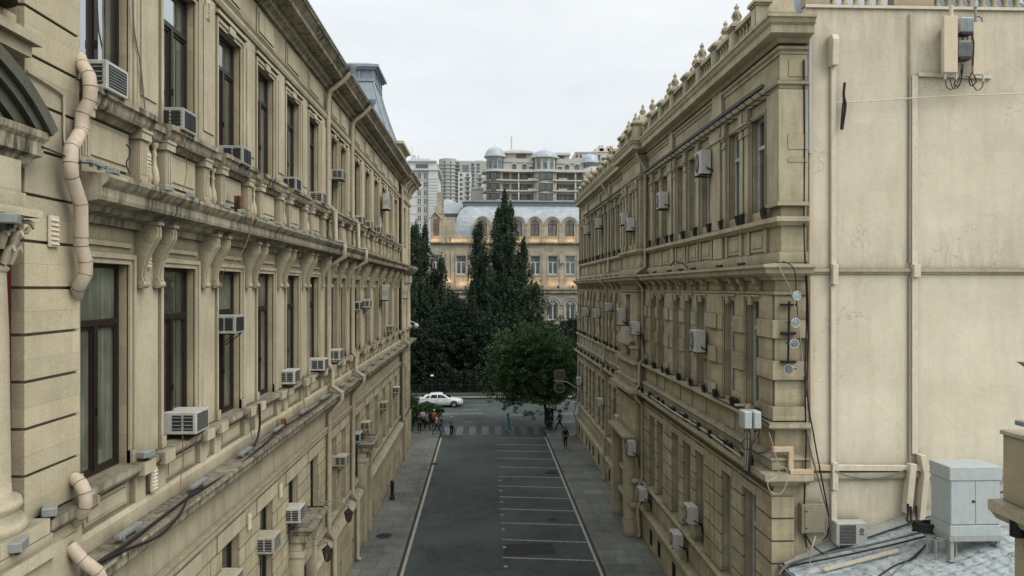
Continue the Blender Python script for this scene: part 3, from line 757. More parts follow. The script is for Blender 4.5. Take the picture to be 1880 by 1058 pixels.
acs = [('upper', 196, 163, 1.05), ('upper', 337, 238, 1), ('upper', 446, 300, 1), ('upper', 544, 349, .95), ('upper', 593, 373, .95), ('upper', 630, 329, .95), ('upper', 666, 411, .9), ('upper', 681, 419, .9), ('upper', 699, 428, .9), ('upper', 720, 441, .9),
       ('middle', 360, 798, 1.05), ('middle', 432, 613, 1), ('middle', 541, 706, 1), ('middle', 596, 681, 1), ('middle', 624, 662, 1), ('middle', 661, 570, .95), ('middle', 679, 565, .95), ('middle', 721, 609, .9),
       ('ground', 503, 1018, 1.05), ('ground', 551, 961, 1.05), ('ground', 636, 857, 1.0), ('ground', 662, 813, 1), ('ground', 679, 791, 1), ('ground', 711, 752, 1), ('ground', 733, 722, .95), ('ground', 430, 1096, 1.0)]
acused = set()
for (row, px, py, s) in acs:
    X = -5.68 if row != 'ground' else -5.62
    x, y, z = onX(px, py, X)
    k = nearest_win(y)
    while (row, k) in acused: k += 1
    acused.add((row, k))
    ACS[(px * 7 + py) % 5 % 3].place((X - .42 * s, y, z), 0, f'boxy air conditioner at the {ORD[k]} {row}-storey window of the left palace from the camera', ACG, scale=s)
# tall split units near the far corner
def split_unit(w=.8, d=.32, h=.58, side='acwhite', logo=False):
    t = thing('outdoor_air_conditioner', 'x', 'air conditioner')      # local: faces +x, origin at wall, bottom middle
    m = MB(); m.box(.16, .16 + d, -w / 2, w / 2, 0, h); m.build('casing', side, t, bevel=.015)
    fx = .16 + d
    m = MB(); m.lathe([(h * .42, 0), (h * .42, .012), (0, .012)], (fx, -w * .12, h * .5), 20, 'x', smooth=False); m.build('fan_opening', 'grille', t)
    m = MB()
    for q in range(1, 6): m.tube([(fx + .02, -w * .12 + h * .075 * q * math.cos(a * PI / 12), h * .5 + h * .075 * q * math.sin(a * PI / 12)) for a in range(25)], .005, 4, caps=False)
    for a in range(4): m.tube([(fx + .02, -w * .12 - h * .4 * math.cos(a * PI / 4), h * .5 - h * .4 * math.sin(a * PI / 4)), (fx + .02, -w * .12 + h * .4 * math.cos(a * PI / 4), h * .5 + h * .4 * math.sin(a * PI / 4))], .006, 4)
    m.build('fan_guard', 'acgrey', t)
    m = MB(); m.box(0, .03, -w * .36 + .035, w * .36 - .035, -.12, -.09); m.box(.0, .2 + d, -w * .36, -w * .36 + .035, -.035, -.002); m.box(0, .2 + d, w * .36 - .035, w * .36, -.035, -.002)
    m.box(0, .03, -w * .36, -w * .36 + .035, -.3, -.035); m.box(0, .03, w * .36 - .035, w * .36, -.3, -.035); m.build('wall_bracket', 'black', t)
    m = MB(); m.tube([(.3, w / 2, h * .25), (.28, w / 2 + .09, h * .2), (.12, w / 2 + .12, h * .1), (.03, w / 2 + .06, -.1), (.02, w / 2 + .02, -.5)], .022, 6); m.build('coolant_pipe', 'cableblack', t)
    m = MB(); m.box(.2, .16 + d - .03, -w / 2 - .006, -w / 2, h * .3, h * .62); m.build('service_cover', 'acgrey', t)
    return t
SP = Proto(split_unit())
for i, (px, py, nm) in enumerate(((707, 384, 'beside the upper windows'), (705, 551, 'between the middle windows'), (742, 548, 'on the end pavilion'))):
    x, y, z = onX(px, py, -5.75)
    SP.place((-6.02, y + .3, z), 0, f'dark-fronted outdoor cooling unit {nm} of the left palace, near its far corner', 'outdoor units on the left palace', scale=(1, 1, 1.5))
# =================================================================== RIGHT BUILDING
RB = thing('balustraded_building', 'ornate limestone building along the right pavement with finials on its roof parapet', 'building', (8.15, 19.15, 0))
FRU = Fac('R', 8.15); FRM = Fac('R', 7.98); FRG = Fac('R', 7.95)
ST = [20.22, 22.2, 25.1, 26.75, 28.45, 30.95, 32.45]
ST2 = [40.2, 41.85, 43.5, 46.0, 47.6, 50.1, 51.75, 53.4, 55.9, 57.5]
WW = 1.05
SA, SB = ST, ST2
RZU, RZM, RZG = (14.75, 17.55), (8.95, 12.15), (3.1, 6.5)
YE = 59.5
m = MB()
allw = SA + [36.65] + SB
FRU.wall(m, 19.15, YE, 13.0, 19.2, [(a, a + WW, *RZU) for a in SA + SB], rev=.26)
FRM.wall(m, 19.15, YE, 7.3, 13.0, [(a, a + WW, *RZM) for a in SA + SB], rev=.3)
FRG.wall(m, 19.15, YE, 1.6, 7.3, [(a, a + WW, *RZG) for a in SA + SB], rev=.3)
rv = [(a + .2, a + .75, .45, 1.15) for a in SA + SB]
FG2 = Fac('R', 7.82); FG2.wall(m, 19.15, YE, 0, 1.6, rv, rev=.25)
m.box(8.55, 20, 19.4, YE - .02, 0, 19.6)
m.box(8.0, 20, YE - .015, YE, 0, 19.2)
# stone return facing the camera
m.box(8.152, 8.86, 19.152, 19.4, 13.0, 19.2); m.box(7.982, 8.86, 19.152, 19.4, 7.3, 13.0); m.box(7.952, 8.86, 19.152, 19.4, 0, 7.3)
m.build('wall', 'stoneR', RB)
for (a, b, c, d) in rv:
    g = MB(); FG2.box(g, a, b, -.03, -.01, c, d)
    for q in range(4): FG2.box(g, a + .07 + q * .13, a + .09 + q * .13, -.01, .02, c, d)
    g.build('basement_grating', 'grille', RB)
# entrance bay standing forward
BY0, BY1 = 35.0, 39.3
m = MB()
for F_, z0, z1 in ((Fac('R', 7.75), 13.0, 19.2), (Fac('R', 7.6), 7.3, 13.0), (Fac('R', 7.5), 0, 7.3)):
    op = {13.0: [(36.65, 37.7, 14.75, 17.55)], 7.3: [(36.65, 37.7, 8.95, 12.15)], 0: [(36.5, 37.9, .14, 4.3)]}[z0]
    F_.wall(m, BY0, BY1, z0, z1, op, rev=.35)
    b = F_.b
    m.box(b, 8.3, BY0 - .004, BY0, z0, z1); m.box(b, 8.3, BY1, BY1 + .004, z0, z1)
m.build('entrance_bay', 'stoneR', RB)
cut = [(BY0, BY1)]
def rpath(x, bay, ret=True):
    """plan line of the street front from far end to the near corner, stepping round the entrance bay"""
    p = [(x, YE), (x, BY1), (bay, BY1), (bay, BY0), (x, BY0), (x, 19.15)]
    return p + ([(8.87, 19.15)] if ret else [])
def rband(x, bay, prof, name, mat, ret=True):
    m = MB(); m.sweep(rpath(x, bay, ret), prof, 1); return m.build(name, mat, RB)
# check side: path runs toward -Y, outward is -X
rband(7.95, 7.5, [(.0, 6.78), (.08, 6.8), (.1, 6.9), (0, 6.94)], 'string_course', 'stoneRt', False)
rband(7.95, 7.5, [(0, 7.08), (.12, 7.1), (.16, 7.2), (.34, 7.24), (.4, 7.3), (.4, 7.46), (.03, 7.52), (0, 7.52)], 'lower_ledge', 'stoneRt')
rband(7.98, 7.6, [(0, 7.52), (.14, 7.53), (.14, 7.75), (.2, 7.82), (.2, 7.86), (0, 7.96)], 'plinth_course', 'stoneRt')
rband(7.98, 7.6, [(0, 8.6), (.1, 8.62), (.2, 8.68), (.26, 8.7), (.26, 8.8), (0, 8.84)], 'window_sill_course', 'stoneRt')
rband(7.98, 7.6, [(0, 12.3), (.06, 12.32), (.08, 12.4), (0, 12.42)], 'string_course', 'stoneRt')
rband(7.98, 7.6, [(0, 12.7), (.1, 12.72), (.14, 12.8), (.3, 12.84), (.42, 12.9), (.44, 13.0), (.52, 13.06), (.52, 13.14), (-.16, 13.2)], 'middle_ledge', 'stoneRt')
rband(8.15, 7.75, [(0, 13.18), (.1, 13.2), (.1, 13.46), (.03, 13.5), (0, 13.5)], 'pedestal_course', 'stoneRt')
rband(8.15, 7.75, [(0, 14.2), (.08, 14.22), (.16, 14.3), (.22, 14.32), (.22, 14.45), (0, 14.48)], 'upper_sill_course', 'stoneRt')
rband(8.15, 7.75, [(0, 17.95), (.06, 17.96), (.08, 18.05), (.14, 18.08), (.16, 18.16), (0, 18.2)], 'architrave', 'stoneRt')
rband(8.15, 7.75, [(0, 18.9), (.05, 18.92), (.05, 19.0), (.12, 19.04), (.14, 19.1), (0, 19.12)], 'frieze_course', 'stoneRt')
rband(8.15, 7.75, [(0, 19.18), (.12, 19.2), (.2, 19.3), (.42, 19.34), (.46, 19.36), (.46, 19.56), (.52, 19.62), (.56, 19.72), (.6, 19.74), (.6, 19.82), (-.25, 19.86), (-.25, 19.2)], 'eaves_cornice', 'stoneRt')
rband(7.82, 7.42, [(0, 1.5), (.1, 1.52), (.16, 1.6), (.16, 1.7), (.08, 1.82), (-.13, 1.86)], 'plinth_moulding', 'stoneRt', False)
rband(7.95, 7.5, [(0, 2.78), (.14, 2.8), (.18, 2.9), (.14, 3.02), (0, 3.06)], 'sill_course', 'stoneRt', False)
# windows
for a in SA + SB:
    put_window(RB, FRU, a, WW, RZU[0], 2.8, 1.95, 'glassgr', -.24, 'whiteframe', leaf=False)
    put_window(RB, FRM, a, WW, RZM[0], 3.2, 2.35, 'glassgr', -.28, 'whiteframe', leaf=False)
    put_window(RB, FRG, a, WW, RZG[0], 3.4, 2.3, 'glassgr', -.28, 'whiteframe', leaf=False)
put_window(RB, Fac('R', 7.75), 36.65, WW, RZU[0], 2.8, 1.95, 'glassgr', -.3, 'whiteframe')
put_window(RB, Fac('R', 7.6), 36.65, WW, RZM[0], 3.2, 2.35, 'glassgr', -.3, 'whiteframe')
m = MB(); m.box(7.78, 7.84, 36.5, 37.9, .14, 4.3)
for q in range(3): m.box(7.75, 7.78, 36.6, 37.14, .3 + q * 1.3, 1.4 + q * 1.3); m.box(7.75, 7.78, 37.26, 37.8, .3 + q * 1.3, 1.4 + q * 1.3)
m.build('door', 'frame', RB)
# pilasters and panels of the top storey (one shape, many copies)
def copyset(bld, name, mat, items, par):
    P = Proto(bld.build(name, mat)); o = ORG[par.name]
    for it in items:
        P.place((it[0] - o[0], it[1] - o[1], it[2] - o[2]), it[3] if len(it) > 3 else 0, parent=par, scale=it[4] if len(it) > 4 else None)
pil = MB()                                                    # local: -x outward, y centred
pil.box(-.16, .02, -.2, .2, 0, .22); pil.box(-.13, .02, -.17, .17, .22, .3); pil.box(-.1, .02, -.145, .145, .3, 2.7)
pil.box(-.13, .02, -.17, .17, 2.7, 2.76); pil.box(-.115, .02, -.155, .155, 2.76, 2.95); pil.box(-.16, .02, -.19, .19, 2.95, 3.03); pil.box(-.2, .02, -.22, .22, 3.03, 3.1)
pil.box(-.14, .02, -.17, .17, 3.1, 3.48)
prs = []
for grp in ([SA[0], SA[1]], SA[2:5], SA[5:7], SB[0:3], SB[3:5], SB[5:8], SB[8:10]):
    for i, a in enumerate(grp):
        if a != SA[0]: prs.append(a - .27)
        if i == len(grp) - 1: prs.append(a + WW + .27)
        elif grp[i + 1] - a > 1.9: prs.append(a + WW + .22)
copyset(pil, 'pilaster', 'stoneRt', [(8.15, y, 14.47) for y in prs] + [(7.75, 35.5, 14.47), (7.75, 36.25, 14.47), (7.75, 38.1, 14.47), (7.75, 38.85, 14.47)], RB)
big = MB()                                                    # wide pier strip behind the paired pilasters
gaps = [(a[-1] + WW, b[0]) for a, b in ((SA[0:2], SA[2:5]), (SA[2:5], SA[5:7]), (SB[0:3], SB[3:5]), (SB[3:5], SB[5:8]), (SB[5:8], SB[8:10]))]
for (a, b) in gaps:
    m = MB(); FRU.box(m, a + .5, b - .5, 0, .16, 14.48, 17.94); FRU.box(m, a + .44, b - .44, 0, .2, 17.5, 17.7)
    FRU.box(m, a + .46, b - .46, 0, .13, 18.2, 19.17); FRU.box(m, a + .46, b - .46, 0, .1, 13.5, 14.2)
    m.build('pier', 'stoneRt', RB)
m = MB(); FRU.box(m, 19.15, 19.9, -.02, .1, 14.8, 17.94); m.box(8.05, 8.86, 19.06, 19.16, 14.8, 17.94); m.box(8.1, 8.86, 19.1, 19.155, 18.2, 18.9)
m.build('corner_pier', 'stoneRt', RB)
for (z0, z1) in ((16.3, 16.72), (18.3, 18.78), (15.95, 16.05)):
    m = MB(); m.box(8.3 if z1 < 17 else 8.34, 8.862, 19.045 if z1 < 17 else 19.085, 19.1, z0, z1); m.build('golden_patch_block', 'gold', RB)
m = MB(); m.sweep([(8.05, 19.9), (8.05, 19.06), (8.86, 19.06)], [(0, 14.74), (.05, 14.76), (.05, 14.84), (0, 14.87)], 1); m.build('corner_bead', 'gold', RB)
# sunk panels below the top windows
for a in SA + SB:
    m = MB(); FRU.box(m, a + .0, a + WW, 0, .03, 13.56, 14.16); FRU.box(m, a + .16, a + WW - .16, .028, .05, 13.68, 14.04); m.build('sunk_panel', 'stoneRt', RB)
    for e in (a - .22, a + WW + .04):
        m = MB(); FRU.box(m, e, e + .18, 0, .07, 13.5, 14.2); m.build('panel_post', 'stoneRt', RB)
# middle storey: banded piers with boss blocks, small consoles under the ledge
def piers(seq, y0, y1):
    out = []; prev = y0
    for a in seq: out.append((prev, a)); prev = a + WW
    out.append((prev, y1)); return out
PR = piers(SA, 19.15, BY0) + piers(SB, BY1, YE)
for (a, b) in PR:
    m = MB(); w = b - a; e0, e1 = (a + .02, b - .02)
    for (z0, z1) in ((8.86, 9.25), (9.98, 10.5), (11.12, 11.62)):
        if w > 1.25:
            FRM.box(m, e0, e0 + .42, 0, .09, z0, z1); FRM.box(m, e1 - .42, e1, 0, .09, z0, z1); FRM.box(m, e0 + .5, e1 - .5, 0, .14, z0, z1)
        else: FRM.box(m, e0, e1, 0, .11, z0, z1)
    FRM.box(m, a + .1, b - .1, 0, .05, 8.86, 12.3)
    m.build('banded_pier', 'stoneR', RB, bevel=.012)
    m = MB(); FRG.box(m, a + .06, b - .06, -.01, .02, 3.06, 6.78); z = 3.1
    while z < 6.5:
        if w > 1.25: FRG.box(m, e0, a + w * .36, 0, .09, z, z + .58); FRG.box(m, a + w * .4, a + w * .6, 0, .09, z, z + .58); FRG.box(m, a + w * .64, e1, 0, .09, z, z + .58)
        else: FRG.box(m, e0, e1, 0, .1, z, z + .58)
        z += .62
    m.build('rusticated_pier', 'stoneR', RB, bevel=.012)
for (z0, z1) in ((8.86, 9.25), (9.98, 10.5), (11.12, 11.62)):
    m = MB(); m.box(7.88, 8.86, 19.06, 19.16, z0, z1); m.build('boss_block', 'stoneR', RB, bevel=.012)
m = MB(); z = 3.1
while z < 6.5:
    m.box(7.86, 8.5, 19.09, 19.168, z, z + .58); z += .62
m.build('rusticated_pier', 'stoneR', RB, bevel=.01)
con = MB(); con.prism([(-.0, 0, 0), (-.1, 0, .02), (-.14, 0, .1), (-.1, 0, .18), (-.22, 0, .24), (-.26, 0, .34), (-.26, 0, .38), (0, 0, .38)], (0, .2, 0)); con.box(-.29, 0, -.02, .22, .38, .42)
cons = []
for a in SA + SB: cons += [(7.98, a - .2, 12.4), (7.98, a + WW, 12.4)]
copyset(con, 'console', 'stoneRt', cons, RB)
for a in SA + SB:
    m = MB(); FRM.surround(m, a, a + WW, 8.9, 12.12, w=.13, n=.06, steps=2); FRM.box(m, a - .16, a + WW + .16, 0, .1, 12.24, 12.3)
    FRM.box(m, a + .4, a + .65, .04, .12, 12.0, 12.26); m.build('window_surround', 'stoneRt', RB)
    m = MB(); FRU.surround(m, a, a + WW, 14.5, 17.55, w=.1, n=.05, steps=2); m.build('window_surround', 'stoneRt', RB)
    m = MB(); FRM.box(m, a + .05, a + WW - .05, 0, .03, 8.0, 8.56); m.build('sunk_panel', 'stoneRt', RB)
    m = MB(); FRG.box(m, a - .08, a + WW + .08, .0, .11, 6.5, 6.76); m.build('lintel', 'stoneRt', RB)
# entrance hood, pediment and piers
m = MB(); m.box(6.95, 7.5, 35.0, 39.1, 4.9, 5.02); m.box(6.88, 7.5, 34.9, 39.2, 5.02, 5.12); m.build('entrance_hood', 'gold', RB)
for y in (35.15, 38.45): m = MB(); m.box(7.05, 7.5, y, y + .5, 0, 4.6); m.box(7.0, 7.5, y - .05, y + .55, 0, .9); m.box(7.0, 7.5, y - .05, y + .55, 4.45, 4.9); m.build('entrance_pier', 'stoneRt', RB)
m = MB(); m.prism([(7.6, 35.6, 9.6), (7.6, 38.7, 9.6), (7.6, 38.9, 9.8), (7.6, 37.15, 10.5), (7.6, 35.4, 9.8)], (-.3, 0, 0)); m.build('small_pediment', 'stoneRt', RB)
m = MB(); m.box(7.2, 7.6, 34.6, 35.0, 9.5, 9.62); m.prism([(7.6, 34.7, 9.5), (7.25, 34.7, 9.5), (7.6, 34.7, 9.0)], (0, .25, 0)); m.build('wall_shelf', 'stoneRt', RB)
# roof parapet: pedestals, balusters, gables and finials
PX = 8.05
ped = MB(); ped.box(-.22, .22, -.25, .25, 0, .14); ped.box(-.18, .18, -.21, .21, .14, .84); ped.box(-.22, .22, -.25, .25, .84, .9); ped.box(-.27, .27, -.3, .3, .9, .99)
ped.add([(-.27, -.3, .99), (.27, -.3, .99), (.27, .3, .99), (-.27, .3, .99), (-.1, -.1, 1.14), (.1, -.1, 1.14), (.1, .1, 1.14), (-.1, .1, 1.14)], [(0, 1, 5, 4), (1, 2, 6, 5), (2, 3, 7, 6), (3, 0, 4, 7), (4, 5, 6, 7)])
ped.box(-.2, -.17, -.13, .13, .24, .74)
fin = MB(); fin.lathe([(.13, 0), (.15, .05), (.09, .1), (.07, .16), (.12, .24), (.14, .32), (.1, .42), (.06, .48), (.09, .53), (.1, .58), (.05, .64), (.03, .7), (.0, .74)], (0, 0, 0), 12)
for t in range(4): fin.tube([(math.cos(t * PI / 2) * .1, math.sin(t * PI / 2) * .1, .1), (math.cos(t * PI / 2) * .17, math.sin(t * PI / 2) * .17, .2), (math.cos(t * PI / 2) * .12, math.sin(t * PI / 2) * .12, .38)], [.05, .045, .02], 6)
gab = MB()                                                    # gable with a round niche, local -x toward the street
gp = [(0, -.52, 0), (0, .52, 0), (0, .52, .3), (0, .4, .42), (0, .3, .75), (0, .16, 1.05), (0, -.16, 1.05), (0, -.3, .75), (0, -.4, .42), (0, -.52, .3)]
gab.prism(gp, (.85, 0, 0))
gab.add([(-.02, .24 * math.cos(a * PI / 12), .34 + .24 * math.sin(a * PI / 12)) for a in range(13)] + [(-.02, .31 * math.cos(a * PI / 12), .34 + .31 * math.sin(a * PI / 12)) for a in range(13)] + [(-.08, .24 * math.cos(a * PI / 12), .34 + .24 * math.sin(a * PI / 12)) for a in range(13)] + [(-.08, .31 * math.cos(a * PI / 12), .34 + .31 * math.sin(a * PI / 12)) for a in range(13)],
        [(26 + a, 27 + a, 40 + a, 39 + a) for a in range(12)] + [(a, a + 1, 27 + a, 26 + a) for a in range(12)] + [(13 + a, 14 + a, 40 + a, 39 + a) for a in range(12)])
gab.box(-.06, .9, -.56, .56, -.02, .06)
ys = [20.4, 22.3, 24.1, 25.9, 27.6, 29.6, 31.6, 33.6]; ys += [35.5, 37.2, 39.0, 40.9, 42.8, 44.8, 46.8, 48.8, 50.8, 52.8, 54.8, 56.8, 58.8]
def px_at(y): return 7.68 if BY0 - .1 < y < BY1 + .2 else PX
copyset(ped, 'parapet_pedestal', 'stoneRt', [(px_at(y), y, 19.85) for y in ys], RB)
gy = [y for i, y in enumerate(ys) if i % 2 == 0 or 34 < y < 40]
copyset(gab, 'parapet_gable', 'stoneRt', [(px_at(y) + .25, y + .55, 20.3, 0, 1.0) for y in gy], RB)
copyset(fin, 'finial', 'stoneRt', [(px_at(y) + (.45 if y in gy else 0), y + (.55 if y in gy else 0), 20.98 if y not in gy else 21.34, 0, (.85, .85, .82)) for y in ys], RB)
bal = [(.085, 0), (.085, .05), (.05, .09), (.075, .2), (.08, .27), (.05, .38), (.035, .46), (.05, .52), (.07, .56), (.07, .62)]
for i in range(len(ys) - 1):
    a, b = ys[i] + .25, ys[i + 1] - .25; n = max(3, int((b - a) / .24)); m = MB(); x = px_at((a + b) / 2)
    for k in range(n): m.lathe(bal, (x, a + (k + .5) * (b - a) / n, 19.97), 8)
    m.box(x - .14, x + .14, a, b, 19.86, 19.97); m.box(x - .15, x + .15, a, b, 20.59, 20.72)
    m.build('balustrade', 'stoneRt', RB)
m = MB(); m.box(8.8, 20, 19.6, YE, 19.6, 19.75); m.add([(8.9, 20.5, 19.76), (8.9, YE - .5, 19.76), (14, YE - .5, 21.6), (14, 20.5, 21.6), (20, 20.5, 19.76), (20, YE - .5, 19.76)], [(0, 1, 2, 3), (3, 2, 5, 4), (0, 3, 4), (1, 5, 2)])
m.add(*frus([(9.2, 20, 20.4, 40, 19.76), (9.8, 20, 21.0, 39.4, 22.4)])); m.build('roof', 'metalroof', RB)
# plaster flank and its trim
FF = Fac('F', 19.25)
m = MB(); m.box(8.86, 21, 19.25, 19.42, 0, 20.25); m.build('flank_wall', 'plaster', RB)
m = MB(); FF.box(m, 8.87, 21, -.01, .06, 20.25, 20.33); m.build('coping', 'trunk', RB)
m = MB(); FF.mould(m, 8.88, 21, [(-.01, 12.86), (.04, 12.88), (.06, 12.93), (.1, 12.95), (.1, 13.03), (0, 13.06)]); m.build('flank_ledge', 'stoneRt', RB)
m = MB(); FF.mould(m, 8.88, 21, [(-.01, 7.2), (.08, 7.22), (.1, 7.27), (.1, 7.4), (0, 7.42)]); m.build('flank_ledge', 'stoneRt', RB)
m = MB()
xx = 9.4
m2 = MB(); m2.box(11.4, 12.55, 19.28, 19.6, 20.34, 21.25); m2.box(8.9, 9.6, 19.3, 19.6, 20.34, 21.25); m2.box(8.2, 21, 19.25, 19.62, 21.251, 21.35); m2.build('parapet_block', 'gold', RB)
while xx < 20:
    if not 11.25 < xx < 12.7:
        m.lathe([(.11, 20.33), (.11, 20.43), (.06, 20.49), (.1, 20.65), (.1, 20.73), (.06, 20.87), (.05, 21.0), (.1, 21.25)], (xx, 19.42, 0), 10)
    xx += .33
m.build('balustrade', 'stoneRt', RB)
# downpipes of the street front
for yy, x0, xb in ((34.75, 8.1, 7.88), (45.1, 8.1, 7.88)):
    pipe([(7.5, yy, 19.15), (7.7, yy, 18.8), (7.95, yy, 18.4), (7.95, yy, 13.55), (7.5, yy, 13.25), (7.42, yy, 12.95), (7.82, yy, 12.5), (7.84, yy, 8.95), (7.66, yy, 8.75), (7.66, yy, 7.7), (7.5, yy, 7.5), (7.46, yy, 7.1), (7.8, yy, 6.7), (7.8, yy, 3.1), (7.68, yy, 2.8), (7.7, yy, 1.9), (7.58, yy, 1.6), (7.68, yy, .3), (7.6, yy, .2)], .07, par=RB)
pipe([(7.88, 59.2, 12.6), (7.88, 59.2, 3.2), (7.7, 59.2, 2.9), (7.5, 59.2, 1.9), (7.68, 59.2, 1.5), (7.66, 59.2, .2)], .07, par=RB)

# =================================================================== things fixed to the right building
GRU = 'split units on the right facade'
def right_units(lst):
    for (px, py, h, X, row, desc) in lst:
        x, y, z = onX(px, py, X)
        SP.place((X + .52, y + .45, z), PI, desc, GRU, scale=(1.15, .9, h / .58))
right_units([
    (1290, 318, .84, 7.62, 'u', 'largest outdoor cooling unit on the right facade, high between top-storey windows near the rail light'),
    (1214, 382, .72, 7.62, 'u', 'outdoor cooling unit between top-storey windows just before the right facade drainpipe'),
    (1154, 423, .65, 7.3, 'u', 'darker upper-storey cooling unit hanging low on the projecting entrance bay'),
    (1143, 412, .6, 7.3, 'u', 'upper-storey cooling unit on the far edge of the entrance bay'),
    (1096, 418, .66, 7.62, 'u', 'cooling unit high on the far wing, second from the far end'),
    (1074, 430, .66, 7.62, 'u', 'cooling unit high on the far wing, nearest its far end'),
    (1280, 648, .78, 7.5, 'm', 'large pale cooling unit between middle-storey windows of the right facade'),
    (1138, 597, .85, 7.2, 'm', 'tall middle-storey cooling unit on the entrance bay of the right facade'),
    (1163, 615, .62, 7.25, 'm', 'cooling unit perched above the little stone shelf beside the drainpipe'),
    (1114, 572, .5, 7.5, 'm', 'topmost of the middle-storey cooling units on the far wing'),
    (1093, 584, .6, 7.5, 'm', 'middle-storey cooling unit on the far wing, between two others'),
    (1073, 581, .6, 7.5, 'm', 'middle-storey cooling unit at the far end of the right facade'),
    (1267, 965, .62, 7.5, 'g', 'white cooling unit beside a ground-storey window, nearest the street sill'),
    (1240, 1010, .55, 7.4, 'g', 'lowest and nearest white cooling unit on the right facade'),
    (1177, 922, .56, 7.4, 'g', 'white cooling unit beside the bent drainpipe above the plinth'),
    (1156, 838, .7, 7.1, 'g', 'white cooling unit at the near edge of the golden entrance hood'),
    (1133, 785, .6, 7.4, 'g', 'white cooling unit just behind the golden entrance hood'),
    (1099, 747, .48, 7.4, 'g', 'small white cooling unit on the far wing above the pavement'),
    (1061, 708, .6, 7.5, 'g', 'cooling unit on the far end beside the round hanging signs')])
# floodlights on the ledges
def flood():
    t = thing('floodlight', 'x', 'floodlight')
    m = MB(); m.prism([(-.05, -.1, .1), (.05, -.1, .04), (.09, -.1, .26), (.0, -.1, .3)], (0, .2, 0)); m.build('housing', 'black', t)
    m = MB(); m.quad((-.055, -.09, .11), (-.055, .09, .11), (-.008, .09, .295), (-.008, -.09, .295)); m.build('lens', 'grille', t)
    m = MB(); m.box(-.02, .02, -.12, -.1, 0, .18); m.box(-.02, .02, .1, .12, 0, .18); m.box(-.03, .03, -.12, .12, -.002, .01); m.build('yoke', 'black', t)
    return t
FLD = Proto(flood())
rows = [('top-storey sill', 7.98, 14.455, SA + SB), ('middle-storey sill', 7.78, 8.81, SA + SB), ('lower ledge', 7.6, 7.465, SA + SB)]
for (nm, X, z, seq) in rows:
    k = 0
    for a in seq:
        for e in (a - .3, a + WW + .3):
            zz = z
            FLD.place((X, e, zz), PI + rnd.uniform(-.15, .15), f'small black floodlight on the {nm} of the right facade, {ORD[k] if k < len(ORD) else str(k+1)+"th"} from the near corner' if k < 28 else f'small black floodlight on the {nm} of the right facade, {k+1}th from the near corner', 'black floodlights on the right facade ledges', scale=1.15 if z > 14 else 1.0)
            k += 1
# linear wall washers lying on ledges
def bar_light(L_=.55, mat='black'):
    t = thing('linear_light', 'x', 'wall light')
    m = MB(); m.box(-.05, .05, -L_ / 2, L_ / 2, .05, .12); m.build('casing', mat, t, bevel=.008)
    m = MB(); m.box(-.04, .04, -L_ / 2 + .02, L_ / 2 - .02, .12, .125); m.build('diffuser', 'lampgrey', t)
    m = MB(); m.box(-.04, .04, -.18, -.14, 0, .05); m.box(-.04, .04, .14, .18, 0, .05); m.build('foot', 'lampgrey', t)
    return t
BL = Proto(bar_light())
BL2 = Proto(bar_light(mat='lampgrey'))
for k, a in enumerate(SA + SB):
    BL.place((7.62, a + .5, 13.14), 0, f'dark linear light on the middle ledge of the right facade, {ORD[k]} from the near corner', 'linear lights on the right middle ledge', scale=.9)
    BL.place((7.72, a + .5, 7.5), 0, f'dark light bar on the lower ledge of the right facade, {ORD[k]} from the near corner', 'linear lights on the right lower ledge', scale=(1, 1.4, 1))
for k, (y, w) in enumerate(WL):
    BL2.place((-5.72, y + w / 2, 8.51), 0, f'pale linear light on the lower ledge under the {ORD[k]} left palace window', 'linear lights on the left lower ledge', scale=(1, 1.3, 1))
def small_light():
    t = thing('ledge_light', 'x', 'wall light')
    m = MB(); m.box(-.07, .07, -.11, .11, .04, .13); m.build('casing', 'lampgrey', t, bevel=.01)
    m = MB(); m.box(-.03, .03, -.02, .02, 0, .04); m.build('foot', 'black', t); return t
SL = Proto(small_light())
for k, (y, w) in enumerate(WL[:8]):
    SL.place((-5.52, y - .12, 14.15), .2, f'grey spotlight on the bracketed ledge just before the {ORD[k]} upper window of the palace', 'small spotlights on the bracketed ledge')
    SL.place((-5.52, y + w + .15, 14.15), -.2, f'grey spotlight on the bracketed ledge just past the {ORD[k]} upper window of the palace', 'small spotlights on the bracketed ledge')
# rail light under the eaves, near wing; tangled one on the far wing
def rail(y0, y1, X, z, label, n):
    t = thing('rail_light', label, 'rail light', (X, y0, z))
    m = MB(); m.box(X - .05, X + .05, y0, y1, z, z + .1); m.build('rail', 'black', t)
    m = MB(); m.box(X - .03, X + .03, y0 + .1, y1 - .1, z + .1, z + .104); m.build('diffuser', 'lampglass', t)
    for k in range(n):
        y = y0 + .4 + k * (y1 - y0 - .8) / (n - 1); m = MB(); m.tube([(X, y, z), (X + .12, y, z - .1), (X + .45, y, z - .1)], .014, 5); m.build('arm', 'black', t)
rail(19.35, 34.2, 7.72, 18.05, 'long thin black rail light held on arms under the near eaves of the right facade', 26)
rail(39.6, 55, 7.72, 18.05, 'long thin black rail light under the far wing eaves of the right facade', 22)
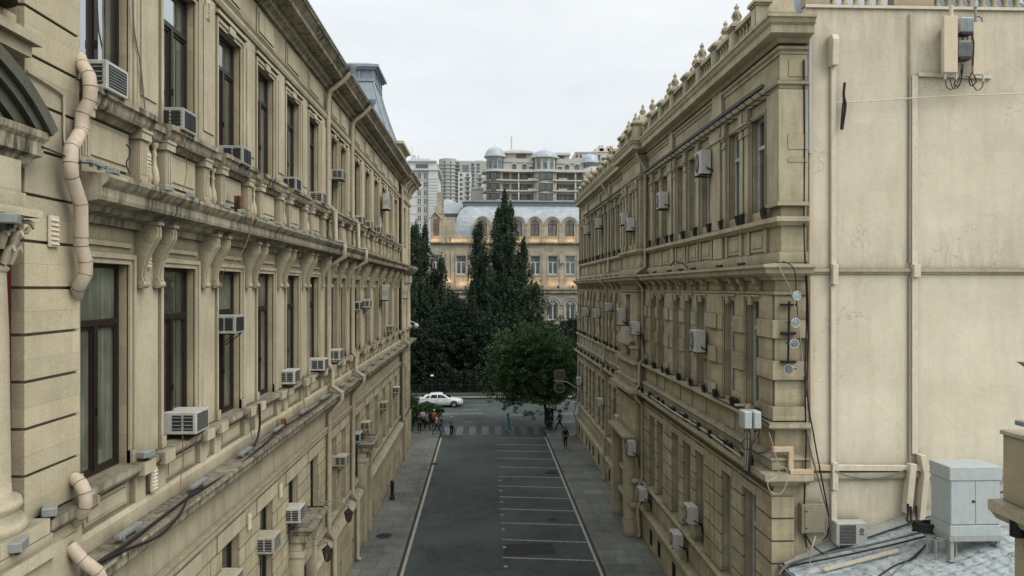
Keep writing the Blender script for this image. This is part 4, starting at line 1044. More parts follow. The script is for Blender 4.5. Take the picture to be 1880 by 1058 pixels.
# four round lamps on the corner
def round_lamp():
    t = thing('round_floodlight', 'x', 'floodlight')
    m = MB(); m.lathe([(.0, .22), (.07, .21), (.09, .12), (.15, .02), (.175, -.03), (.18, -.06), (.16, -.06)], (0, 0, 0), 20, 'y'); m.build('housing', 'lampgrey', t)
    m = MB(); m.lathe([(.185, -.05), (.188, -.072), (.165, -.078), (.155, -.06)], (0, 0, 0), 24, 'y'); m.build('rim', 'whiteframe', t)
    m = MB(); m.lathe([(.16, -.05), (.1, -.062), (0, -.068)], (0, 0, 0), 20, 'y'); m.build('lens', 'lampglass', t)
    m = MB(); m.tube([(-.19, .02, 0), (-.19, .3, 0), (.19, .3, 0), (.19, .02, 0)], .014, 5); m.build('yoke', 'black', t); return t
RL = Proto(round_lamp())
for (px, py, rz, nm) in ((1461, 543, .25, 'topmost'), (1459, 593, .1, 'second from the top'), (1457, 631, 0, 'third from the top'), (1449, 678, -.75, 'lowest, turned aside')):
    x, y, z = onY(px, py, 18.7)
    RL.place((x, y, z), rz, f'round grey floodlight with clear lens on the right corner, {nm} of four', 'round lamps on the corner', scale=.7)
m = MB(); x, y, z = onY(1449, 560, 18.95); x2, y2, z2 = onY(1447, 665, 18.95); m.tube([(x, y, z + .1), (x2, y2, z2)], .03, 8)
for zz in (z, (z + z2) / 2, z2): m.box(x - .2, x + .2, 18.95, 19.1, zz - .03, zz + .03)
tag(m.build('lamp_mast', 'black'), 'thin black mast carrying four round lamps on the right corner', 'lamp mast')
# cream trunking on the flank
def trunk(pts, w=.17, d=.1, label='', name='cable_trunking', mat='trunk'):
    m = MB()
    for a, b in zip(pts[:-1], pts[1:]):
        ax, az, bx, bz = a[0], a[1], b[0], b[1]; off = a[2] if len(a) > 2 else 0; ofb = b[2] if len(b) > 2 else 0
        if abs(az - bz) > abs(ax - bx): poly = [(ax - w / 2, 19.25 - d - off, az), (ax + w / 2, 19.25 - d - off, az), (ax + w / 2, 19.245, az), (ax - w / 2, 19.245, az)]; vec = (bx - ax, -(ofb - off), bz - az)
        else: poly = [(ax, 19.25 - d - off, az - w / 2), (ax, 19.25 - d - off, az + w / 2), (ax, 19.245, az + w / 2), (ax, 19.245, az - w / 2)]; vec = (bx - ax, 0, bz - az)
        m.prism(poly, vec)
    return tag(m.build(name, mat, bevel=.006), label, 'trunking', 'trunking on the plaster flank')
def wx(px, py=500): x, y, z = onY(px, py, 19.2); return x
def wz(px, py): return onY(px, py, 19.2)[2]
t1 = wx(1530); t2 = wx(1677)
m = MB(); m.prism([(t1 - .13, 19.25, 19.45), (t1 - .13, 19.02, 19.45), (t1 - .13, 18.95, 19.3), (t1 - .13, 18.98, 18.6), (t1 - .13, 19.25, 18.6)], (.17, 0, 0))
m.box(t1 - .075, t1 + .065, 19.16, 19.245, 13.15, 18.6); m.box(t1 - .08, t1 + .07, 19.05, 19.2, 12.6, 13.15); m.box(t1 - .075, t1 + .065, 19.165, 19.245, 7.7, 12.55)
m.box(t1 - .085, t1 + .075, 19.06, 19.2, 6.95, 7.7); m.box(t1 - .07, t1 + .09, 19.16, 19.245, 5.75, 6.9); m.prism([(t1 - .07, 19.16, 5.75), (t1 + .09, 19.16, 5.75), (t1 + .09, 19.245, 5.75), (t1 - .07, 19.245, 5.75)], (.14, -.12, -.32))
tag(m.build('cable_duct', 'trunk', bevel=.008), 'straight cream duct down the plaster flank with a hooked top', 'duct')
trunk([(t2 + .03, wz(1677, 140)), (t2 + .03, 13.15)], .165, .08, 'wide cream trunking down the plaster flank from the antenna cluster')
trunk([(t2 + .03, 13.15), (t2 + .03, 12.8)], .19, .2, 'short trunking box where the flank trunking jumps the ledge')
trunk([(t2 + .03, 12.8), (t2 + .03, 7.9)], .165, .08, 'wide cream trunking on the lower plaster flank between the two ledges')
trunk([(t2 - .1, 7.65), (t2 - .24, 6.3)], .18, .24, 'left one of two orange-tinted trunking ends hanging below the flank ledge')
trunk([(t2 + .16, 7.9), (t2 + .26, 7.35), (t2 + .13, 6.1)], .16, .25, 'right one of two trunking ends hanging below the flank ledge')
trunk([(t2 + .14, wz(1677, 137)), (wx(1820), wz(1820, 142))], .1, .08, 'horizontal cream trunking from the flank duct to the antenna cluster')
trunk([(8.9, 7.56), (t1 - .1, 7.54)], .15, .12, 'orange-tan trunking lying on the lower flank ledge', mat='orangetr')
trunk([(t1 + .1, 7.54), (wx(1712), 7.5)], .15, .12, 'cream trunking lying on the lower flank ledge right of the duct')
m = MB(); m.box(7.8, 8.38, 18.86, 18.98, 8.06, 8.19); m.box(8.24, 8.38, 18.86, 18.98, 7.56, 8.06); m.box(8.26, 8.9, 18.8, 18.98, 7.47, 7.58)
tag(m.build('cable_trunking', 'orangetr', bevel=.005), 'angled orange-tan trunking turning down at the right building corner', 'trunking', 'trunking on the plaster flank')
m = MB(); m.tube([(t2 - .1, 19.2, 20.1), (t2 - .11, 19.2, 13.2)], .022, 6); m.tube([(t2 - .11, 19.2, 12.8), (t2 - .11, 19.2, 7.6)], .022, 6)
tag(m.build('conduit', 'pipeR'), 'thin conduit running beside the wide flank trunking', 'conduit')
m = MB(); m.tube([(8.93, 19.12, 19.4), (8.93, 19.12, 16.2)], .05, 8); tag(m.build('conduit', 'cabinet'), 'short pale grey pipe at the top of the flank corner', 'conduit')
m = MB(); m.tube([(8.96, 19.17, 16.2), (8.96, 19.17, 13.1)], .045, 8); m.tube([(8.97, 19.15, 12.8), (8.97, 19.15, 7.6)], .045, 8); tag(m.build('conduit', 'orangetr'), 'tan pipe running down the flank corner beside the cables', 'conduit')
# cables
def cable(pts, r, mat, label, name='cable', grp=None, par=None, sub=6):
    P = [Vector(p) for p in pts]; out = []
    for i in range(len(P) - 1):
        p0, p1, p2, p3 = P[max(i - 1, 0)], P[i], P[i + 1], P[min(i + 2, len(P) - 1)]
        for q in range(sub):
            t = q / sub
            out.append(.5 * ((2 * p1) + (-p0 + p2) * t + (2 * p0 - 5 * p1 + 4 * p2 - p3) * t * t + (-p0 + 3 * p1 - 3 * p2 + p3) * t ** 3))
    out.append(P[-1]); m = MB(); m.tube(out, r, 6)
    o = m.build(name, mat, par)
    return tag(o, label, 'cable', grp) if par is None else o
def onf(px, py, Y=19.05): return onY(px, py, Y)
cable([onf(1476, 110), onf(1477, 250), onf(1476, 400), onf(1478, 480, 18.8), onf(1481, 560), onf(1478, 700), onf(1480, 800), onf(1478, 880, 18.9), onf(1476, 960), onf(1481, 1005)], .022, 'cableblack', 'long black cable down the joint between stone corner and plaster flank')
cable([onf(1480, 480, 18.8), onf(1484, 600), onf(1482, 720), onf(1494, 800), onf(1505, 860, 18.8), onf(1520, 940), onf(1520, 980), onf(1508, 992)], .02, 'cableblack', 'black cable curving from the corner down past the beige steel box')
cable([onf(1481, 700), onf(1484, 800), onf(1500, 870, 18.8), onf(1516, 930), onf(1522, 960), onf(1512, 978), onf(1496, 972)], .018, 'cablegrey', 'grey cable looping beneath the beige steel box')
cable([onf(1480, 730), onf(1486, 820), onf(1510, 905), onf(1518, 950), onf(1514, 985), onf(1500, 993)], .016, 'cablewhite', 'pale cable looping beside the beige steel box')
cable([onf(1478, 980), onf(1490, 1000), onf(1512, 1018, 18.6)], .02, 'cableblack', 'black cable slanting from the corner down to the metal roof')
cable([onf(1412, 795, 18.55), (7.85, 18.6, 7.6), onf(1410, 885, 18.5), onf(1415, 903, 18.5), onf(1432, 907, 18.5), onf(1443, 890, 18.5), onf(1444, 862, 18.6), onf(1432, 858, 18.6)], .014, 'cablewhite', 'thin pale cable drooping in a loop below the lower corner ledge')
cable([onf(1430, 487, 18.6), onf(1440, 510, 18.5), onf(1452, 535, 18.6), onf(1466, 600, 18.8), onf(1476, 690, 19)], .012, 'cablewhite', 'thin pale wire from the middle ledge past the round lamps')
cable([onf(1436, 480, 18.6), onf(1452, 487, 18.5), onf(1460, 505, 18.5), onf(1463, 560, 18.9), onf(1470, 640, 19)], .015, 'cableblack', 'thin black cable from the middle ledge behind the round lamps')
cable([onf(1536, 188), onf(1600, 186), onf(1680, 180), onf(1760, 176), onf(1880, 172)], .017, 'trunk', 'thin cream cable sagging across the upper plaster flank')
cable([onf(1534, 865), onf(1560, 875), onf(1600, 879), onf(1640, 872), onf(1664, 862)], .02, 'cablegrey', 'grey cable sagging below the lower flank ledge')
cable([onf(1551, 152), onf(1549, 175), onf(1552, 195), onf(1546, 238)], .035, 'cableblack', 'black cable stub hanging from a hole in the upper plaster flank')
cable([onf(1549, 180), onf(1546, 210), onf(1544, 238)], .025, 'cableblack', 'shorter black cable end beside the stub on the upper flank')
# wall boxes on the flank
t = thing('electrical_box', 'beige steel box on the flank corner with cables looping under it', 'electrical box', onY(1495, 980, 19.1))
a = onY(1472, 980, 18.95); b = onY(1515, 926, 18.95)
m = MB(); m.box(a[0], b[0], 18.95, 19.2, a[2], b[2]); m.build('casing', 'boxbeige', t, bevel=.012)
m = MB(); m.box(a[0] + .08, b[0] - .02, 18.93, 18.95, a[2] + .03, b[2] - .05); m.build('door', 'boxbeige', t, bevel=.006)
m = MB(); m.tube([(a[0] + .12, 18.93, a[2] + .15), (a[0] + .12, 18.91, a[2] + .15)], .02, 8); m.tube([(a[0] + .12, 18.93, b[2] - .18), (a[0] + .12, 18.91, b[2] - .18)], .02, 8); m.build('lock', 'black', t)
# pair of pale boxes on a mast at the ledge corner
mt = thing('box_mast', 'upright stone-coloured mast on the lower ledge carrying two pale boxes', 'mast', (7.35, 18.6, 7.46))
x, y, z = onY(1362, 860, 18.3)
m = MB(); m.box(7.28, 7.4, 19.5, 19.62, 7.4, 9.25); m.build('post', 'boxbeige', mt)
m = MB(); m.box(7.0, 7.45, 19.53, 19.58, 9.2, 9.26); m.build('cross_arm', 'boxbeige', mt)
for k, (p0, p1) in enumerate(((1366, 1381), (1384, 1398))):
    a = onY(p0, 788, 18.9); b = onY(p1, 756, 18.9)
    t = thing('junction_box', ['left', 'right'][k] + ' one of two small pale blue-grey boxes at the corner ledge, cables below', 'electrical box', a)
    m = MB(); m.box(a[0], b[0], 18.9, 19.3, a[2], b[2]); m.build('casing', 'cabinet', t, bevel=.02)
    m = MB(); m.box(a[0] + .02, b[0] - .02, 18.885, 18.9, a[2] + .02, b[2] - .02); m.build('lid', 'cabinet', t, bevel=.01)
    for q in range(3):
        xx = a[0] + .05 + q * .06; m = MB(); m.tube([(xx, 19.0, a[2]), (xx, 19.0, a[2] - .1)], .014, 6); m.build('cable_gland', 'black', t)
for k, (p0, p1) in enumerate(((1370, 1372), (1376, 1376), (1388, 1380), (1394, 1378))):
    cable([onf(p0, 789, 18.95), onf(p0 + (2 if k < 2 else -3), 800, 18.95), onf(p1, 825, 18.8), onf(p1 - 2, 850, 18.7), onf(p1 - 3, 872, 18.7)], .014, 'cableblack', f'{ORD[k]} black cable dropping from the pale junction boxes to the ledge', grp='cables under the junction boxes')
m = MB(); cx, cy, cz = onf(1370, 815, 18.75)
m.tube([(cx + .13 * math.cos(a / 12 * 2 * PI), cy - .03 * (a % 3), cz + .15 * math.sin(a / 12 * 2 * PI)) for a in range(26)], .016, 6)
tag(m.build('cable_coil', 'cableblack'), 'small coil of black cable hanging under the pale junction boxes', 'cable coil')
cable([onf(1380, 826, 18.7), onf(1390, 832, 18.6), onf(1405, 830, 18.6), onf(1414, 824, 18.75)], .022, 'cableblack', 'short black cable running right from the coil to the trunking')
# branded outdoor unit on the flank
a = onY(1536, 1002, 18.85); b = onY(1593, 960, 18.85)
t = thing('outdoor_air_conditioner', 'white outdoor unit with round red and blue logo low on the plaster flank', 'air conditioner', a)
w = b[0] - a[0]; h = b[2] - a[2]; Y0 = 18.85
m = MB(); m.box(a[0], b[0], Y0, 19.18, a[2], b[2]); m.build('casing', 'acwhite', t, bevel=.02)
m = MB(); m.box(a[0] + w * .1, a[0] + w * .62, Y0 - .008, Y0, a[2] + h * .08, b[2] - h * .1); m.build('fan_opening', 'grille', t)
m = MB()
for q in range(13): zz = a[2] + h * (.11 + q * .063); m.box(a[0] + w * .1, a[0] + w * .62, Y0 - .014, Y0 - .008, zz, zz + .007)
m.build('fan_guard', 'acgrey', t)
lx, lz = a[0] + w * .81, a[2] + h * .66
m = MB(); m.tube([(lx + .05 * math.cos(q * PI / 8), Y0 - .006, lz + .05 * math.sin(q * PI / 8)) for q in range(2, 15)], .013, 6); m.build('logo_ring', plain('logo_blue', (.03, .04, .12), .5), t)
m = MB(); m.tube([(lx + .05 * math.cos(q * PI / 8), Y0 - .007, lz + .05 * math.sin(q * PI / 8)) for q in range(-2, 3)], .012, 6); m.tube([(lx + .045, Y0 - .007, lz), (lx, Y0 - .007, lz), (lx - .01, Y0 - .007, lz - .01)], .012, 6); m.build('logo_mark', plain('logo_red', (.5, .05, .06), .5), t)
def text_part(s, size, loc, rot, mat, par, name='lettering'):
    c = bpy.data.curves.new(name, 'FONT'); c.body = s; c.size = size; c.align_x = 'CENTER'; c.extrude = .002
    o = bpy.data.objects.new(name, c); COL.objects.link(o); me = bpy.data.meshes.new_from_object(o.evaluated_get(bpy.context.evaluated_depsgraph_get())); bpy.data.objects.remove(o)
    o = bpy.data.objects.new(name, me); COL.objects.link(o); me.materials.clear(); me.materials.append(M[mat] if isinstance(mat, str) else mat); o.parent = par
    q = ORG[par.name]; o.location = (loc[0] - q[0], loc[1] - q[1], loc[2] - q[2]); o.rotation_euler = rot; return o
text_part('GREE', .06, (lx, Y0 - .006, lz - .125), (PI / 2, 0, 0), 'grille', t)
m = MB(); m.box(a[0] + .06, a[0] + .1, Y0 + .02, 19.24, a[2] - .04, a[2] - .003); m.box(b[0] - .1, b[0] - .06, Y0 + .02, 19.24, a[2] - .04, a[2] - .003); m.build('wall_bracket', 'acgrey', t)
# antenna cluster
a = onY(1733, 133, 18.75); b = onY(1759, 29, 18.75)
t = thing('panel_antenna', 'tall flat tan antenna panel high on the plaster flank', 'antenna', (a[0], 18.75, a[2]))
m = MB(); m.box(a[0], b[0], 18.75, 18.88, a[2], b[2]); m.build('panel', 'tan', t, bevel=.015)
for k, px in enumerate((1735, 1755)):
    c0 = onY(px, 146, 18.82); m = MB(); m.tube([(c0[0], 18.82, a[2] + .0), (c0[0], 18.82, c0[2])], .028, 8); m.build('connector', 'whiteframe', t)
m = MB(); m.tube([(b[0] - .06, 18.95, a[2]), (b[0] - .06, 18.95, b[2] + .35)], .05, 8); m.box(b[0] - .15, b[0] + .03, 18.9, 19.24, a[2] + .2, a[2] + .26); m.box(b[0] - .15, b[0] + .03, 18.9, 19.24, b[2] - .26, b[2] - .2); m.build('mounting_pole', 'trunk', t)
for (p0, q0, p1, q1, lb, mt_) in ((1765, 58, 1789, 31, 'upper light grey radio box beside the antenna panel', 'cabinet'), (1762, 104, 1786, 74, 'lower darker grey radio box beside the antenna panel', 'lampgrey')):
    a = onY(p0, q0, 18.8); b = onY(p1, q1, 18.8)
    t = thing('radio_unit', lb, 'radio unit', a)
    m = MB(); m.box(a[0], b[0], 18.8, 19.1, a[2], b[2]); m.build('casing', mt_, t, bevel=.03)
    m = MB()
    for q in range(7): xx = a[0] + .04 + q * (b[0] - a[0] - .08) / 6; m.box(xx - .006, xx + .006, 18.775, 18.8, a[2] + .05, b[2] - .05)
    m.build('cooling_fin', mt_, t)
    m = MB(); m.box(a[0] + .02, b[0] - .02, 18.82, 19.08, a[2] - .06, a[2] - .001); m.build('connector_panel', 'black', t)
p0 = onY(1792, 135, 18.95); p1 = onY(1791, 14, 18.95)
t = thing('antenna_pole', 'slim white pole beside the radio boxes, white tip above the coping', 'pole', p0)
m = MB(); m.tube([p0, p1], .035, 8); m.build('pole', 'lampgrey', t); m = MB(); m.tube([p1, (p1[0], p1[1], p1[2] + .18)], .055, 10); m.build('cap', 'whiteframe', t)
for k, (pl) in enumerate((((1736, 146), (1738, 160), (1748, 164), (1758, 152), (1764, 130), (1765, 112)), ((1755, 146), (1752, 156), (1760, 158), (1766, 140), (1768, 118)), ((1744, 146), (1750, 162), (1762, 156), (1766, 128)),
                           ((1786, 132), (1779, 145), (1783, 158), (1792, 150), (1788, 138)), ((1805, 148), (1803, 160), (1794, 166), (1786, 156), (1780, 142), (1770, 140)), ((1768, 58), (1769, 66), (1766, 76)), ((1776, 58), (1777, 66), (1775, 75)), ((1784, 58), (1785, 68), (1788, 80), (1786, 120)), ((1794, 30), (1802, 34), (1802, 44), (1795, 52)))):
    cable([onY(x_, y_, 18.85 + .05 * (k % 3)) for x_, y_ in pl], .012 + .004 * (k % 2), 'cableblack', f'black antenna cable loop in the radio cluster on the flank, {ORD[k]} from the panel side', grp='antenna cables')
p0 = onY(1808, 136, 18.85); p1 = onY(1800, 40, 18.85)
m = MB(); m.box(p0[0] - .28, p0[0] - .0, 18.9, 19.0, p0[2], p1[2]); t = m.build('panel_antenna', 'tan', bevel=.01); tag(t, 'second flat tan antenna panel behind the slim white pole', 'antenna')
m = MB(); m.tube([onY(1805, 137, 18.88), onY(1805, 150, 18.88)], .028, 8); tag(m.build('antenna_connector', 'whiteframe'), 'white cable connector under the second antenna panel', 'connector')

# =================================================================== metal roof below, cabinet and what lies on it
RX0, RZ0, SL_ = 8.2, 4.9, .32
def rz_(x): return RZ0 + (x - RX0) * SL_
ar = thing('lower_roof_building', 'low building beneath the flank with a pale blue-grey pantile metal roof', 'building', (8.2, 19.2, 0))
m = MB(); m.box(8.35, 20, 2, 19.24, 0, RZ0 - .15); m.build('wall', 'plaster', ar)
m = MB(); nx, ny = 150, 100; x0, x1, y0, y1 = RX0, 20.0, 6.0, 19.22
vs = []; fs = []
for j in range(ny + 1):
    for i in range(nx + 1):
        x = x0 + (x1 - x0) * i / nx; y = y0 + (y1 - y0) * j / ny
        ph = (x - x0) / .35; step = (ph - math.floor(ph)) * -.035; wv = .022 * math.cos((y) / .2 * 2 * PI)
        vs.append((x, y, rz_(x) + step + wv * 1.0))
for j in range(ny):
    for i in range(nx): fs.append((j * (nx + 1) + i, j * (nx + 1) + i + 1, (j + 1) * (nx + 1) + i + 1, (j + 1) * (nx + 1) + i))
m.add(vs, fs)
rm, nt, b_ = new_mat('pantile_metal'); v, g = pos(nt)
n1 = noise_n(nt, v, 1.6, 6, .7); n2 = noise_n(nt, v, 7, 5, .7)
c_ = mix(nt, ramp(nt, n1, [(.35, 0), (.65, 1)]), (.33, .40, .43), (.50, .56, .58)); c_ = mix(nt, ramp(nt, n2, [(.52, 0), (.66, .85)]), c_, (.13, .12, .09))
L(nt, c_, b_.inputs['Base Color']); b_.inputs['Roughness'].default_value = .55
m.build('roof', rm, ar)
m = MB(); m.mould if 0 else None
m.prism([(RX0 - .12, 6, RZ0 + .04), (RX0 - .12, 6, RZ0 - .1), (RX0 + .06, 6, RZ0 - .1), (RX0 + .06, 6, RZ0 - .06), (RX0 - .08, 6, RZ0 - .06), (RX0 - .08, 6, RZ0 + .04)], (0, 13.1, 0)); m.build('gutter', 'metalroof', ar)
m = MB(); m.prism([(RX0, 19.0, rz_(RX0) + .05), (RX0, 19.24, rz_(RX0) + .16), (RX0, 19.24, rz_(RX0) + .05)], (11.8, 0, 11.8 * SL_)); m.build('flashing', 'acgrey', ar)
def onroof(px, py, up=.03):
    d = ray(px, py); a_, bz = d[0], d[2]
    # EYE + k*dz = RZ0 + (k*dx-RX0)*SL + up
    k = (RZ0 - RX0 * SL_ + up - EYE) / (bz - a_ * SL_)
    return (a_ * k, d[1] * k, EYE + bz * k)
a = onroof(1512, 1048, .04); b = onroof(1649, 1012, .04)
m = MB(); m.prism([(a[0], a[1] - .07, a[2]), (a[0], a[1] + .07, a[2]), (a[0], a[1] + .07, a[2] + .04), (a[0], a[1] - .07, a[2] + .04)], tuple(Vector(b) - Vector(a))); tag(m.build('loose_trunking', 'trunk'), 'loose cream length of trunking lying on the metal roof', 'trunking')
cable([onroof(1437, 1052), onroof(1452, 1040), onroof(1500, 1030, .1), onroof(1560, 1018, .1), onroof(1640, 1000, .12), onroof(1700, 985, .12), onroof(1760, 975, .1)], .022, 'cableblack', 'thick black cable along the top of the metal roof by the wall')
cable([onroof(1430, 1056), onroof(1448, 1036, .12), onroof(1510, 1018, .14), onroof(1600, 1000, .14), onroof(1690, 978, .14)], .028, 'cablegrey', 'thick grey hose along the metal roof edge against the wall')
cable([onroof(1590, 1075), onroof(1640, 1040), onroof(1672, 1028), onroof(1690, 1012), onroof(1700, 1000)], .02, 'cableblack', 'black cable snaking over the metal roof toward the cable ramp')
cable([onroof(1620, 1070), onroof(1660, 1035), onroof(1680, 1018), onroof(1696, 1005)], .014, 'cablegrey', 'thin grey cable snaking over the metal roof toward the cable ramp')
cable([onf(1497, 985, 18.7), onf(1490, 1010, 18.4), onroof(1486, 1040), onroof(1478, 1056)], .018, 'cablewhite', 'pale rope hanging from the beige box onto the metal roof')
# cabinet
CF = 16.7
bl = onY(1744, 990, CF); br = onY(1838, 990, CF); tp = onY(1744, 860, CF); bk = CF + .75
t = thing('equipment_cabinet', 'large pale blue-grey double-door cabinet standing on legs on the metal roof', 'cabinet', (bl[0], CF, rz_(bl[0])))
x0, x1 = bl[0], br[0]; zb, zt = bl[2], tp[2]
m = MB(); m.box(x0 + .015, x1 - .015, CF + .02, bk, zb + .33, zt - .3); m.build('body', 'cabinet', t, bevel=.008)
m = MB(); m.box(x0 - .02, x1 + .02, CF - .02, bk + .02, zt - .3, zt + .03); m.build('top_hood', 'cabinet', t, bevel=.012)
for k, (a0, a1) in enumerate(((x0 + .03, (x0 + x1) / 2 - .006), ((x0 + x1) / 2 + .006, x1 - .03))):
    m = MB(); m.box(a0, a1, CF - .0, CF + .03, zb + .35, zt - .32); d = m.build('door', 'cabinet', t, bevel=.006)
    if k == 0:
        m = MB(); m.lathe([(.0, -.03), (.03, -.03), (.035, 0)], (a1 - .05, CF, (zb + zt) / 2 + .05), 10, 'y'); h = m.build('lock', 'grille'); h.parent = d; h.location = tuple(-c for c in ORG[t.name])
m = MB(); m.box(x0, x1, CF - .01, bk + .01, zb + .06, zb + .32); m.build('plinth', 'cabinet', t, bevel=.01)
m = MB(); m.box(x0 - .03, x1 + .03, CF - .04, bk + .03, zb - .05, zb + .06); m.build('base_frame', 'acgrey', t)
for (lx_, ly_) in ((x0 + .02, CF), (x1 - .1, CF), (x0 + .02, bk - .08), (x1 - .1, bk - .08)):
    m = MB(); m.box(lx_, lx_ + .08, ly_, ly_ + .08, rz_(lx_) - .02, zb - .05); m.box(lx_ - .04, lx_ + .12, ly_ - .04, ly_ + .12, rz_(lx_), rz_(lx_) + .02); m.build('leg', 'acgrey', t)
# cable ramp with a heap of black cable
t = thing('cable_ramp', 'small grey steel cable tray on thin legs left of the cabinet', 'cable tray', onroof(1700, 1020))
A = onY(1664, 955, 18.9); B = onY(1702, 985, 17.3); C_ = onY(1738, 985, 17.2)
m = MB(); m.tube([A, B, C_], .025, 6); A2 = (A[0], A[1] - .25, A[2]); B2 = (B[0] + .0, B[1] - .35, B[2]); m.tube([A2, B2, (C_[0], C_[1] - .35, C_[2])], .025, 6)
for q in range(6):
    p = Vector(A).lerp(Vector(B), q / 5); p2 = Vector(A2).lerp(Vector(B2), q / 5); m.tube([p, p2], .014, 5)
m.build('tray', 'acgrey', t)
for (p) in (B, B2, C_):
    m = MB(); m.tube([p, (p[0], p[1], rz_(p[0]))], .025, 6); m.build('leg', 'acgrey', t)
for (p) in ((C_[0], C_[1] - .35, C_[2]),):
    m = MB(); m.tube([p, (p[0], p[1], rz_(p[0]))], .025, 6); m.build('leg', 'acgrey', t)
m = MB(); r2 = random.Random(3); c0 = Vector(onY(1706, 970, 17.5))
for k in range(9):
    pts = []; ph = r2.random() * 6
    for q in range(16):
        th = ph + q / 15 * 5.5; pts.append(c0 + Vector((.38 * math.cos(th) + r2.uniform(-.03, .03), .3 * math.sin(th) * .6, .04 * k * .4 + .07 * math.sin(th * 2 + k) - .02)))
    m.tube(pts, .035, 6)
tag(m.build('cable_heap', 'cableblack'), 'tangled heap of thick black cable on the steel tray beside the cabinet', 'cable heap')
for k, (pa, pb) in enumerate((((1667, 925), (1668, 958)), ((1672, 930), (1675, 962)), ((1682, 928), (1684, 964)))):
    cable([onY(*pa, 19.0), onY((pa[0] + pb[0]) // 2, (pa[1] + pb[1]) // 2 + 5, 18.9), onY(*pb, 18.6), tuple(c0)], .03, 'cableblack', f'thick black cable from the trunking ends to the tray, {["left", "middle", "right"][k]} of three', grp='cables entering the tray')
# near right parapet pier
YN = 9.1
t = thing('parapet_pier', 'golden stone pier with projecting ledge at the lower right edge of the view', 'pier', onY(1875, 1058, YN))
a = onY(1841, 918, YN + .9); b = onY(1841, 797, YN + .9)
m = MB(); m.box(a[0], a[0] + 1.6, YN - 2, YN + .9, a[2], b[2]); m.build('upper_block', 'gold', t, bevel=.01)
m = MB(); m.box(a[0] - .03, a[0] + 1.6, YN - 2.04, YN + .93, b[2], b[2] + .06); m.build('cap_slab', 'stoneLt', t, bevel=.008)
c0_ = onY(1828, 945, YN); m = MB(); m.sweep([(a[0] + 1.6, YN + .9), (a[0], YN + .9), (a[0], YN - 2)], [(-.02, a[2] - .3), (.06, a[2] - .28), (.1, a[2] - .2), (.13, a[2] - .18), (.13, a[2] - .02), (-.02, a[2])], 1)
m.box(a[0] + .01, a[0] + 1.6, YN - 2, YN + .89, a[2] - .29, a[2] - .005); m.build('ledge', 'stoneLt', t)
m = MB(); m.box(a[0] + .1, a[0] + 1.6, YN - 2, YN + .8, 4, a[2] - .29); m.build('lower_shaft', 'stoneR', t)
PXL = a[0]
p = onY(1866, 985, YN + .3); p = (PXL - .02, onX(1866, 985, PXL - .05)[1], onX(1866, 985, PXL - .05)[2])
t = thing('pier_lantern', 'black wall lamp on the right edge pier under its ledge', 'lamp', p)
m = MB(); m.tube([(p[0] - .02, p[1], p[2]), (p[0] - .02, p[1], p[2] + .36)], .09, 12); m.build('housing', 'black', t)
m = MB(); m.box(p[0], p[0] + .14, p[1] - .03, p[1] + .03, p[2] + .1, p[2] + .3); m.build('bracket', 'black', t)
p = onY(1862, 780, YN + .5)
t = thing('pier_top_lamp', 'small grey linear lamp on top of the right edge pier', 'lamp', (p[0], p[1], b[2] + .06))
m = MB(); m.box(p[0], p[0] + .1, YN + .1, YN + .5, p[2], p[2] + .07); m.build('casing', 'lampgrey', t, bevel=.01)
m = MB(); m.box(p[0] + .02, p[0] + .08, YN + .25, YN + .33, b[2] + .06, p[2]); m.build('stand', 'black', t)
p = onY(1868, 664, YN)
m = MB(); m.prism([(p[0], YN - .1, p[2]), (p[0] + .6, YN - .1, p[2] + .0), (p[0] + .6, YN - .1, p[2] - .25), (p[0] + .14, YN - .1, p[2] - .1), (p[0] + .04, YN - .1, p[2] - .03)], (0, .12, 0)); m.box(p[0] + .5, p[0] + 1.2, YN - .1, YN + .02, b[2] + .07, p[2] - .05)
tag(m.build('cornice_fragment', 'stoneLt'), 'corner of a carved stone cornice just entering at the right edge', 'cornice')
# =================================================================== GROUND AND STREETS
def surf(name, mat, x0, x1, y0, y1, z, kind='structure'):
    m = MB(); m.quad((x0, y0, z), (x1, y0, z), (x1, y1, z), (x0, y1, z)); return tag(m.build(name, mat), kind=kind)
def road_mat(name, a, b_, tiles=None, speck=.35):
    m, nt, b = new_mat(name); v, g = pos(nt)
    c = mix(nt, ramp(nt, noise_n(nt, v, .35, 6, .65), [(.35, 0), (.65, 1)]), a, b_)
    c = mix(nt, math_n(nt, 'MULTIPLY', ramp(nt, noise_n(nt, v, 1.1, 6, .8), [(.48, 0), (.6, 1)]), .55), c, tuple(x * .62 for x in a))
    c = mix(nt, ramp(nt, noise_n(nt, v, .13, 3, .6), [(.45, 0), (.6, .5)]), c, tuple(x * 1.45 for x in b_))
    if tiles:
        br = N(nt, 'ShaderNodeTexBrick'); L(nt, v, br.inputs['Vector']); br.inputs['Scale'].default_value = 1; br.inputs['Brick Width'].default_value = tiles[0]; br.inputs['Row Height'].default_value = tiles[1]
        br.inputs['Mortar Size'].default_value = .012; br.inputs['Color1'].default_value = (.8, .8, .8, 1); br.inputs['Color2'].default_value = (1.1, 1.1, 1.1, 1); br.inputs['Mortar'].default_value = (.3, .3, .3, 1)
        c = mix(nt, 1.0, c, br.outputs[0], 'MULTIPLY')
    s = noise_n(nt, v, 30, 4, .75); c = mix(nt, speck, c, ramp(nt, s, [(.3, .6), (.7, 1.4)]), 'MULTIPLY')
    L(nt, c, b.inputs['Base Color']); b.inputs['Roughness'].default_value = .8; b.inputs['Specular IOR Level'].default_value = .3
    bp = N(nt, 'ShaderNodeBump'); bp.inputs['Strength'].default_value = .3; bp.inputs['Distance'].default_value = .01; L(nt, s, bp.inputs['Height']); L(nt, bp.outputs[0], b.inputs['Normal'])
    return m
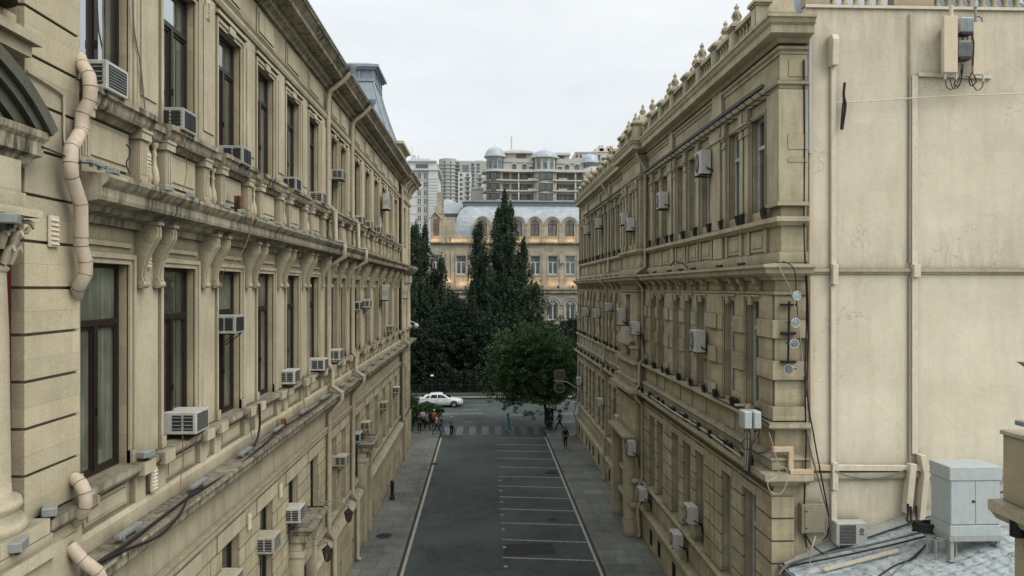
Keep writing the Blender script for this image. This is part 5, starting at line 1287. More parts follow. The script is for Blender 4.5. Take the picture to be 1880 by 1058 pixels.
asph = road_mat('asphalt', (.046, .06, .06), (.07, .086, .084))
pav = road_mat('paving_slabs', (.13, .142, .132), (.178, .188, .174), (1.2, .9), .3)
kerbm = road_mat('kerb_stone', (.15, .15, .135), (.2, .2, .18), (1.0, .9), .2)
grd = road_mat('dark_soil', (.02, .024, .014), (.04, .042, .025))
def paint_mat(name, col, wear):
    m, nt, b = new_mat(name); v, g = pos(nt)
    f = ramp(nt, noise_n(nt, v, 6, 6, .75), [(wear - .12, 0), (wear + .12, 1)])
    L(nt, mix(nt, f, col, (.06, .065, .063)), b.inputs['Base Color']); b.inputs['Roughness'].default_value = .7; return m
paint = paint_mat('road_paint', (.42, .42, .37), .6); paint2 = paint_mat('worn_road_paint', (.36, .38, .36), .56); paintz = paint_mat('zebra_paint', (.18, .195, .185), .53)
m = MB(); m.quad((-1500, -400, -.06), (1500, -400, -.06), (1500, 2500, -.06), (-1500, 2500, -.06)); tag(m.build('ground', grd), kind='structure')
surf('street', asph, -3.95, 5.35, -30, 62, 0.0)
surf('cross_street', asph, -90, 90, 62, 79.6, 0.0)
def slab(name, mat, x0, x1, y0, y1, z): m = MB(); m.box(x0, x1, y0, y1, -.05, z); return tag(m.build(name, mat), kind='structure')
slab('left_pavement', pav, -6.5, -3.92, -30, 61.6, .12); slab('left_kerb', kerbm, -3.92, -3.78, -30, 61.8, .13)
slab('right_pavement', pav, 5.42, 9.0, -30, 61.4, .12); slab('right_kerb', kerbm, 5.28, 5.42, -30, 61.6, .13)
slab('corner_pavement_left', pav, -60, -6.5, 57.2, 61.6, .12); slab('corner_pavement_right', pav, 9.0, 70, 59.6, 61.4, .12)
slab('left_gutter', road_mat('gutter', (.03, .033, .03), (.05, .05, .045)), -3.78, -3.66, -30, 61.5, .004)
slab('right_gutter', 'grille', 5.2, 5.28, -30, 61.4, .004)
slab('far_kerb', grd, -90, 90, 79.6, 79.85, .14); slab('far_pavement', pav, -90, 90, 79.85, 81.3, .12)
def mark(name, x0, x1, y0, y1, mat=paint, z=.008): 
    m = MB(); m.quad((x0, y0, z), (x1, y0, z), (x1, y1, z), (x0, y1, z)); return tag(m.build(name, mat), kind='structure')
mark('left_edge_line', -3.66, -3.52, -30, 59.2); mark('right_edge_line', 5.06, 5.18, -30, 59.2)
for py in (804, 816, 828, 841.5, 857.5, 874.7, 892.6, 912.4, 934.7, 960.2, 990.9, 1024, 1066):
    A = onZ(911 + (py - 804) * .055, py, 0); Xr = 5.04; Yr = A[1] - .055 * (Xr - A[0]) * 2.4
    m = MB(); w = .062; m.quad((A[0], A[1] - w, .008), (Xr, Yr - w, .008), (Xr, Yr + w, .008), (A[0], A[1] + w, .008)); tag(m.build('parking_line', paint2), kind='structure')
    m = MB(); Y = A[1] - 1.05; X0 = A[0] + .02
    if py > 870: m.quad((X0, Y - .12, .008), (X0 + .16, Y - .12, .008), (X0 + .16, Y + .12, .008), (X0, Y + .12, .008)); tag(m.build('parking_stud_mark', paint2), kind='structure')
for k, (x0, x1, y0, y1) in enumerate(((-2.6, -.4, 24.2, 27.5), (.9, 3.4, 33.0, 34.6), (-3.2, -1.9, 41, 47), (2.2, 4.6, 26, 26.9), (-1.2, 1.0, 52.5, 54.4))):
    m = MB(); m.quad((x0, y0, .004), (x1, y0 + .15, .004), (x1 - .1, y1, .004), (x0 + .08, y1 - .1, .004)); tag(m.build('asphalt_patch', road_mat('patch_%d' % k, tuple(c * (.66 if k % 2 else 1.32) for c in (.045, .05, .05)), tuple(c * (.66 if k % 2 else 1.32) for c in (.055, .06, .058)))), kind='structure')
for k in range(8):
    x = -3.55 + k * 1.12; mark('zebra_stripe', x, x + .58, 60.3, 63.9, paintz)
for (xa, xb, py) in ((807, 886, 760.5), (856, 895, 744), (848, 877, 752), (937, 962, 762), (852, 868, 775), (1020, 1056, 775), (1030, 1058, 760)):
    A = onZ(xa, py); B = onZ(xb, py); mark('road_marking', A[0], B[0], A[1] - .09, A[1] + .09, paint if py == 760.5 else paint2)
def cover(px, py, r, name='manhole_cover', mat='grille', z=.006, label=''):
    p = onZ(px, py, z); m = MB(); m.lathe([(r + .06, 0), (r, .006), (r * .6, .004), (r * .58, .008), (0, .008)], (p[0], p[1], z), 24, smooth=False)
    for q in range(-3, 4): m.box(p[0] - r * .7, p[0] + r * .7, p[1] + q * r * .2 - .015, p[1] + q * r * .2 + .015, z + .008, z + .014)
    return tag(m.build(name, mat), label, 'manhole cover')
cover(705, 984, .36, z=.122, label='round dark manhole cover in the left pavement')
cover(1015, 954, .34, label='round manhole cover in the parking bays nearer the camera')
cover(1012, 868, .5, label='dark round cover in the parking bays beside the right gutter')
cover(797, 852, .32, label='dark drain cover on the left edge line of the street')
# black post on the left pavement
p = onZ(720, 917, .12)
t = thing('cast_iron_post', 'black cast-iron post with round head standing on the left pavement', 'bollard', p)
m = MB(); m.lathe([(.17, 0), (.17, .08), (.12, .14), (.1, .3), (.11, .82), (.14, .86), (.09, .9)], p, 14); m.build('shaft', 'black', t)
m = MB(); m.sphere((p[0], p[1], p[2] + 1.0), .12, 12, 8); m.build('head', 'black', t)
# hanging lanterns on scroll brackets
for k, (px, py, qx, qy) in enumerate(((566, 974, 601, 995), (612, 914, 640, 928))):
    X1 = -5.0; top = onX(qx, qy, X1); y = top[1]; z = top[2]
    t = thing('scroll_lantern', ['nearer', 'farther'][k] + ' of two dark lanterns hanging from pale scroll ironwork by the hooded left doorway', 'lantern', (-6.05, y, z))
    m = MB(); m.tube([(-6.08, y, z + .12), (-5.5, y, z + .16), (X1, y, z)], .022, 6)
    for (cx_, cz_, r0, s) in ((-5.85, z - .08, .17, 1), (-5.5, z - .02, .13, -1), (-5.25, z - .0, .09, 1), (-5.95, z - .28, .08, -1)):
        m.tube([(cx_ + s * r0 * (1 - q / 22) * math.cos(q / 18 * 2.6 * PI), y, cz_ + r0 * (1 - q / 22) * math.sin(q / 18 * 2.6 * PI)) for q in range(19)], .014, 5)
    m.tube([(-6.08, y, z - .4), (-5.9, y, z - .3), (-5.4, y, z - .12), (X1, y, z - .02)], .016, 5); m.box(-6.1, -6.05, y - .04, y + .04, z - .45, z + .2)
    m.build('scroll_bracket', 'boxbeige', t)
    m = MB(); m.tube([(X1, y, z), (X1, y, z - .14)], .012, 5); m.lathe([(.03, -.1), (.06, -.14), (.17, -.24), (.18, -.27), (.02, -.27)], (X1, y, z), 6, smooth=False); m.lathe([(.06, -.62), (.08, -.58), (.1, -.57), (.0, -.57)], (X1, y, z), 6, smooth=False)
    for q in range(6): a = q * PI / 3; m.tube([(X1 + .155 * math.cos(a), y + .155 * math.sin(a), z - .27), (X1 + .09 * math.cos(a), y + .09 * math.sin(a), z - .58)], .01, 4)
    m.build('lantern_frame', 'black', t)
    m = MB(); m.lathe([(.145, -.275), (.085, -.57)], (X1, y, z), 6, smooth=False); m.build('lantern_glass', glass('lantern_glass', (.09, .05, .04)), t)
# round hanging signs
p = onX(1060, 713, 7.9); Y = 57.2
t = thing('hanging_round_signs', 'two round lattice signs, one above the other, on an arm from the far right wall', 'sign', (7.5, Y, 3))
def onYY(px, py): return onY(px, py, Y)
e = onYY(1016, 699); c1 = onYY(1040, 701); c2 = onYY(1062, 714)
m = MB(); m.tube([e, c1, c2, (7.9, Y, c2[2] - .15)], .035, 6); m.build('arm', 'trunk', t)
for k, (px, py) in enumerate(((1027.5, 690), (1027, 712))):
    c = onYY(px, py); m = MB(); r = .43
    m.tube([(c[0] + r * math.cos(a / 24 * 2 * PI), Y, c[2] + r * math.sin(a / 24 * 2 * PI)) for a in range(25)], .03, 6, caps=False)
    m.tube([(c[0] + (r - .09) * math.cos(a / 24 * 2 * PI), Y, c[2] + (r - .09) * math.sin(a / 24 * 2 * PI)) for a in range(25)], .014, 5, caps=False)
    if k == 0: m.tube([(c[0] - .42, Y, c[2] + .1), (c[0] - .4, Y, c[2] + .46), (c[0] + .4, Y, c[2] + .46), (c[0] + .42, Y, c[2] + .1)], .025, 5); m.tube([(c[0], Y - .01, c[2]), (c[0] + .12, Y - .01, c[2] + .16)], .018, 5); m.tube([(c[0], Y - .01, c[2]), (c[0] - .1, Y - .01, c[2] + .2)], .018, 5)
    m.build('ring', 'boxbeige', t)
    m = MB(); m.lathe([(.38, 0), (0, 0)], (c[0], Y + .03, c[2]), 24, 'y', False); m.build('sign_face', plain('dim_sign_face', (.10, .095, .07) if k == 0 else (.03, .035, .03), .6), t)
    if k == 1: text_part('STOP', .24, (c[0], Y - .02, c[2] - .08), (PI / 2, 0, 0), 'boxbeige', t)
m = MB(); c = onX(1046, 729, 7.3); m.sphere((c[0], 57.4, c[2]), .16, 10, 8, (1.5, 1, .6)); m.tube([(c[0], 57.4, c[2]), (7.9, 57.5, c[2] - .4)], .03, 6)
tag(m.build('dome_camera', 'whiteframe'), 'small white dome camera low on the far right corner', 'camera')
m = MB(); c = onX(756, 603, -5.4); m.sphere((c[0], 56.6, c[2]), .2, 10, 8); m.tube([(c[0], 56.6, c[2] + .18), (-5.95, 56.6, c[2] + .4)], .04, 6)
tag(m.build('dome_camera', 'whiteframe'), 'round white dome camera on the far corner of the left palace', 'camera')

# =================================================================== MUSEUM-LIKE BUILDING ACROSS THE CROSS STREET
MY = 115.0
def mx(px): return onY(px, 500, MY)[0]
def mz(py): return EYE + (HZ - py) / F_PX * MY
MU = thing('mansard_building', 'pale stone building across the cross street with grey mansard roof and warm uplighting', 'building', (4, MY, 0))
FM = Fac('F', MY)
XL, XR = mx(791), mx(1140)
wins = [846.6, 885, 918, 950, 983, 1015, 1047, 1079, 1111]
arch = [886, 918, 950.5, 982, 1014.3, 1046, 1078, 1110]
op = [(mx(c) - .82, mx(c) + .82, mz(504), mz(469.5)) for c in wins] + [(mx(800) - .5, mx(800) + .5, mz(504), mz(469.5))]
ga = [c for c in (820, 852, 885, 918, 950, 983, 1015, 1047, 1079, 1111)]
opg = [(mx(c) - .8, mx(c) + .8, mz(588), mz(560)) for c in ga]
opb = [(mx(c) - .8, mx(c) + .8, 2.2, 5.2) for c in ga]
m = MB(); FM.wall(m, XL, XR, 0, mz(434), op + opg + opb, rev=.35); m.box(XL + .02, XR, MY + .4, MY + 20, 0, mz(436)); m.box(XL, XL + .02, MY, MY + 20, 0, mz(434)); m.build('wall', 'museum', MU)
def fm(prof, name='cornice', mat='museum', a=XL - .1, b=XR): m = MB(); FM.mould(m, a, b, prof); m.build(name, mat, MU)
fm([(0, mz(541)), (.5, mz(538)), (.5, mz(534)), (.7, mz(532)), (.7, mz(530)), (0, mz(529))], 'storey_cornice', 'ledge')
fm([(0, mz(469)), (.1, mz(468)), (.1, mz(465)), (0, mz(464))], 'architrave')
fm([(0, mz(450)), (.3, mz(449)), (.55, mz(447)), (.55, mz(445)), (0, mz(444.5))], 'eaves_cornice', 'ledge')
fm([(0, mz(436.5)), (.12, mz(436)), (.12, mz(434)), (-.4, mz(433.5))], 'parapet_rail')
fm([(0, mz(507)), (.12, mz(506.5)), (.12, mz(505)), (0, mz(504.5))], 'sill_course')
fm([(0, mz(597)), (.15, mz(596)), (.15, mz(593)), (0, mz(592))], 'sill_course')
for c in [831 - 1, 864, 901, 934, 967, 999, 1031, 1063, 1095, 812, 823]:
    m = MB(); FM.box(m, mx(c) - .35, mx(c) + .35, 0, .14, mz(529), mz(464)); FM.box(m, mx(c) - .4, mx(c) + .4, .0, .18, mz(445), mz(436.5)); m.build('pilaster', 'museum', MU)
for c in wins:
    a = mx(c); m = MB(); FM.surround(m, a - .82, a + .82, mz(504), mz(469.5), w=.2, n=.08, steps=1); FM.box(m, a - .95, a + .95, 0, .06, mz(523), mz(509)); FM.box(m, a - .75, a + .75, .05, .09, mz(520.5), mz(511)); m.build('window_surround', 'museum', MU)
    put_window(MU, FM, a - .82, 1.64, mz(504), round(mz(469.5) - mz(504), 2), 2.0, 'glassmuse', -.3, 'whiteframe', t=.11)
put_window(MU, FM, mx(800) - .5, 1.0, mz(504), round(mz(469.5) - mz(504), 2), 2.0, 'glassmuse', -.3, 'whiteframe', t=.11)
for k, (a, b, c, d) in enumerate(opg):
    m = MB()
    for r0, r1, nn in ((.84, 1.05, .12), (1.15, 1.4, .2)):
        for q in range(16):
            A, B = PI * q / 16, PI * (q + 1) / 16; cx_ = (a + b) / 2
            P = lambda r, t_, n: FM.p(cx_ + r * math.cos(t_), n, d + r * math.sin(t_))
            m.add([P(r0, A, 0), P(r1, A, 0), P(r1, B, 0), P(r0, B, 0), P(r0, A, nn), P(r1, A, nn), P(r1, B, nn), P(r0, B, nn)], [(4, 5, 6, 7), (0, 4, 7, 3), (1, 5, 6, 2)])
    FM.box(m, a - .3, a - .05, 0, .15, c, d); FM.box(m, b + .05, b + .3, 0, .15, c, d); m.build('arch_surround', 'museum', MU)
    put_window(MU, FM, a, 1.6, c, round(d - c, 2), None, 'glassmuse', -.3, 'whiteframe', t=.11)
    m = MB(); m.add([FM.p((a + b) / 2, .01, d)] + [FM.p((a + b) / 2 + .8 * math.cos(PI * q / 12), .01, d + .8 * math.sin(PI * q / 12)) for q in range(13)], [(0, q + 1, q + 2) for q in range(12)]); m.build('fanlight', 'glassmuse', MU)
    m = MB()
    for q in range(1, 4): m.tube([FM.p((a + b) / 2, .04, d), FM.p((a + b) / 2 + .8 * math.cos(PI * q / 4), .04, d + .8 * math.sin(PI * q / 4))], .05, 4)
    m.tube([FM.p((a + b) / 2 + .8 * math.cos(PI * q / 12), .04, d + .8 * math.sin(PI * q / 12)) for q in range(13)], .06, 4); m.build('fanlight_bars', 'whiteframe', MU)
for k, (a, b, c, d) in enumerate(opb): put_window(MU, FM, a, 1.6, c, 3.0, None, 'glasslit' if k == 0 else 'glassgr', -.3, 'frame', t=.11)
# mansard roof: convex profile
rl = []
for q in range(11):
    t_ = q / 10; z = mz(433.5) + (mz(369.5) - mz(433.5)) * math.sin(t_ * PI / 2 * .98); inn = .5 + 6.5 * (1 - math.cos(t_ * PI / 2 * .98)); rl.append((mx(831) + inn * .42 , XR, MY + inn, MY + 20 - inn, z))
tile, nt, b_ = new_mat('mansard_tiles'); v, g = pos(nt)
sp_ = N(nt, 'ShaderNodeSeparateXYZ'); L(nt, v, sp_.inputs[0]); cb = N(nt, 'ShaderNodeCombineXYZ'); L(nt, sp_.outputs[0], cb.inputs[0]); L(nt, sp_.outputs[2], cb.inputs[1])
br = N(nt, 'ShaderNodeTexBrick'); L(nt, cb.outputs[0], br.inputs['Vector']); br.inputs['Scale'].default_value = 1; br.inputs['Brick Width'].default_value = .5; br.inputs['Row Height'].default_value = .36; br.inputs['Mortar Size'].default_value = .02
br.inputs['Color1'].default_value = (.30, .35, .38, 1); br.inputs['Color2'].default_value = (.38, .43, .46, 1); br.inputs['Mortar'].default_value = (.22, .26, .29, 1)
L(nt, mix(nt, .5, br.outputs[0], ramp(nt, noise_n(nt, v, .5, 5), [(.3, .6), (.7, 1.3)]), 'MULTIPLY'), b_.inputs['Base Color']); b_.inputs['Roughness'].default_value = .5
m = MB(); m.add(*frus(rl)); m.build('roof', tile, MU)
zt_ = mz(369.5)
m = MB(); m.box(mx(848), XR, MY + 5.2, MY + 14, zt_ - .2, mz(364)); m.build('roof_kerb', plain('weathered_lead', (.2, .25, .26), .5), MU)
m = MB(); m.prism([(mx(846), MY + 4.8, mz(364)), (XR, MY + 4.8, mz(364)), (XR, MY + 4.8, mz(361.5)), (mx(880), MY + 4.8, mz(361.0))], (0, 9, 0)); m.build('ridge_roof', 'metalroof', MU)
# arched dormers joined by pedestals
for c in arch:
    cx_ = mx(c); zb_ = mz(434); sp = mz(411.5); m = MB(); rr = 1.18; ri = .72
    out = [(cx_ - rr, zb_)] + [(cx_ - rr * math.cos(PI * q / 14), sp + rr * math.sin(PI * q / 14)) for q in range(15)] + [(cx_ + rr, zb_)]
    inn = [(cx_ - ri, zb_)] + [(cx_ - ri * math.cos(PI * q / 14), sp + ri * math.sin(PI * q / 14)) for q in range(15)] + [(cx_ + ri, zb_)]
    n = len(out)
    vs = [(x, MY + .05, z) for x, z in out] + [(x, MY + .05, z) for x, z in inn] + [(x, MY + 2.4, z) for x, z in out] + [(x, MY + .4, z) for x, z in inn]
    fs = [(i, i + 1, n + i + 1, n + i) for i in range(n - 1)] + [(i, i + 1, 2 * n + i + 1, 2 * n + i) for i in range(n - 1)] + [(n + i, n + i + 1, 3 * n + i + 1, 3 * n + i) for i in range(n - 1)]
    m.add(vs, fs); d = m.build('dormer', 'museum', MU)
    m = MB(); rr2 = 1.3
    for q in range(14):
        A, B = PI * q / 14, PI * (q + 1) / 14; P = lambda r, t_, y: (cx_ - r * math.cos(t_), y, sp + r * math.sin(t_))
        m.add([P(1.08, A, MY - .12), P(rr2, A, MY - .12), P(rr2, B, MY - .12), P(1.08, B, MY - .12), P(1.08, A, MY + .06), P(rr2, A, MY + .3), P(rr2, B, MY + .3), P(1.08, B, MY + .06)], [(0, 1, 2, 3), (1, 5, 6, 2), (0, 4, 7, 3)])
    m.box(cx_ - 1.45, cx_ - 1.05, MY - .1, MY + .3, sp - .2, sp + .05); m.box(cx_ + 1.05, cx_ + 1.45, MY - .1, MY + .3, sp - .2, sp + .05); m.box(cx_ - 1.42, cx_ - 1.1, MY - .04, MY + .4, zb_, sp - .2); m.box(cx_ + 1.1, cx_ + 1.42, MY - .04, MY + .4, zb_, sp - .2)
    o = m.build('hood_moulding', 'museum'); o.parent = d; o.location = tuple(-q for q in ORG[MU.name])
    m = MB(); m.add([(cx_, MY + .36, sp)] + [(x, MY + .36, z) for x, z in inn], [(0, i + 1, i + 2) for i in range(n - 1)] + [(0, n, 1)]); o = m.build('pane', 'glassmuse'); o.parent = d; o.location = tuple(-q for q in ORG[MU.name])
    m = MB(); m.box(cx_ - .05, cx_ + .05, MY + .28, MY + .35, zb_, sp + .7); m.box(cx_ - .7, cx_ + .7, MY + .28, MY + .35, sp - .1, sp); m.box(cx_ - .7, cx_ - .6, MY + .28, MY + .35, zb_, sp); m.box(cx_ + .6, cx_ + .7, MY + .28, MY + .35, zb_, sp)
    o = m.build('frame', plain('red_brown_frame', (.16, .05, .02), .5) if 'rbf' not in M else M['rbf']); M['rbf'] = o.data.materials[0]; o.parent = d; o.location = tuple(-q for q in ORG[MU.name])
# gabled stone dormer at the left end, chimney, side roof
x0, x1 = mx(790.5), mx(808); m = MB(); zb_ = mz(434); ze = mz(402)
m.add([(x0, MY - .05, zb_), (x1, MY - .05, zb_), (x1, MY - .05, ze), ((x0 + x1) / 2, MY - .05, mz(391)), (x0, MY - .05, ze), (x0, MY + 6, zb_), (x1 + 2.4, MY + 6, zb_), (x1 + 2.4, MY + 6, ze), ((x0 + x1) / 2 + 1.4, MY + 6, mz(395)), (x0, MY + 6, ze)],
      [(0, 1, 2, 3, 4), (1, 6, 7, 2), (2, 7, 8, 3), (0, 5, 9, 4), (4, 9, 8, 3)])
m.box(x1 + .01, mx(836), MY + .25, MY + 6, zb_, ze + .1)
d = m.build('gabled_dormer', 'museum', MU)
m = MB(); m.tube([(x0 - .3, MY - .2, ze - .1), ((x0 + x1) / 2, MY - .2, mz(390)), (x1 + .25, MY - .2, ze - .1)], .16, 5); m.tube([((x0 + x1) / 2, MY - .2, mz(390)), ((x0 + x1) / 2, MY - .2, mz(382))], [.15, .06], 6); o = m.build('gable_moulding', 'museum'); o.parent = d; o.location = tuple(-q for q in ORG[MU.name])
m = MB(); m.box(mx(796.5), mx(806), MY - .1, MY - .06, mz(432.5), mz(403)); o = m.build('pane', 'glassmuse'); o.parent = d; o.location = tuple(-q for q in ORG[MU.name])
m = MB(); a, b = mx(796.5), mx(806)
for (q0, q1) in ((a, a + .1), (b - .1, b), ((a + b) / 2 - .05, (a + b) / 2 + .05)): m.box(q0, q1, MY - .14, MY - .1, mz(432.5), mz(403))
m.box(a, b, MY - .14, MY - .1, mz(413), mz(412)); o = m.build('frame', M['rbf']); o.parent = d; o.location = tuple(-q for q in ORG[MU.name])
m = MB(); m.prism([(x1 + .2, MY + .3, ze - .1), (x1 + 2.6, MY + .3, ze + .0), (x1 + 2.6, MY + .3, ze + .25), (x1 - .4, MY + .3, ze + .35)], (0, 5, 0)); m.build('dormer_cornice', 'museum', MU)
m = MB(); m.box(mx(801.5), mx(809.5), MY + 1.0, MY + 1.8, ze - .5, mz(352)); m.box(mx(797), mx(810), MY + .9, MY + 1.9, mz(391), mz(379)); m.build('chimney', 'museum', MU)
m = MB(); lv2 = []
for q in range(9):
    t_ = q / 8; lv2.append((mx(809) + 0 * t_, mx(850) - 3.3 * t_ ** 1.6, MY + 8 + 2 * t_, MY + 18 - 2 * t_, mz(383) + (mz(353) - mz(383)) * math.sin(t_ * PI / 2)))
m.add(*frus(lv2)); m.build('side_roof', tile, MU)
M_ = MB(); FM.box(M_, mx(1027), mx(1035), .2, .7, mz(484), mz(475)); tag(M_.build('outdoor_air_conditioner', 'acgrey', bevel=.03), 'small grey cooling box between two windows of the mansard building', 'air conditioner')
# warm facade lights: real lamps under the dormer sills and along the lower parapet
def lamp(x, y, z, e, sx, rot, name='uplight_glow'):
    l = bpy.data.lights.new(name, 'AREA'); l.shape = 'RECTANGLE'; l.size = sx; l.size_y = .12; l.energy = e; l.color = (1, .55, .2)
    o = bpy.data.objects.new(name, l); COL.objects.link(o); o.location = (x, y, z); o.rotation_euler = rot; o.parent = MU; q = ORG[MU.name]; o.location = (x - q[0], y - q[1], z - q[2]); return o
for c in arch[:6] + [798]: lamp(mx(c), MY - .42, mz(444.2), 12, 1.5, (R(155), 0, 0))
lamp(mx(842), MY - .42, mz(444.2), 13, 3.0, (R(155), 0, 0))
for c in (983, 1015, 1047, 846): lamp(mx(c), MY - .5, mz(524.5), 13, 1.6, (R(155), 0, 0))
for c in (824, 867): lamp(mx(c), MY - .5, mz(519), 15, .5, (R(165), 0, 0))
# small fixtures on the cornice
for k, c in enumerate((826, 855, 988, 1024, 1051)):
    m = MB(); FM.box(m, mx(c) - .12, mx(c) + .12, .35, .55, mz(528.8), mz(525)); FM.box(m, mx(c) - .03, mx(c) + .03, .42, .48, mz(530), mz(528.8))
    tag(m.build('spotlight', 'black'), f'tiny dark spotlight on the mansard building cornice, {ORD[k]} from the left', 'spotlight', 'spotlights on the mansard building')
# =================================================================== HILL AND THE CITY BEHIND
m = MB(); vs = []; fs = []; nx, ny = 60, 30
for j in range(ny + 1):
    for i in range(nx + 1):
        x = -450 + 900 * i / nx; y = 140 + 460 * j / ny
        h = -.05 + 42 * min(1, max(0, (y - 150) / 110)) ** 1.1 + 25 * max(0, (y - 280) / 320)
        vs.append((x, y, h + (1.5 * noise.noise(Vector((x * .02, y * .02, 0))) if y > 150 else -.5)))
for j in range(ny):
    for i in range(nx): a = j * (nx + 1) + i; fs.append((a, a + 1, a + nx + 2, a + nx + 1))
m.add(vs, fs, True); tag(m.build('hill', road_mat('hill_ground', (.1, .1, .075), (.16, .15, .11))), kind='structure')
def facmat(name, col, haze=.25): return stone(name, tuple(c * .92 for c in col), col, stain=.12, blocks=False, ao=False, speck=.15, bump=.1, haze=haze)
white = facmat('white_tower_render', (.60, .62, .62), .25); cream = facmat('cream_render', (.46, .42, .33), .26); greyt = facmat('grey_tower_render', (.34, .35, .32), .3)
pale = facmat('pale_band', (.56, .54, .49), .25); M['bluepane'] = glass('blue_pane', (.10, .16, .19), .05); M['domeblue'] = plain('blue_grey_dome', (.38, .45, .52), .45, metal=.15, var=.1, scale=.4, dirt_or_shade=.1)
M['fardark'] = plain('hazy_window', (.10, .125, .13), .3, var=.25, scale=.3, dirt_or_shade=0)
winp = {}
def farwin(par, x, y, z, w, h, mat='fardark', fr=None):
    key = (round(w, 2), round(h, 2), mat, fr)
    if key not in winp:
        g = MB(); g.box(-w / 2, w / 2, -.03, .03, 0, h)
        if fr is None: o = g.build('window', M[mat])
        else:
            f = MB(); t = .16
            f.box(-w / 2 - t, -w / 2, -.1, .05, -t, h + t); f.box(w / 2, w / 2 + t, -.1, .05, -t, h + t); f.box(-w / 2, w / 2, -.1, .05, h, h + t); f.box(-w / 2, w / 2, -.1, .05, -t, 0); f.box(-.07, .07, -.08, -.04, 0, h)
            o = f.build('window', fr); p_ = g.build('pane', M[mat]); p_.parent = o
        winp[key] = Proto(o)
    q = ORG[par.name]; return winp[key].place((x - q[0], y - q[1], z - q[2]), 0, parent=par)
# ---- white tower at the left
Y = 190.0
def wxp(px, Y_): return onY(px, 300, Y_)[0]
def wzp(py, Y_): return EYE + (HZ - py) / F_PX * Y_
T = thing('white_tower_block', 'tall white tower block beside the far end of the left palace', 'building', (wxp(776, Y), Y, 0))
m = MB(); X0, X1 = wxp(738, Y), wxp(802, Y); m.box(X0, X1, Y, Y + 18, 0, wzp(312, Y)); m.box(wxp(748, Y), wxp(800, Y), Y + 1, Y + 16, wzp(312, Y), wzp(296, Y)); m.box(wxp(752, Y), wxp(788, Y), Y + 2, Y + 14, wzp(296, Y), wzp(290, Y)); m.build('wall', white, T)
m = MB(); m.box(wxp(787, Y), X1 + .3, Y - .5, Y, 0, wzp(314, Y)); z = wzp(330, Y)
while z > 20: m.box(wxp(787, Y) - .0, X1 + .35, Y - .62, Y - .5, z, z + .45); z -= .8
m.build('banded_corner', white, T)
m = MB(); m.box(X0, X1 + .8, Y - .8, Y + 18, wzp(314.5, Y), wzp(311.5, Y)); m.box(wxp(747, Y), wxp(801, Y), Y + .4, Y + 16, wzp(297, Y), wzp(295, Y)); m.build('cornice', white, T)
farwin(T, wxp(774, Y), Y + .95, wzp(309, Y), wxp(786, Y) - wxp(763, Y), 1.1)
for r in range(9):
    for c in ((770, 781) if r != 1 else (781,)):
        farwin(T, wxp(c, Y), Y - .02, wzp(329.5 + r * 15.4, Y), .85, 1.45, 'fardark', pale)
    m = MB(); m.box(X0, wxp(787, Y), Y - .12, Y, wzp(331.5 + r * 15.4, Y) - .1, wzp(331.5 + r * 15.4, Y)); m.build('string_course', pale, T)
m = MB(); m.box(wxp(753, Y), wxp(760, Y), Y + 3, Y + 6, wzp(291, Y), wzp(282, Y)); m.tube([(wxp(765.5, Y), Y + 5, wzp(290, Y)), (wxp(765.5, Y), Y + 5, wzp(281, Y))], .3, 6); m.tube([(wxp(753, Y), Y + 5, wzp(290, Y)), (wxp(753, Y), Y + 5, wzp(262, Y))], [.12, .04], 5); m.build('rooftop_mast', white, T)
# ---- grey round-cornered tower
Y = 330.0
T = thing('grey_tower_block', 'grey many-storeyed apartment tower with rounded bay behind the white tower', 'building', (wxp(840, Y), Y, 40))
m = MB(); m.box(wxp(812, Y), wxp(864, Y), Y, Y + 20, 20, wzp(296, Y)); m.box(wxp(864, Y), wxp(894, Y), Y + 3, Y + 20, 20, wzp(294, Y)); m.tube([(wxp(822, Y), Y + 2, 20), (wxp(822, Y), Y + 2, wzp(293, Y))], 4.2, 20, caps=True); m.box(wxp(812, Y), wxp(836, Y), Y + 3, Y + 15, wzp(296, Y), wzp(290, Y)); m.box(wxp(872, Y), wxp(888, Y), Y + 6, Y + 15, wzp(294, Y), wzp(291, Y))
m.build('wall', greyt, T)
for r in range(13):
    z = wzp(303 + r * 6.5, Y)
    m = MB(); m.tube([(wxp(822, Y), Y + 2, z - .35), (wxp(822, Y), Y + 2, z - .05)], 4.6, 20); m.box(wxp(831, Y), wxp(845, Y), Y - .8, Y, z - .35, z - .1); m.build('balcony', greyt, T)
    farwin(T, wxp(818, Y), Y - 2.02, z, 1.4, 1.1); farwin(T, wxp(826, Y), Y - 2.0, z, 1.4, 1.1); farwin(T, wxp(838, Y), Y - .1, z, 2.6, 1.15)
    farwin(T, wxp(868, Y), Y + 2.9, z, 1.3, 1.1); farwin(T, wxp(878, Y), Y + 2.9, z, 1.3, 1.1)
for r in range(4):
    farwin(T, wxp(855, Y), Y - .08, wzp(306 + r * 4.2, Y) - .3, 3.0, .9, 'bluepane')
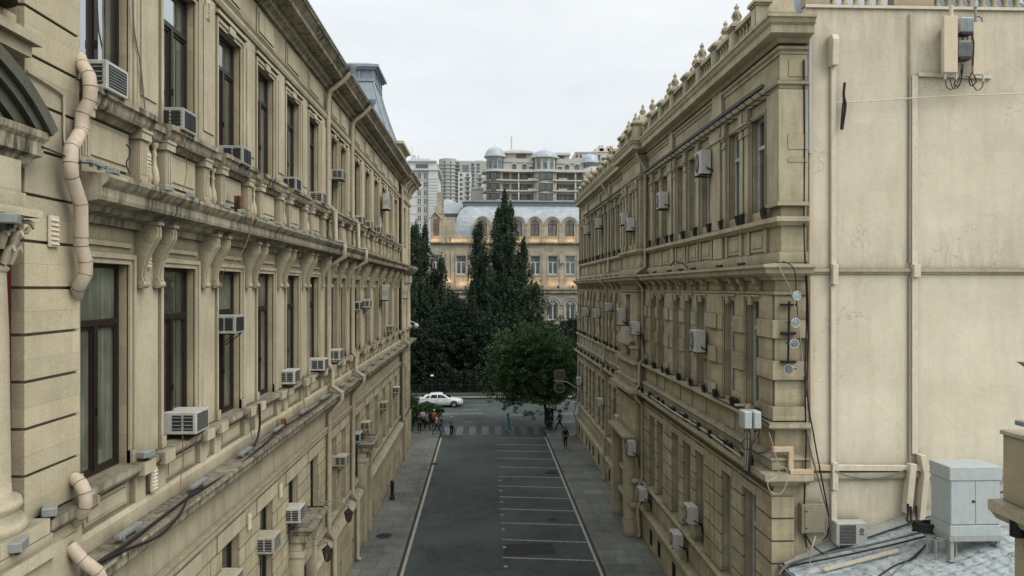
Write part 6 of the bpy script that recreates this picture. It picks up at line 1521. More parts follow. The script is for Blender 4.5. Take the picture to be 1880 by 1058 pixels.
# ---- two small white blocks in front
Y = 290.0
for k, (a, b, tp_) in enumerate(((841, 865, 317), (877, 889, 318))):
    T = thing('white_apartment_block', ['small white apartment block with square windows left of the domed building', 'narrow white apartment block partly behind the domed building'][k], 'building', (wxp((a + b) / 2, Y), Y, 40))
    m = MB(); m.box(wxp(a, Y), wxp(b, Y), Y, Y + 14, 20, wzp(tp_, Y)); m.build('wall', white, T)
    for r in range(6):
        for c in ((a + 5.5, a + 17.5) if k == 0 else (a + 4,)): farwin(T, wxp(c, Y), Y - .03, wzp(tp_ + 7.5 + r * 8.7, Y), 1.1, 1.15)
        m = MB(); cc = (a + 17.5) if k == 0 else a + 4; m.box(wxp(cc - 5, Y), wxp(cc + 5, Y), Y - .9, Y, wzp(tp_ + 8.9 + r * 8.7, Y) - .15, wzp(tp_ + 8.4 + r * 8.7, Y)); m.build('balcony', greyt, T)
T = thing('stone_annex', 'low tan stone block between the small white apartment blocks', 'building', (wxp(877, 270.), 270., 40))
m = MB(); m.box(wxp(866, 270.), wxp(887, 270.), 270, 282, 20, wzp(347, 270.)); m.build('wall', cream, T); m = MB(); m.box(wxp(865, 270.), wxp(888, 270.), 269.6, 270, wzp(348, 270.), wzp(346, 270.)); m.build('cornice', pale, T)
# ---- the domed apartment building
Y = 250.0
D = thing('domed_apartment_building', 'large cream apartment building with blue-grey domes and long curved balconies on the hill', 'building', (wxp(985, Y), Y, 40))
X0, X1 = wxp(893, Y), wxp(1075, Y)
m = MB(); m.box(X0, X1, Y, Y + 20, 15, wzp(291, Y)); m.build('wall', cream, D)
def arcband(xs, y, r0, z0, z1, name, mat, n=18, par=D):
    m = MB(); m.tube([(xs, y, z0), (xs, y, z1)], r0, n * 2); return m.build(name, mat, par)
# round towers
tw = [(909, 3.1, 287, 311, 271), (1000, 4.4, 289, 315, 276), (1084, 2.6, 297, 308, 282)]
for k, (c, r, zt2, zb2, ztop) in enumerate(tw):
    cx_ = wxp(c, Y); cy = Y + (1.2 if k != 1 else 1.6)
    arcband(cx_, cy, r, 20, wzp(zt2, Y), 'round_tower', cream)
    m = MB(); rr = r + .7; h = wzp(ztop, Y) - wzp(zt2, Y)
    m.lathe([(rr, 0), (rr, .35)] + [(rr * .93 * math.cos(q / 9 * PI / 2), .35 + h * math.sin(q / 9 * PI / 2)) for q in range(10)], (cx_, cy, wzp(zt2, Y)), 28); d = m.build('dome', 'domeblue', D)
    m = MB(); m.tube([(cx_, cy, wzp(ztop, Y)), (cx_, cy, wzp(ztop - 7, Y))], [.12, .03], 5); o = m.build('dome_spire', 'domeblue'); o.parent = d; o.location = tuple(-q for q in ORG[D.name])
    m = MB(); m.tube([(cx_, cy, wzp(zt2, Y) - .3), (cx_, cy, wzp(zt2, Y) + .15)], rr + .15, 30); m.build('dome_cornice', pale, D)
    for q in range(-2, 3):
        a = q * .55; m = MB(); u = Vector((math.cos(a), math.sin(a), 0)); p = Vector((cx_, cy, 0)) + Vector((math.sin(a), -math.cos(a), 0)) * (r + .04)
        zz0, zz1 = wzp(zb2, Y), wzp(zt2 + 2.5, Y); hw = .72
        m.add([tuple(p - u * hw + Vector((0, 0, zz0))), tuple(p + u * hw + Vector((0, 0, zz0))), tuple(p + u * hw + Vector((0, 0, zz1))), tuple(p - u * hw + Vector((0, 0, zz1)))], [(0, 1, 2, 3)]); w_ = m.build('window', 'bluepane', D)
        m = MB(); pp = p + Vector((math.sin(a), -math.cos(a), 0)) * .04
        for (s0, s1, h0, h1) in ((-hw, hw, (zz0 * .45 + zz1 * .55), (zz0 * .45 + zz1 * .55) + .12), (-.06, .06, zz0, zz0 * .45 + zz1 * .55)): m.add([tuple(pp + u * s0 + Vector((0, 0, h0))), tuple(pp + u * s1 + Vector((0, 0, h0))), tuple(pp + u * s1 + Vector((0, 0, h1))), tuple(pp + u * s0 + Vector((0, 0, h1)))], [(0, 1, 2, 3)])
        o = m.build('frame', 'frame'); o.parent = w_; o.location = tuple(-q2 for q2 in ORG[D.name])
# balconies: slabs, parapets, piers
def balc(py, th, out, mat, name='balcony'):
    z = wzp(py, Y); m = MB(); pts = []
    def outline(o):
        P = [(X0 - 1.5 - o * .3, Y + 6)]
        for q in range(9): a = PI - q * PI / 2 / 8; P.append((wxp(909, Y) + (4.2 + o) * math.cos(a), Y + 1.5 - (4.2 + o) * math.sin(a)))
        P += [(wxp(950, Y), Y - 1.2 - o)]
        for q in range(11): a = PI * .85 - q * PI * .7 / 10; P.append((wxp(1000, Y) + (5.2) * math.cos(a), Y - .6 - o * .6 - 2.2 * math.sin(a)))
        P += [(X1, Y - 1.2 - o), (X1, Y + 6)]
        return P
    P = outline(out); m.prism([(x, y, z) for x, y in P], (0, 0, th)); m.build(name, mat, D)
    if mat is not pale:
        m = MB(); P2 = outline(out - .15)
        for q in range(len(P2) - 1): m.tube([(*P2[q], z + th + .7), (*P2[q + 1], z + th + .7)], .05, 4)
        for q in range(len(P2) - 1):
            n = max(1, int((Vector(P2[q + 1]) - Vector(P2[q])).length / .8))
            for w in range(n): a = Vector(P2[q]).lerp(Vector(P2[q + 1]), w / n); m.tube([(a.x, a.y, z + th), (a.x, a.y, z + th + .7)], .03, 3)
        m.build('balcony_railing', 'fardark', D)
balc(317, .85, .6, pale, 'balcony_band'); balc(333.5, .5, .2, cream); balc(352.5, .5, .2, cream); balc(371, .5, .2, cream)
for c in (952, 991 - 7, 1020, 1056): 
    m = MB(); m.box(wxp(c, Y) - .25, wxp(c, Y) + .25, Y - 1.2, Y - .8, 30, wzp(317, Y)); m.build('pier', pale, D)
for r, py in enumerate((330, 349.5, 368)):
    for c, w in ((898, 1.3), (906, 1.6), (914, 1.2), (952.5, .9), (969, 1.2), (1014, 1.2), (1021, .9), (1050, 1.1), (1069, 1.2), (922, 1.2), (930, 1.6), (945, 1.9), (961, 1.6), (977, 3.0), (1001, 4.6), (1030, 2.6), (1043, 1.6), (1061, 1.6)):
        farwin(D, wxp(c, Y), Y - (.05 if c != 1001 else .05) - (2.9 if c in (1001, 906) else 2.2 if c in (898, 914) else 0), wzp(py, Y) - .25, w, 2.25, 'fardark', M['frame'] if r == 0 else M['frame'])
for r, py in enumerate((333.5, 352.5)):
    m = MB(); m.box(wxp(969, Y), wxp(985, Y), Y - 1.5, Y - 1.3, wzp(py, Y), wzp(py - 5.5, Y)); m.box(wxp(1025, Y), wxp(1040, Y), Y - 1.5, Y - 1.3, wzp(py, Y), wzp(py - 5.5, Y)); m.build('balcony_parapet', pale, D)
for c, h in ((944, 8), (963, 7.5), (975, 5), (1028, 5), (1041, 7.5), (1059, 7.5)):
    farwin(D, wxp(c, Y), Y - .05, wzp(312, Y), 1.05, h * Y / F_PX, 'bluepane', M['frame'])
    if h > 6:
        m = MB(); cx_ = wxp(c, Y); z0 = wzp(312 - h, Y)
        m.add([(cx_, Y - .06, z0)] + [(cx_ + .55 * math.cos(PI * q / 10), Y - .06, z0 + .55 * math.sin(PI * q / 10)) for q in range(11)], [(0, q + 1, q + 2) for q in range(10)]); m.build('fanlight', 'bluepane', D)
        m = MB(); m.tube([(cx_ + .85 * math.cos(PI * q / 10), Y - .15, z0 + .85 * math.sin(PI * q / 10)) for q in range(11)], .2, 5); m.build('eyebrow_moulding', pale, D)
m = MB(); m.prism([(wxp(925, Y), Y - .3, wzp(296.5, Y)), (wxp(1080, Y), Y - .3, wzp(300, Y)), (wxp(1080, Y), Y + 3, wzp(293, Y)), (wxp(925, Y), Y + 3, wzp(290, Y))], (0, .1, -.4)); m.build('slate_roof', 'domeblue', D)
m = MB(); m.box(wxp(932, Y), wxp(976, Y), Y + 4, Y + 15, wzp(291, Y), wzp(279, Y)); m.box(wxp(1020, Y), wxp(1048, Y), Y + 4, Y + 15, wzp(292, Y), wzp(282, Y)); m.build('penthouse_wall', pale, D)
m = MB(); m.box(wxp(926, Y), wxp(980, Y), Y + 2.5, Y + 16, wzp(278.5, Y), wzp(275.5, Y)); m.add(*frus([(wxp(926, Y), wxp(980, Y), Y + 2.5, Y + 16, wzp(275.5, Y)), (wxp(938, Y), wxp(962, Y), Y + 6, Y + 13, wzp(268.5, Y))])); m.box(wxp(1014, Y), wxp(1049, Y), Y + 2.5, Y + 16, wzp(281.5, Y), wzp(277, Y)); m.build('penthouse_roof', pale, D)
farwin(D, wxp(958, Y), Y + 3.95, wzp(290, Y), 3.6, 2.1, 'fardark'); farwin(D, wxp(1030, Y), Y + 3.95, wzp(293, Y), 3.2, 2.1, 'fardark')
m = MB(); m.tube([(wxp(941, Y), Y + 9, wzp(272, Y)), (wxp(941, Y), Y + 9, wzp(240, Y))], [.32, .22], 8); m.build('mast', white, D)
m = MB(); m.lathe([(3.2, 0), (3.9, 1.2), (3.6, 3.0), (2.6, 4.2)], (wxp(1087, Y), Y + 1, wzp(328, Y)), 24); m.build('rounded_oriel', pale, D)
# ---- pale blocks on the right skyline
Y = 360.0
T = thing('pale_hilltop_block', 'pale stepped apartment block on the skyline above the right building cornice', 'building', (wxp(1110, Y), Y, 50))
m = MB(); m.box(wxp(1056, Y), wxp(1094, Y), Y, Y + 15, 20, wzp(279, Y)); m.box(wxp(1088, Y), wxp(1150, Y), Y + 3, Y + 18, 20, wzp(275, Y)); m.box(wxp(1096, Y), wxp(1150, Y), Y + 6, Y + 18, 20, wzp(267, Y)); m.box(wxp(1104, Y), wxp(1112, Y), Y + 6, Y + 12, 60, wzp(261, Y)); m.box(wxp(1119, Y), wxp(1130, Y), Y + 6, Y + 12, 60, wzp(262, Y)); m.build('wall', facmat('pale_pink_render', (.62, .56, .5), .3), T)
for (c, py) in ((1059, 289), (1066, 289), (1102, 287), (1118, 288)): farwin(T, wxp(c, Y), Y - .1 if c < 1090 else Y + 2.9, wzp(py, Y), 1.2, 1.8)
m = MB(); m.box(wxp(1055, Y), wxp(1095, Y), Y - .5, Y + 1, wzp(279.5, Y), wzp(278, Y)); m.box(wxp(1087, Y), wxp(1151, Y), Y + 2.5, Y + 4, wzp(276, Y), wzp(274.5, Y)); m.build('cornice', white, T)
T = thing('green_netted_block', 'narrow block wrapped in dark green netting behind the right dome', 'building', (wxp(1106, 300.), 300., 40))
m = MB(); m.box(wxp(1100, 300.), wxp(1116, 300.), 300, 310, 20, wzp(288, 300.)); m.build('wall', plain('green_netting', (.06, .13, .12), .8), T); m = MB(); m.box(wxp(1099, 300.), wxp(1117, 300.), 299.5, 300, wzp(300, 300.), wzp(299, 300.)); m.build('scaffold_rail', 'lampgrey', T)

# =================================================================== TREES
def leaves(mb, pts, size, r_):
    for p in pts:
        s = size * r_.uniform(.6, 1.3); a = Vector((r_.gauss(0, 1), r_.gauss(0, 1), r_.gauss(0, 1))).normalized(); b = a.orthogonal().normalized(); c = a.cross(b)
        th = r_.random() * PI; u = (b * math.cos(th) + c * math.sin(th)) * s; v_ = (c * math.cos(th) - b * math.sin(th)) * s * .62; p = Vector(p)
        k = len(mb.v); mb.v += [tuple(p - u), tuple(p + v_ * .9), tuple(p + u), tuple(p - v_ * .9)]; mb.f.append((k, k + 1, k + 2, k + 3)); mb.sm.append(False)
def clump(r_, c, rad, n, flat=1.0):
    out = []
    for _ in range(n):
        d = Vector((r_.gauss(0, 1), r_.gauss(0, 1), r_.gauss(0, 1))).normalized() * rad * (r_.random() ** .45)
        out.append((c[0] + d.x, c[1] + d.y, c[2] + d.z * flat))
    return out
def trunkmb(base, top, r0, limbs):
    m = MB(); b = Vector(base); t_ = Vector(top); pts = [b.lerp(t_, q / 5) + Vector((rnd.uniform(-.05, .05), rnd.uniform(-.05, .05), 0)) for q in range(6)]
    m.tube(pts, [r0 * (1.25 if q == 0 else 1 - .75 * q / 5) for q in range(6)], 9)
    for (f, e, r1) in limbs:
        s = b.lerp(t_, f); e = Vector(e); mid = s.lerp(e, .5) + Vector((0, 0, .12 * (e - s).length)); m.tube([s, mid, e], [r1, r1 * .65, r1 * .2], 6)
    return m
def poplar(base, spires, label, leaf=.115, seed=1, mat='leafpop', dens=1.0, blunt=5):
    r_ = random.Random(seed); T = thing('poplar_tree', label, 'tree', base, group=None)
    top = max(s[2] for s in spires)
    tm = trunkmb(base, (spires[0][0], spires[0][1], top * .8), .38, [(.12, (s[0], s[1], s[2] * .7), .16) for s in spires[1:]]); tm.build('trunk', 'bark', T)
    m = MB()
    for (x, y, z1, z0, rad) in spires:
        h = z1 - z0; n = int(h * rad * 17 * dens)
        for _ in range(n):
            t_ = r_.random() ** .85; prof = (min(1, t_ / .12) ** .6) * (1 - t_ ** blunt) ** .65 * (.8 + .2 * math.sin(t_ * 11 + x * 3)) * (1.25 - .6 * t_) + .04
            zc = z0 + h * t_; a = r_.random() * 2 * PI; rr = rad * prof * (r_.random() ** .5)
            wob = noise.noise(Vector((x + math.cos(a) * 1.6, y + math.sin(a) * 1.6, zc * .45)) + Vector((seed, 0, 0)))
            rr *= max(.4, min(1.6, .95 + wob * 1.6))
            c = (x + rr * math.cos(a), y + rr * math.sin(a), zc)
            leaves(m, clump(r_, c, .32, 24, 1.6), leaf, r_)
        for _ in range(int(h * 5)):                            # stray shoots that break the outline
            t_ = r_.random() ** .8; a = r_.random() * 2 * PI; rr = rad * (1.15 - .45 * t_) * r_.uniform(.95, 1.45) * (1 - t_ ** 6)
            zc = z0 + h * t_; c = Vector((x + rr * math.cos(a), y + rr * math.sin(a), zc))
            for q in range(4): leaves(m, clump(r_, c + Vector((0, 0, .28 * q)), .16, 9, 1.5), leaf * .9, r_)
    m.build('crown', mat, T); return T
PY = 88.0
def pp(px, py, Y_=PY): q = onY(px, py, Y_); return q[0], q[2]
def spire(px, pyt, pyb, wpx, dy=0): x, z1 = pp(px, pyt); z0 = pp(px, pyb)[1]; return (x, PY + dy, z1, z0, wpx / 2 * PY / F_PX)
poplar((pp(925, 700)[0], PY, 0), [spire(926, 360, 640, 34), spire(915, 388, 640, 34, .4), spire(937, 382, 640, 34, -.4), spire(924, 380, 640, 48), spire(927, 430, 650, 66, .6), spire(881, 412, 640, 34, .5), spire(873, 422, 640, 28, .3), spire(888, 465, 640, 32, .2), spire(955, 470, 640, 26, .2), spire(962, 445, 640, 36, .4), spire(950, 490, 640, 40, -.4), spire(900, 500, 650, 56, -1), spire(984, 522, 640, 44, -.4), spire(943, 500, 660, 60, -1.2), spire(873, 515, 650, 42, -.6), spire(920, 480, 660, 66, .8)], 'tall dark poplar with several pointed tops in front of the mansard building', seed=11, blunt=7)
poplar((pp(772, 700)[0], PY - 1, 0), [spire(764, 416, 640, 34), spire(757, 425, 640, 30), spire(780, 418, 640, 30, .5), spire(772, 445, 640, 44, -.5), spire(811, 478, 640, 28, -.5), spire(797, 500, 650, 48, .3), spire(768, 500, 660, 66, -.8), spire(825, 540, 650, 40, .3)], 'dark poplar rising beside the far corner of the left palace', seed=5, blunt=9)
def broad(base, cz, rx, ry, rz_c, label, n, mat, leaf=.2, seed=1, name='broadleaf_tree', r0=.28, cx=0, group=None, th=.55, cl=.5, per=26, zmin=0):
    r_ = random.Random(seed); T = thing(name, label, 'tree', base, group=group); c = Vector((base[0] + cx, base[1], cz))
    lm = []
    for q in range(7):
        a = q / 7 * 2 * PI + r_.random(); lm.append((.55 + .06 * q, (c.x + rx * .7 * math.cos(a), c.y + ry * .7 * math.sin(a), cz + rz_c * r_.uniform(-.1, .5)), r0 * .45))
    trunkmb(base, (c.x, c.y, cz + rz_c * .4), r0, lm).build('trunk', 'bark', T)
    m = MB()
    for _ in range(n):
        d = Vector((r_.gauss(0, 1), r_.gauss(0, 1), r_.gauss(0, 1))).normalized(); k = th + (1 - th) * r_.random()
        k *= .93 + .3 * noise.noise(d * 2.4 + Vector((seed * 3.1, 0, 0)))
        p = (c.x + d.x * rx * k, c.y + d.y * ry * k, c.z + d.z * rz_c * k)
        if p[2] < zmin: continue
        leaves(m, clump(r_, p, cl, per, .7), leaf, r_)
        if _ % 5 == 0:
            k2 = r_.uniform(1.0, 1.16); leaves(m, clump(r_, (c.x + d.x * rx * k2, c.y + d.y * ry * k2, c.z + d.z * rz_c * k2), cl * .55, per // 3, .8), leaf, r_)
    m.build('crown', mat, T); return T
# dark wood in front of the mansard building
dark = [(762, 84, 590, 700, 'low dark tree behind the white car, left of the others'), (800, 86, 570, 700, 'dark broad tree behind the white car'), (842, 87, 560, 690, 'dark broad tree left of the tall poplar'), (893, 85, 575, 700, 'dark broad tree under the tall poplar'), (950, 90, 560, 690, 'dark broad tree right of the tall poplar'), (1005, 88, 590, 700, 'dark broad tree behind the round linden'), (1050, 92, 578, 690, 'dark tree below the arched windows at the right'), (825, 96, 540, 640, 'dark tree close to the mansard building wall'), (1090, 90, 570, 690, 'dark tree hidden behind the far end of the right building')]
for k, (px, Y_, pt, pb, lb) in enumerate(dark):
    x = onY(px, 600, Y_)[0]; z1 = onY(px, pt, Y_)[2]; z0 = max(.7, onY(px, pb, Y_)[2]); rz2 = (z1 - z0) / 2
    broad((x, Y_, 0), (z0 + z1) / 2, 3.1, 2.6, rz2, lb, 560, 'leafmass', leaf=.135, seed=20 + k, group='dark trees beyond the cross street', per=36)
# round linden at the right corner
B = onZ(1008, 785, 0); c = onY(981, 678, B[1])
broad((B[0], B[1], 0), c[2] + .1, 4.5, 3.9, 3.95, 'round bushy green linden on the right corner, low crown over the crossing', 1600, 'leafround', leaf=.1, seed=42, name='linden_tree', cx=c[0] - B[0], th=.45, cl=.48, per=46, r0=.16, zmin=2.3)
# hedge and bushes
def bush(x, y, z, r, h, label, mat='leafbush', n=160, seed=1, name='bush', leaf=.1):
    r_ = random.Random(seed); T = thing(name, label, 'bush', (x, y, z)); m = MB()
    for q in range(6): a = q / 6 * 2 * PI; m.tube([(x, y, z), (x + r * .5 * math.cos(a), y + r * .5 * math.sin(a), z + h * .7)], [.03, .012], 5)
    m.build('stem', 'bark', T); m = MB()
    for _ in range(n):
        d = Vector((r_.gauss(0, 1), r_.gauss(0, 1), r_.gauss(0, 1))).normalized() * (.55 + .5 * r_.random()); p = (x + d.x * r, y + d.y * r, z + h * .5 + d.z * h * .5)
        if p[2] > .1: leaves(m, clump(r_, p, .2, 16), leaf, r_)
    m.build('crown', mat, T); return T
bush(-6.8, 64.5, .0, 1.0, 3.0, 'tall green bush at the far left corner beyond the pavement', seed=3, n=240)
bush(-5.3, 66.5, .0, 1.5, 1.7, 'spreading green bush partly in front of the white car', seed=4, n=260)
bush(-7.0, 61.2, .1, 1.0, 1.9, 'dark rounded bush against the far corner of the left palace', 'leafmass', seed=5, n=240)
bush(-6.8, 58.6, .1, .75, 1.5, 'green bush nearest the left palace corner by the pavement', seed=6, n=200)
m = MB(); r_ = random.Random(9)
for _ in range(9000):
    x = r_.uniform(-16, 17); y = r_.uniform(82.2, 84.4); z = r_.uniform(.1, 2.9 + .5 * math.sin(x) + .4 * math.sin(x * 2.3)); leaves(m, clump(r_, (x, y, z), .22, 5), .15, r_)
tag(m.build('hedge', 'leafmass'), 'long dark hedge along the far side of the cross street', 'hedge')
fn = thing('railing_fence', 'dark iron railing fence in front of the hedge beyond the cross street', 'fence', (0, 81.6, 0))
m = MB(); x = -16
m.box(-16, 17, 81.5, 81.8, .0, .45)
m.build('plinth', 'darkstone', fn); m = MB()
while x < 17: m.box(x - .012, x + .012, 81.62, 81.65, .45, 1.5); x += .16
m.box(-16, 17, 81.6, 81.67, 1.38, 1.42); m.box(-16, 17, 81.6, 81.67, .55, .59); m.build('bars', 'black', fn)
for k, (px, py) in enumerate(((793, 690),)):
    p = onY(px, py, 80.6); t = thing('globe_lamp', 'short white-globed lamp on a post beyond the white car', 'lamp', (p[0], 80.6, 0))
    m = MB(); m.tube([(p[0], 80.6, 0), (p[0], 80.6, p[2] - .1)], .05, 8); m.build('post', 'black', t); m = MB(); m.sphere(p, .18, 12, 8, (1.2, 1, .8)); m.build('globe', 'whiteframe', t)
W_ = thing('garden_kiosk', 'small pale low kiosk glimpsed under the trees behind the white car', 'kiosk', (-10, 97, 0))
m = MB(); a = onY(738, 700, 98); b = onY(790, 700, 98); m.box(a[0], b[0], 98, 101, 0, onY(0, 692, 98)[2]); m.build('wall', 'museum', W_); m = MB(); m.box(a[0] - .5, b[0] + .5, 97.5, 101.5, onY(0, 692, 98)[2], onY(0, 684, 98)[2]); m.build('roof', 'metalroof', W_)
m = MB(); m.box(a[0] + 2.2, a[0] + 3.4, 97.95, 98.0, 0, 2.2); m.build('door', 'black', W_)
# information board under the linden
p = onZ(1008.5, 786, .12)
t = thing('street_cabinet', 'tall black rectangular cabinet on short legs under the linden', 'street cabinet', p)
m = MB(); m.box(p[0] - .38, p[0] + .42, p[1] + .5, p[1] + .75, .4, 1.75); m.build('body', 'black', t, bevel=.02)
for xx in (p[0] - .3, p[0] + .28): m = MB(); m.box(xx, xx + .06, p[1] + .55, p[1] + .62, .0, .4); m.build('leg', 'black', t)
# =================================================================== PEOPLE
skinm = plain('skin', (.36, .22, .15), .55, var=.06, dirt_or_shade=0)
clo = {}
def cloth(c):
    if c not in clo: clo[c] = plain('cloth_%d' % len(clo), c, .85, var=.14, scale=14, dirt_or_shade=.1)
    return clo[c]
def skin_obj(name, nodes, edges, mat, parent, root=0, sub=1):
    me = bpy.data.meshes.new(name); me.from_pydata([n[0] for n in nodes], edges, []); o = bpy.data.objects.new(name, me); COL.objects.link(o)
    md = o.modifiers.new('skin', 'SKIN'); md.use_smooth_shade = True
    if not me.skin_vertices: 
        bm = bmesh.new(); bm.from_mesh(me); bm.verts.layers.skin.verify(); bm.to_mesh(me); bm.free()
    sv = me.skin_vertices[0].data
    for i, n in enumerate(nodes): r = n[1]; sv[i].radius = r if isinstance(r, tuple) else (r, r); sv[i].use_root = (i == root)
    if sub: s = o.modifiers.new('smooth', 'SUBSURF'); s.levels = sub; s.render_levels = sub
    me.materials.append(mat); o.parent = parent; return o
def person(label, loc, rz, H=1.72, step=.3, arms=((.25, -.2), (-.25, .2)), top=(.2, .2, .2), legs=(.02, .02, .025), hair=(.02, .015, .012), sleeve='short', woman=False, skirt=None, cap=None, lean=0.0, bag=None, group=None, long_hair=False, knee=0.12):
    """local: faces +y; step = stride half length, arms = (forward swing of elbow, hand) per side"""
    s = H / 1.75; T = thing('person', label, 'person', loc, rz, group)
    v = lambda x, y, z: (x * s, (y + lean * max(0, z - .9)) * s, z * s)
    sw = .165 if woman else .195
    sh = [(-sw, 0), (sw, 0)]
    nodes = [(v(0, 0, .96), (.13 * s, .1 * s)), (v(0, 0, 1.14), (.12 * s, .09 * s)), (v(0, 0, 1.34), (.14 * s, .1 * s)), (v(0, 0, 1.46), (.07 * s, .06 * s)), (v(0, .01, 1.53), .048 * s), (v(0, .03, 1.60), (.068 * s, .082 * s)), (v(0, .02, 1.68), (.075 * s, .092 * s)), (v(0, .0, 1.74), (.05 * s, .06 * s)),
             (v(0, .115, 1.635), .014 * s), (v(-.08, .01, 1.65), .014 * s), (v(.08, .01, 1.65), .014 * s)]
    edges = [(0, 1), (1, 2), (2, 3), (3, 4), (4, 5), (5, 6), (6, 7), (6, 8), (6, 9), (6, 10)]
    arm_n = []
    for q, sd in enumerate((-1, 1)):
        ef, hf = arms[q]; b = len(nodes)
        S = v(sd * sw, 0, 1.41); E = v(sd * (sw + .06), ef * .6 - .02, 1.41 - math.sqrt(max(.02, .29 ** 2 - (ef * .6) ** 2))); hz = E[2] / s - math.sqrt(max(.003, .25 ** 2 - min(.245, abs(hf)) ** 2)); Hn = v(sd * (sw + .05), ef * .6 + hf, hz if hf < .24 else E[2] / s + .02)
        Hn = (Hn[0], Hn[1], hz * s)
        d = (Vector(Hn) - Vector(E)).normalized(); P = Vector(Hn) + d * .07 * s
        nodes += [(S, .055 * s), (E, .04 * s), (Hn, .026 * s), (tuple(P), (.034 * s, .018 * s))]; edges += [(2, b), (b, b + 1), (b + 1, b + 2), (b + 2, b + 3)]; arm_n.append((S, E, Hn))
        side = Vector((0, 1, 0)) if abs(d.y) < .8 else Vector((0, 0, 1))
        side = (side - d * side.dot(d)).normalized(); nn = side.cross(d)
        for f, ln in enumerate((.062, .075, .08, .07)):
            c = len(nodes); r0 = P + side * (.027 - .018 * (3 - f)) * s * .9; m1 = r0 + d * ln * .55 * s; e1 = m1 + (d * .8 - nn * sd * .5).normalized() * ln * .5 * s
            nodes += [(tuple(m1), .009 * s), (tuple(e1), .007 * s)]; edges += [(b + 3, c), (c, c + 1)]
        c = len(nodes); tpt = Vector(Hn) + d * .03 * s + side * .035 * s; nodes += [(tuple(tpt), .01 * s), (tuple(tpt + d * .035 * s + side * .012 * s), .008 * s)]; edges += [(b + 2, c), (c, c + 1)]
    leg_n = []
    for q, sd in enumerate((-1, 1)):
        f = step * sd; b = len(nodes); K = v(sd * .095, f * .5 + knee * (1 if f < 0 else .4) * .6, .5); A = v(sd * .09, f - (.06 if f < 0 else 0), .09 + (.06 if f < -.1 else 0)); Tt = v(sd * .1, f + .13, .035 if f > -.1 else .05)
        Hp = v(sd * .09, 0, .9); nodes += [(Hp, .085 * s), (K, .055 * s), (A, .036 * s), (Tt, (.04 * s, .025 * s))]; edges += [(0, b), (b, b + 1), (b + 1, b + 2), (b + 2, b + 3)]; leg_n.append((Hp, K, A, Tt))
    skin_obj('body', nodes, edges, skinm, T)
    # clothing
    n = [(v(0, 0, .94), (.165 * s, .13 * s)), (v(0, 0, 1.14), (.145 * s, .12 * s)), (v(0, 0, 1.34), (.165 * s, .125 * s)), (v(0, 0, 1.46), (.09 * s, .075 * s))]; e = [(0, 1), (1, 2), (2, 3)]
    for (S, E, Hn) in arm_n:
        b = len(n); n += [(S, .075 * s), (E if sleeve == 'long' else tuple(Vector(S).lerp(Vector(E), .75)), .058 * s)]; e += [(2, b), (b, b + 1)]
        if sleeve == 'long': n.append((tuple(Vector(E).lerp(Vector(Hn), .93)), .04 * s)); e.append((b + 1, b + 2))
    skin_obj('shirt', n, e, cloth(top), T)
    if skirt:
        m = MB(); m.lathe([(.13 * s, 1.1 * s), (.17 * s, .95 * s), (.2 * s, .75 * s), (.25 * s, .45 * s), (.29 * s, .3 * s)], (0, 0, 0), 18); o = m.build('dress', cloth(skirt), T, at=None); o.data.transform(Matrix.Translation(Vector(loc)))
    if not skirt or True:
        n = [(v(0, 0, .98), (.14 * s, .11 * s))]; e = []
        for (Hp, K, A, Tt) in leg_n:
            b = len(n); n += [(Hp, .1 * s), (K, .07 * s), (tuple(Vector(K).lerp(Vector(A), .92)), .055 * s)]; e += [(0, b), (b, b + 1), (b + 1, b + 2)]
        skin_obj('trousers', n, e, cloth(legs), T)
    for (Hp, K, A, Tt) in leg_n:
        a = Vector(A); tt = Vector(Tt); skin_obj('shoe', [(tuple(a + Vector((0, -.03 * s, -.04 * s))), .042 * s), (tuple((a + tt) / 2 + Vector((0, 0, -.02 * s))), .045 * s), (tuple(tt), (.042 * s, .03 * s))], [(0, 1), (1, 2)], cloth((.02, .018, .016) if not woman else (.3, .28, .25)), T)
    hc = v(0, -.012, 1.70)
    m = MB(); m.sphere(hc, .094 * s, 14, 8, (.92, 1.08, .82))
    if long_hair: m.sphere(v(0, -.06, 1.58), .085 * s, 12, 8, (.95, .75, 1.7))
    o = m.build('hair', cloth(hair), T); o.data.transform(Matrix.Translation(Vector(loc)))
    for sd in (-1, 1):
        m = MB(); m.sphere(v(sd * .03, .108, 1.665), .011 * s, 8, 6); o = m.build('eye', cloth((.02, .02, .02)), T); o.data.transform(Matrix.Translation(Vector(loc)))
    m = MB(); x_, y_, z_ = v(0, .106, 1.6); m.box(x_ - .025 * s, x_ + .025 * s, y_ - .01, y_ + .004, z_ - .005, z_ + .005); o = m.build('mouth', cloth((.2, .06, .05)), T); o.data.transform(Matrix.Translation(Vector(loc)))
    if cap:
        m = MB(); m.sphere(v(0, -.0, 1.735), .1 * s, 14, 6, (1, 1.1, .6)); a = v(0, .1, 1.735); m.box(a[0] - .07 * s, a[0] + .07 * s, a[1] - .02, a[1] + .08 * s, a[2] - .01, a[2] + .004); o = m.build('cap', cloth(cap), T); o.data.transform(Matrix.Translation(Vector(loc)))
    if bag:
        E = arm_n[0][2]; m = MB(); m.sphere((E[0] - .02, E[1], E[2] - .25), .14 * s, 12, 8, (.5, 1, 1)); m.tube([(E[0], E[1], E[2] - .04), (E[0], E[1] + .06, E[2] - .14)], .008, 5)
        o = m.build('handbag', cloth(bag)); o.data.transform(Matrix.Rotation(rz, 4, 'Z')); o.location = loc; tag(o, 'round pink and white handbag carried by the woman on the crossing', 'handbag')
    return T
def foot(px, py, z=.0): return onZ(px, py, z)
W = (.32, .33, .33)
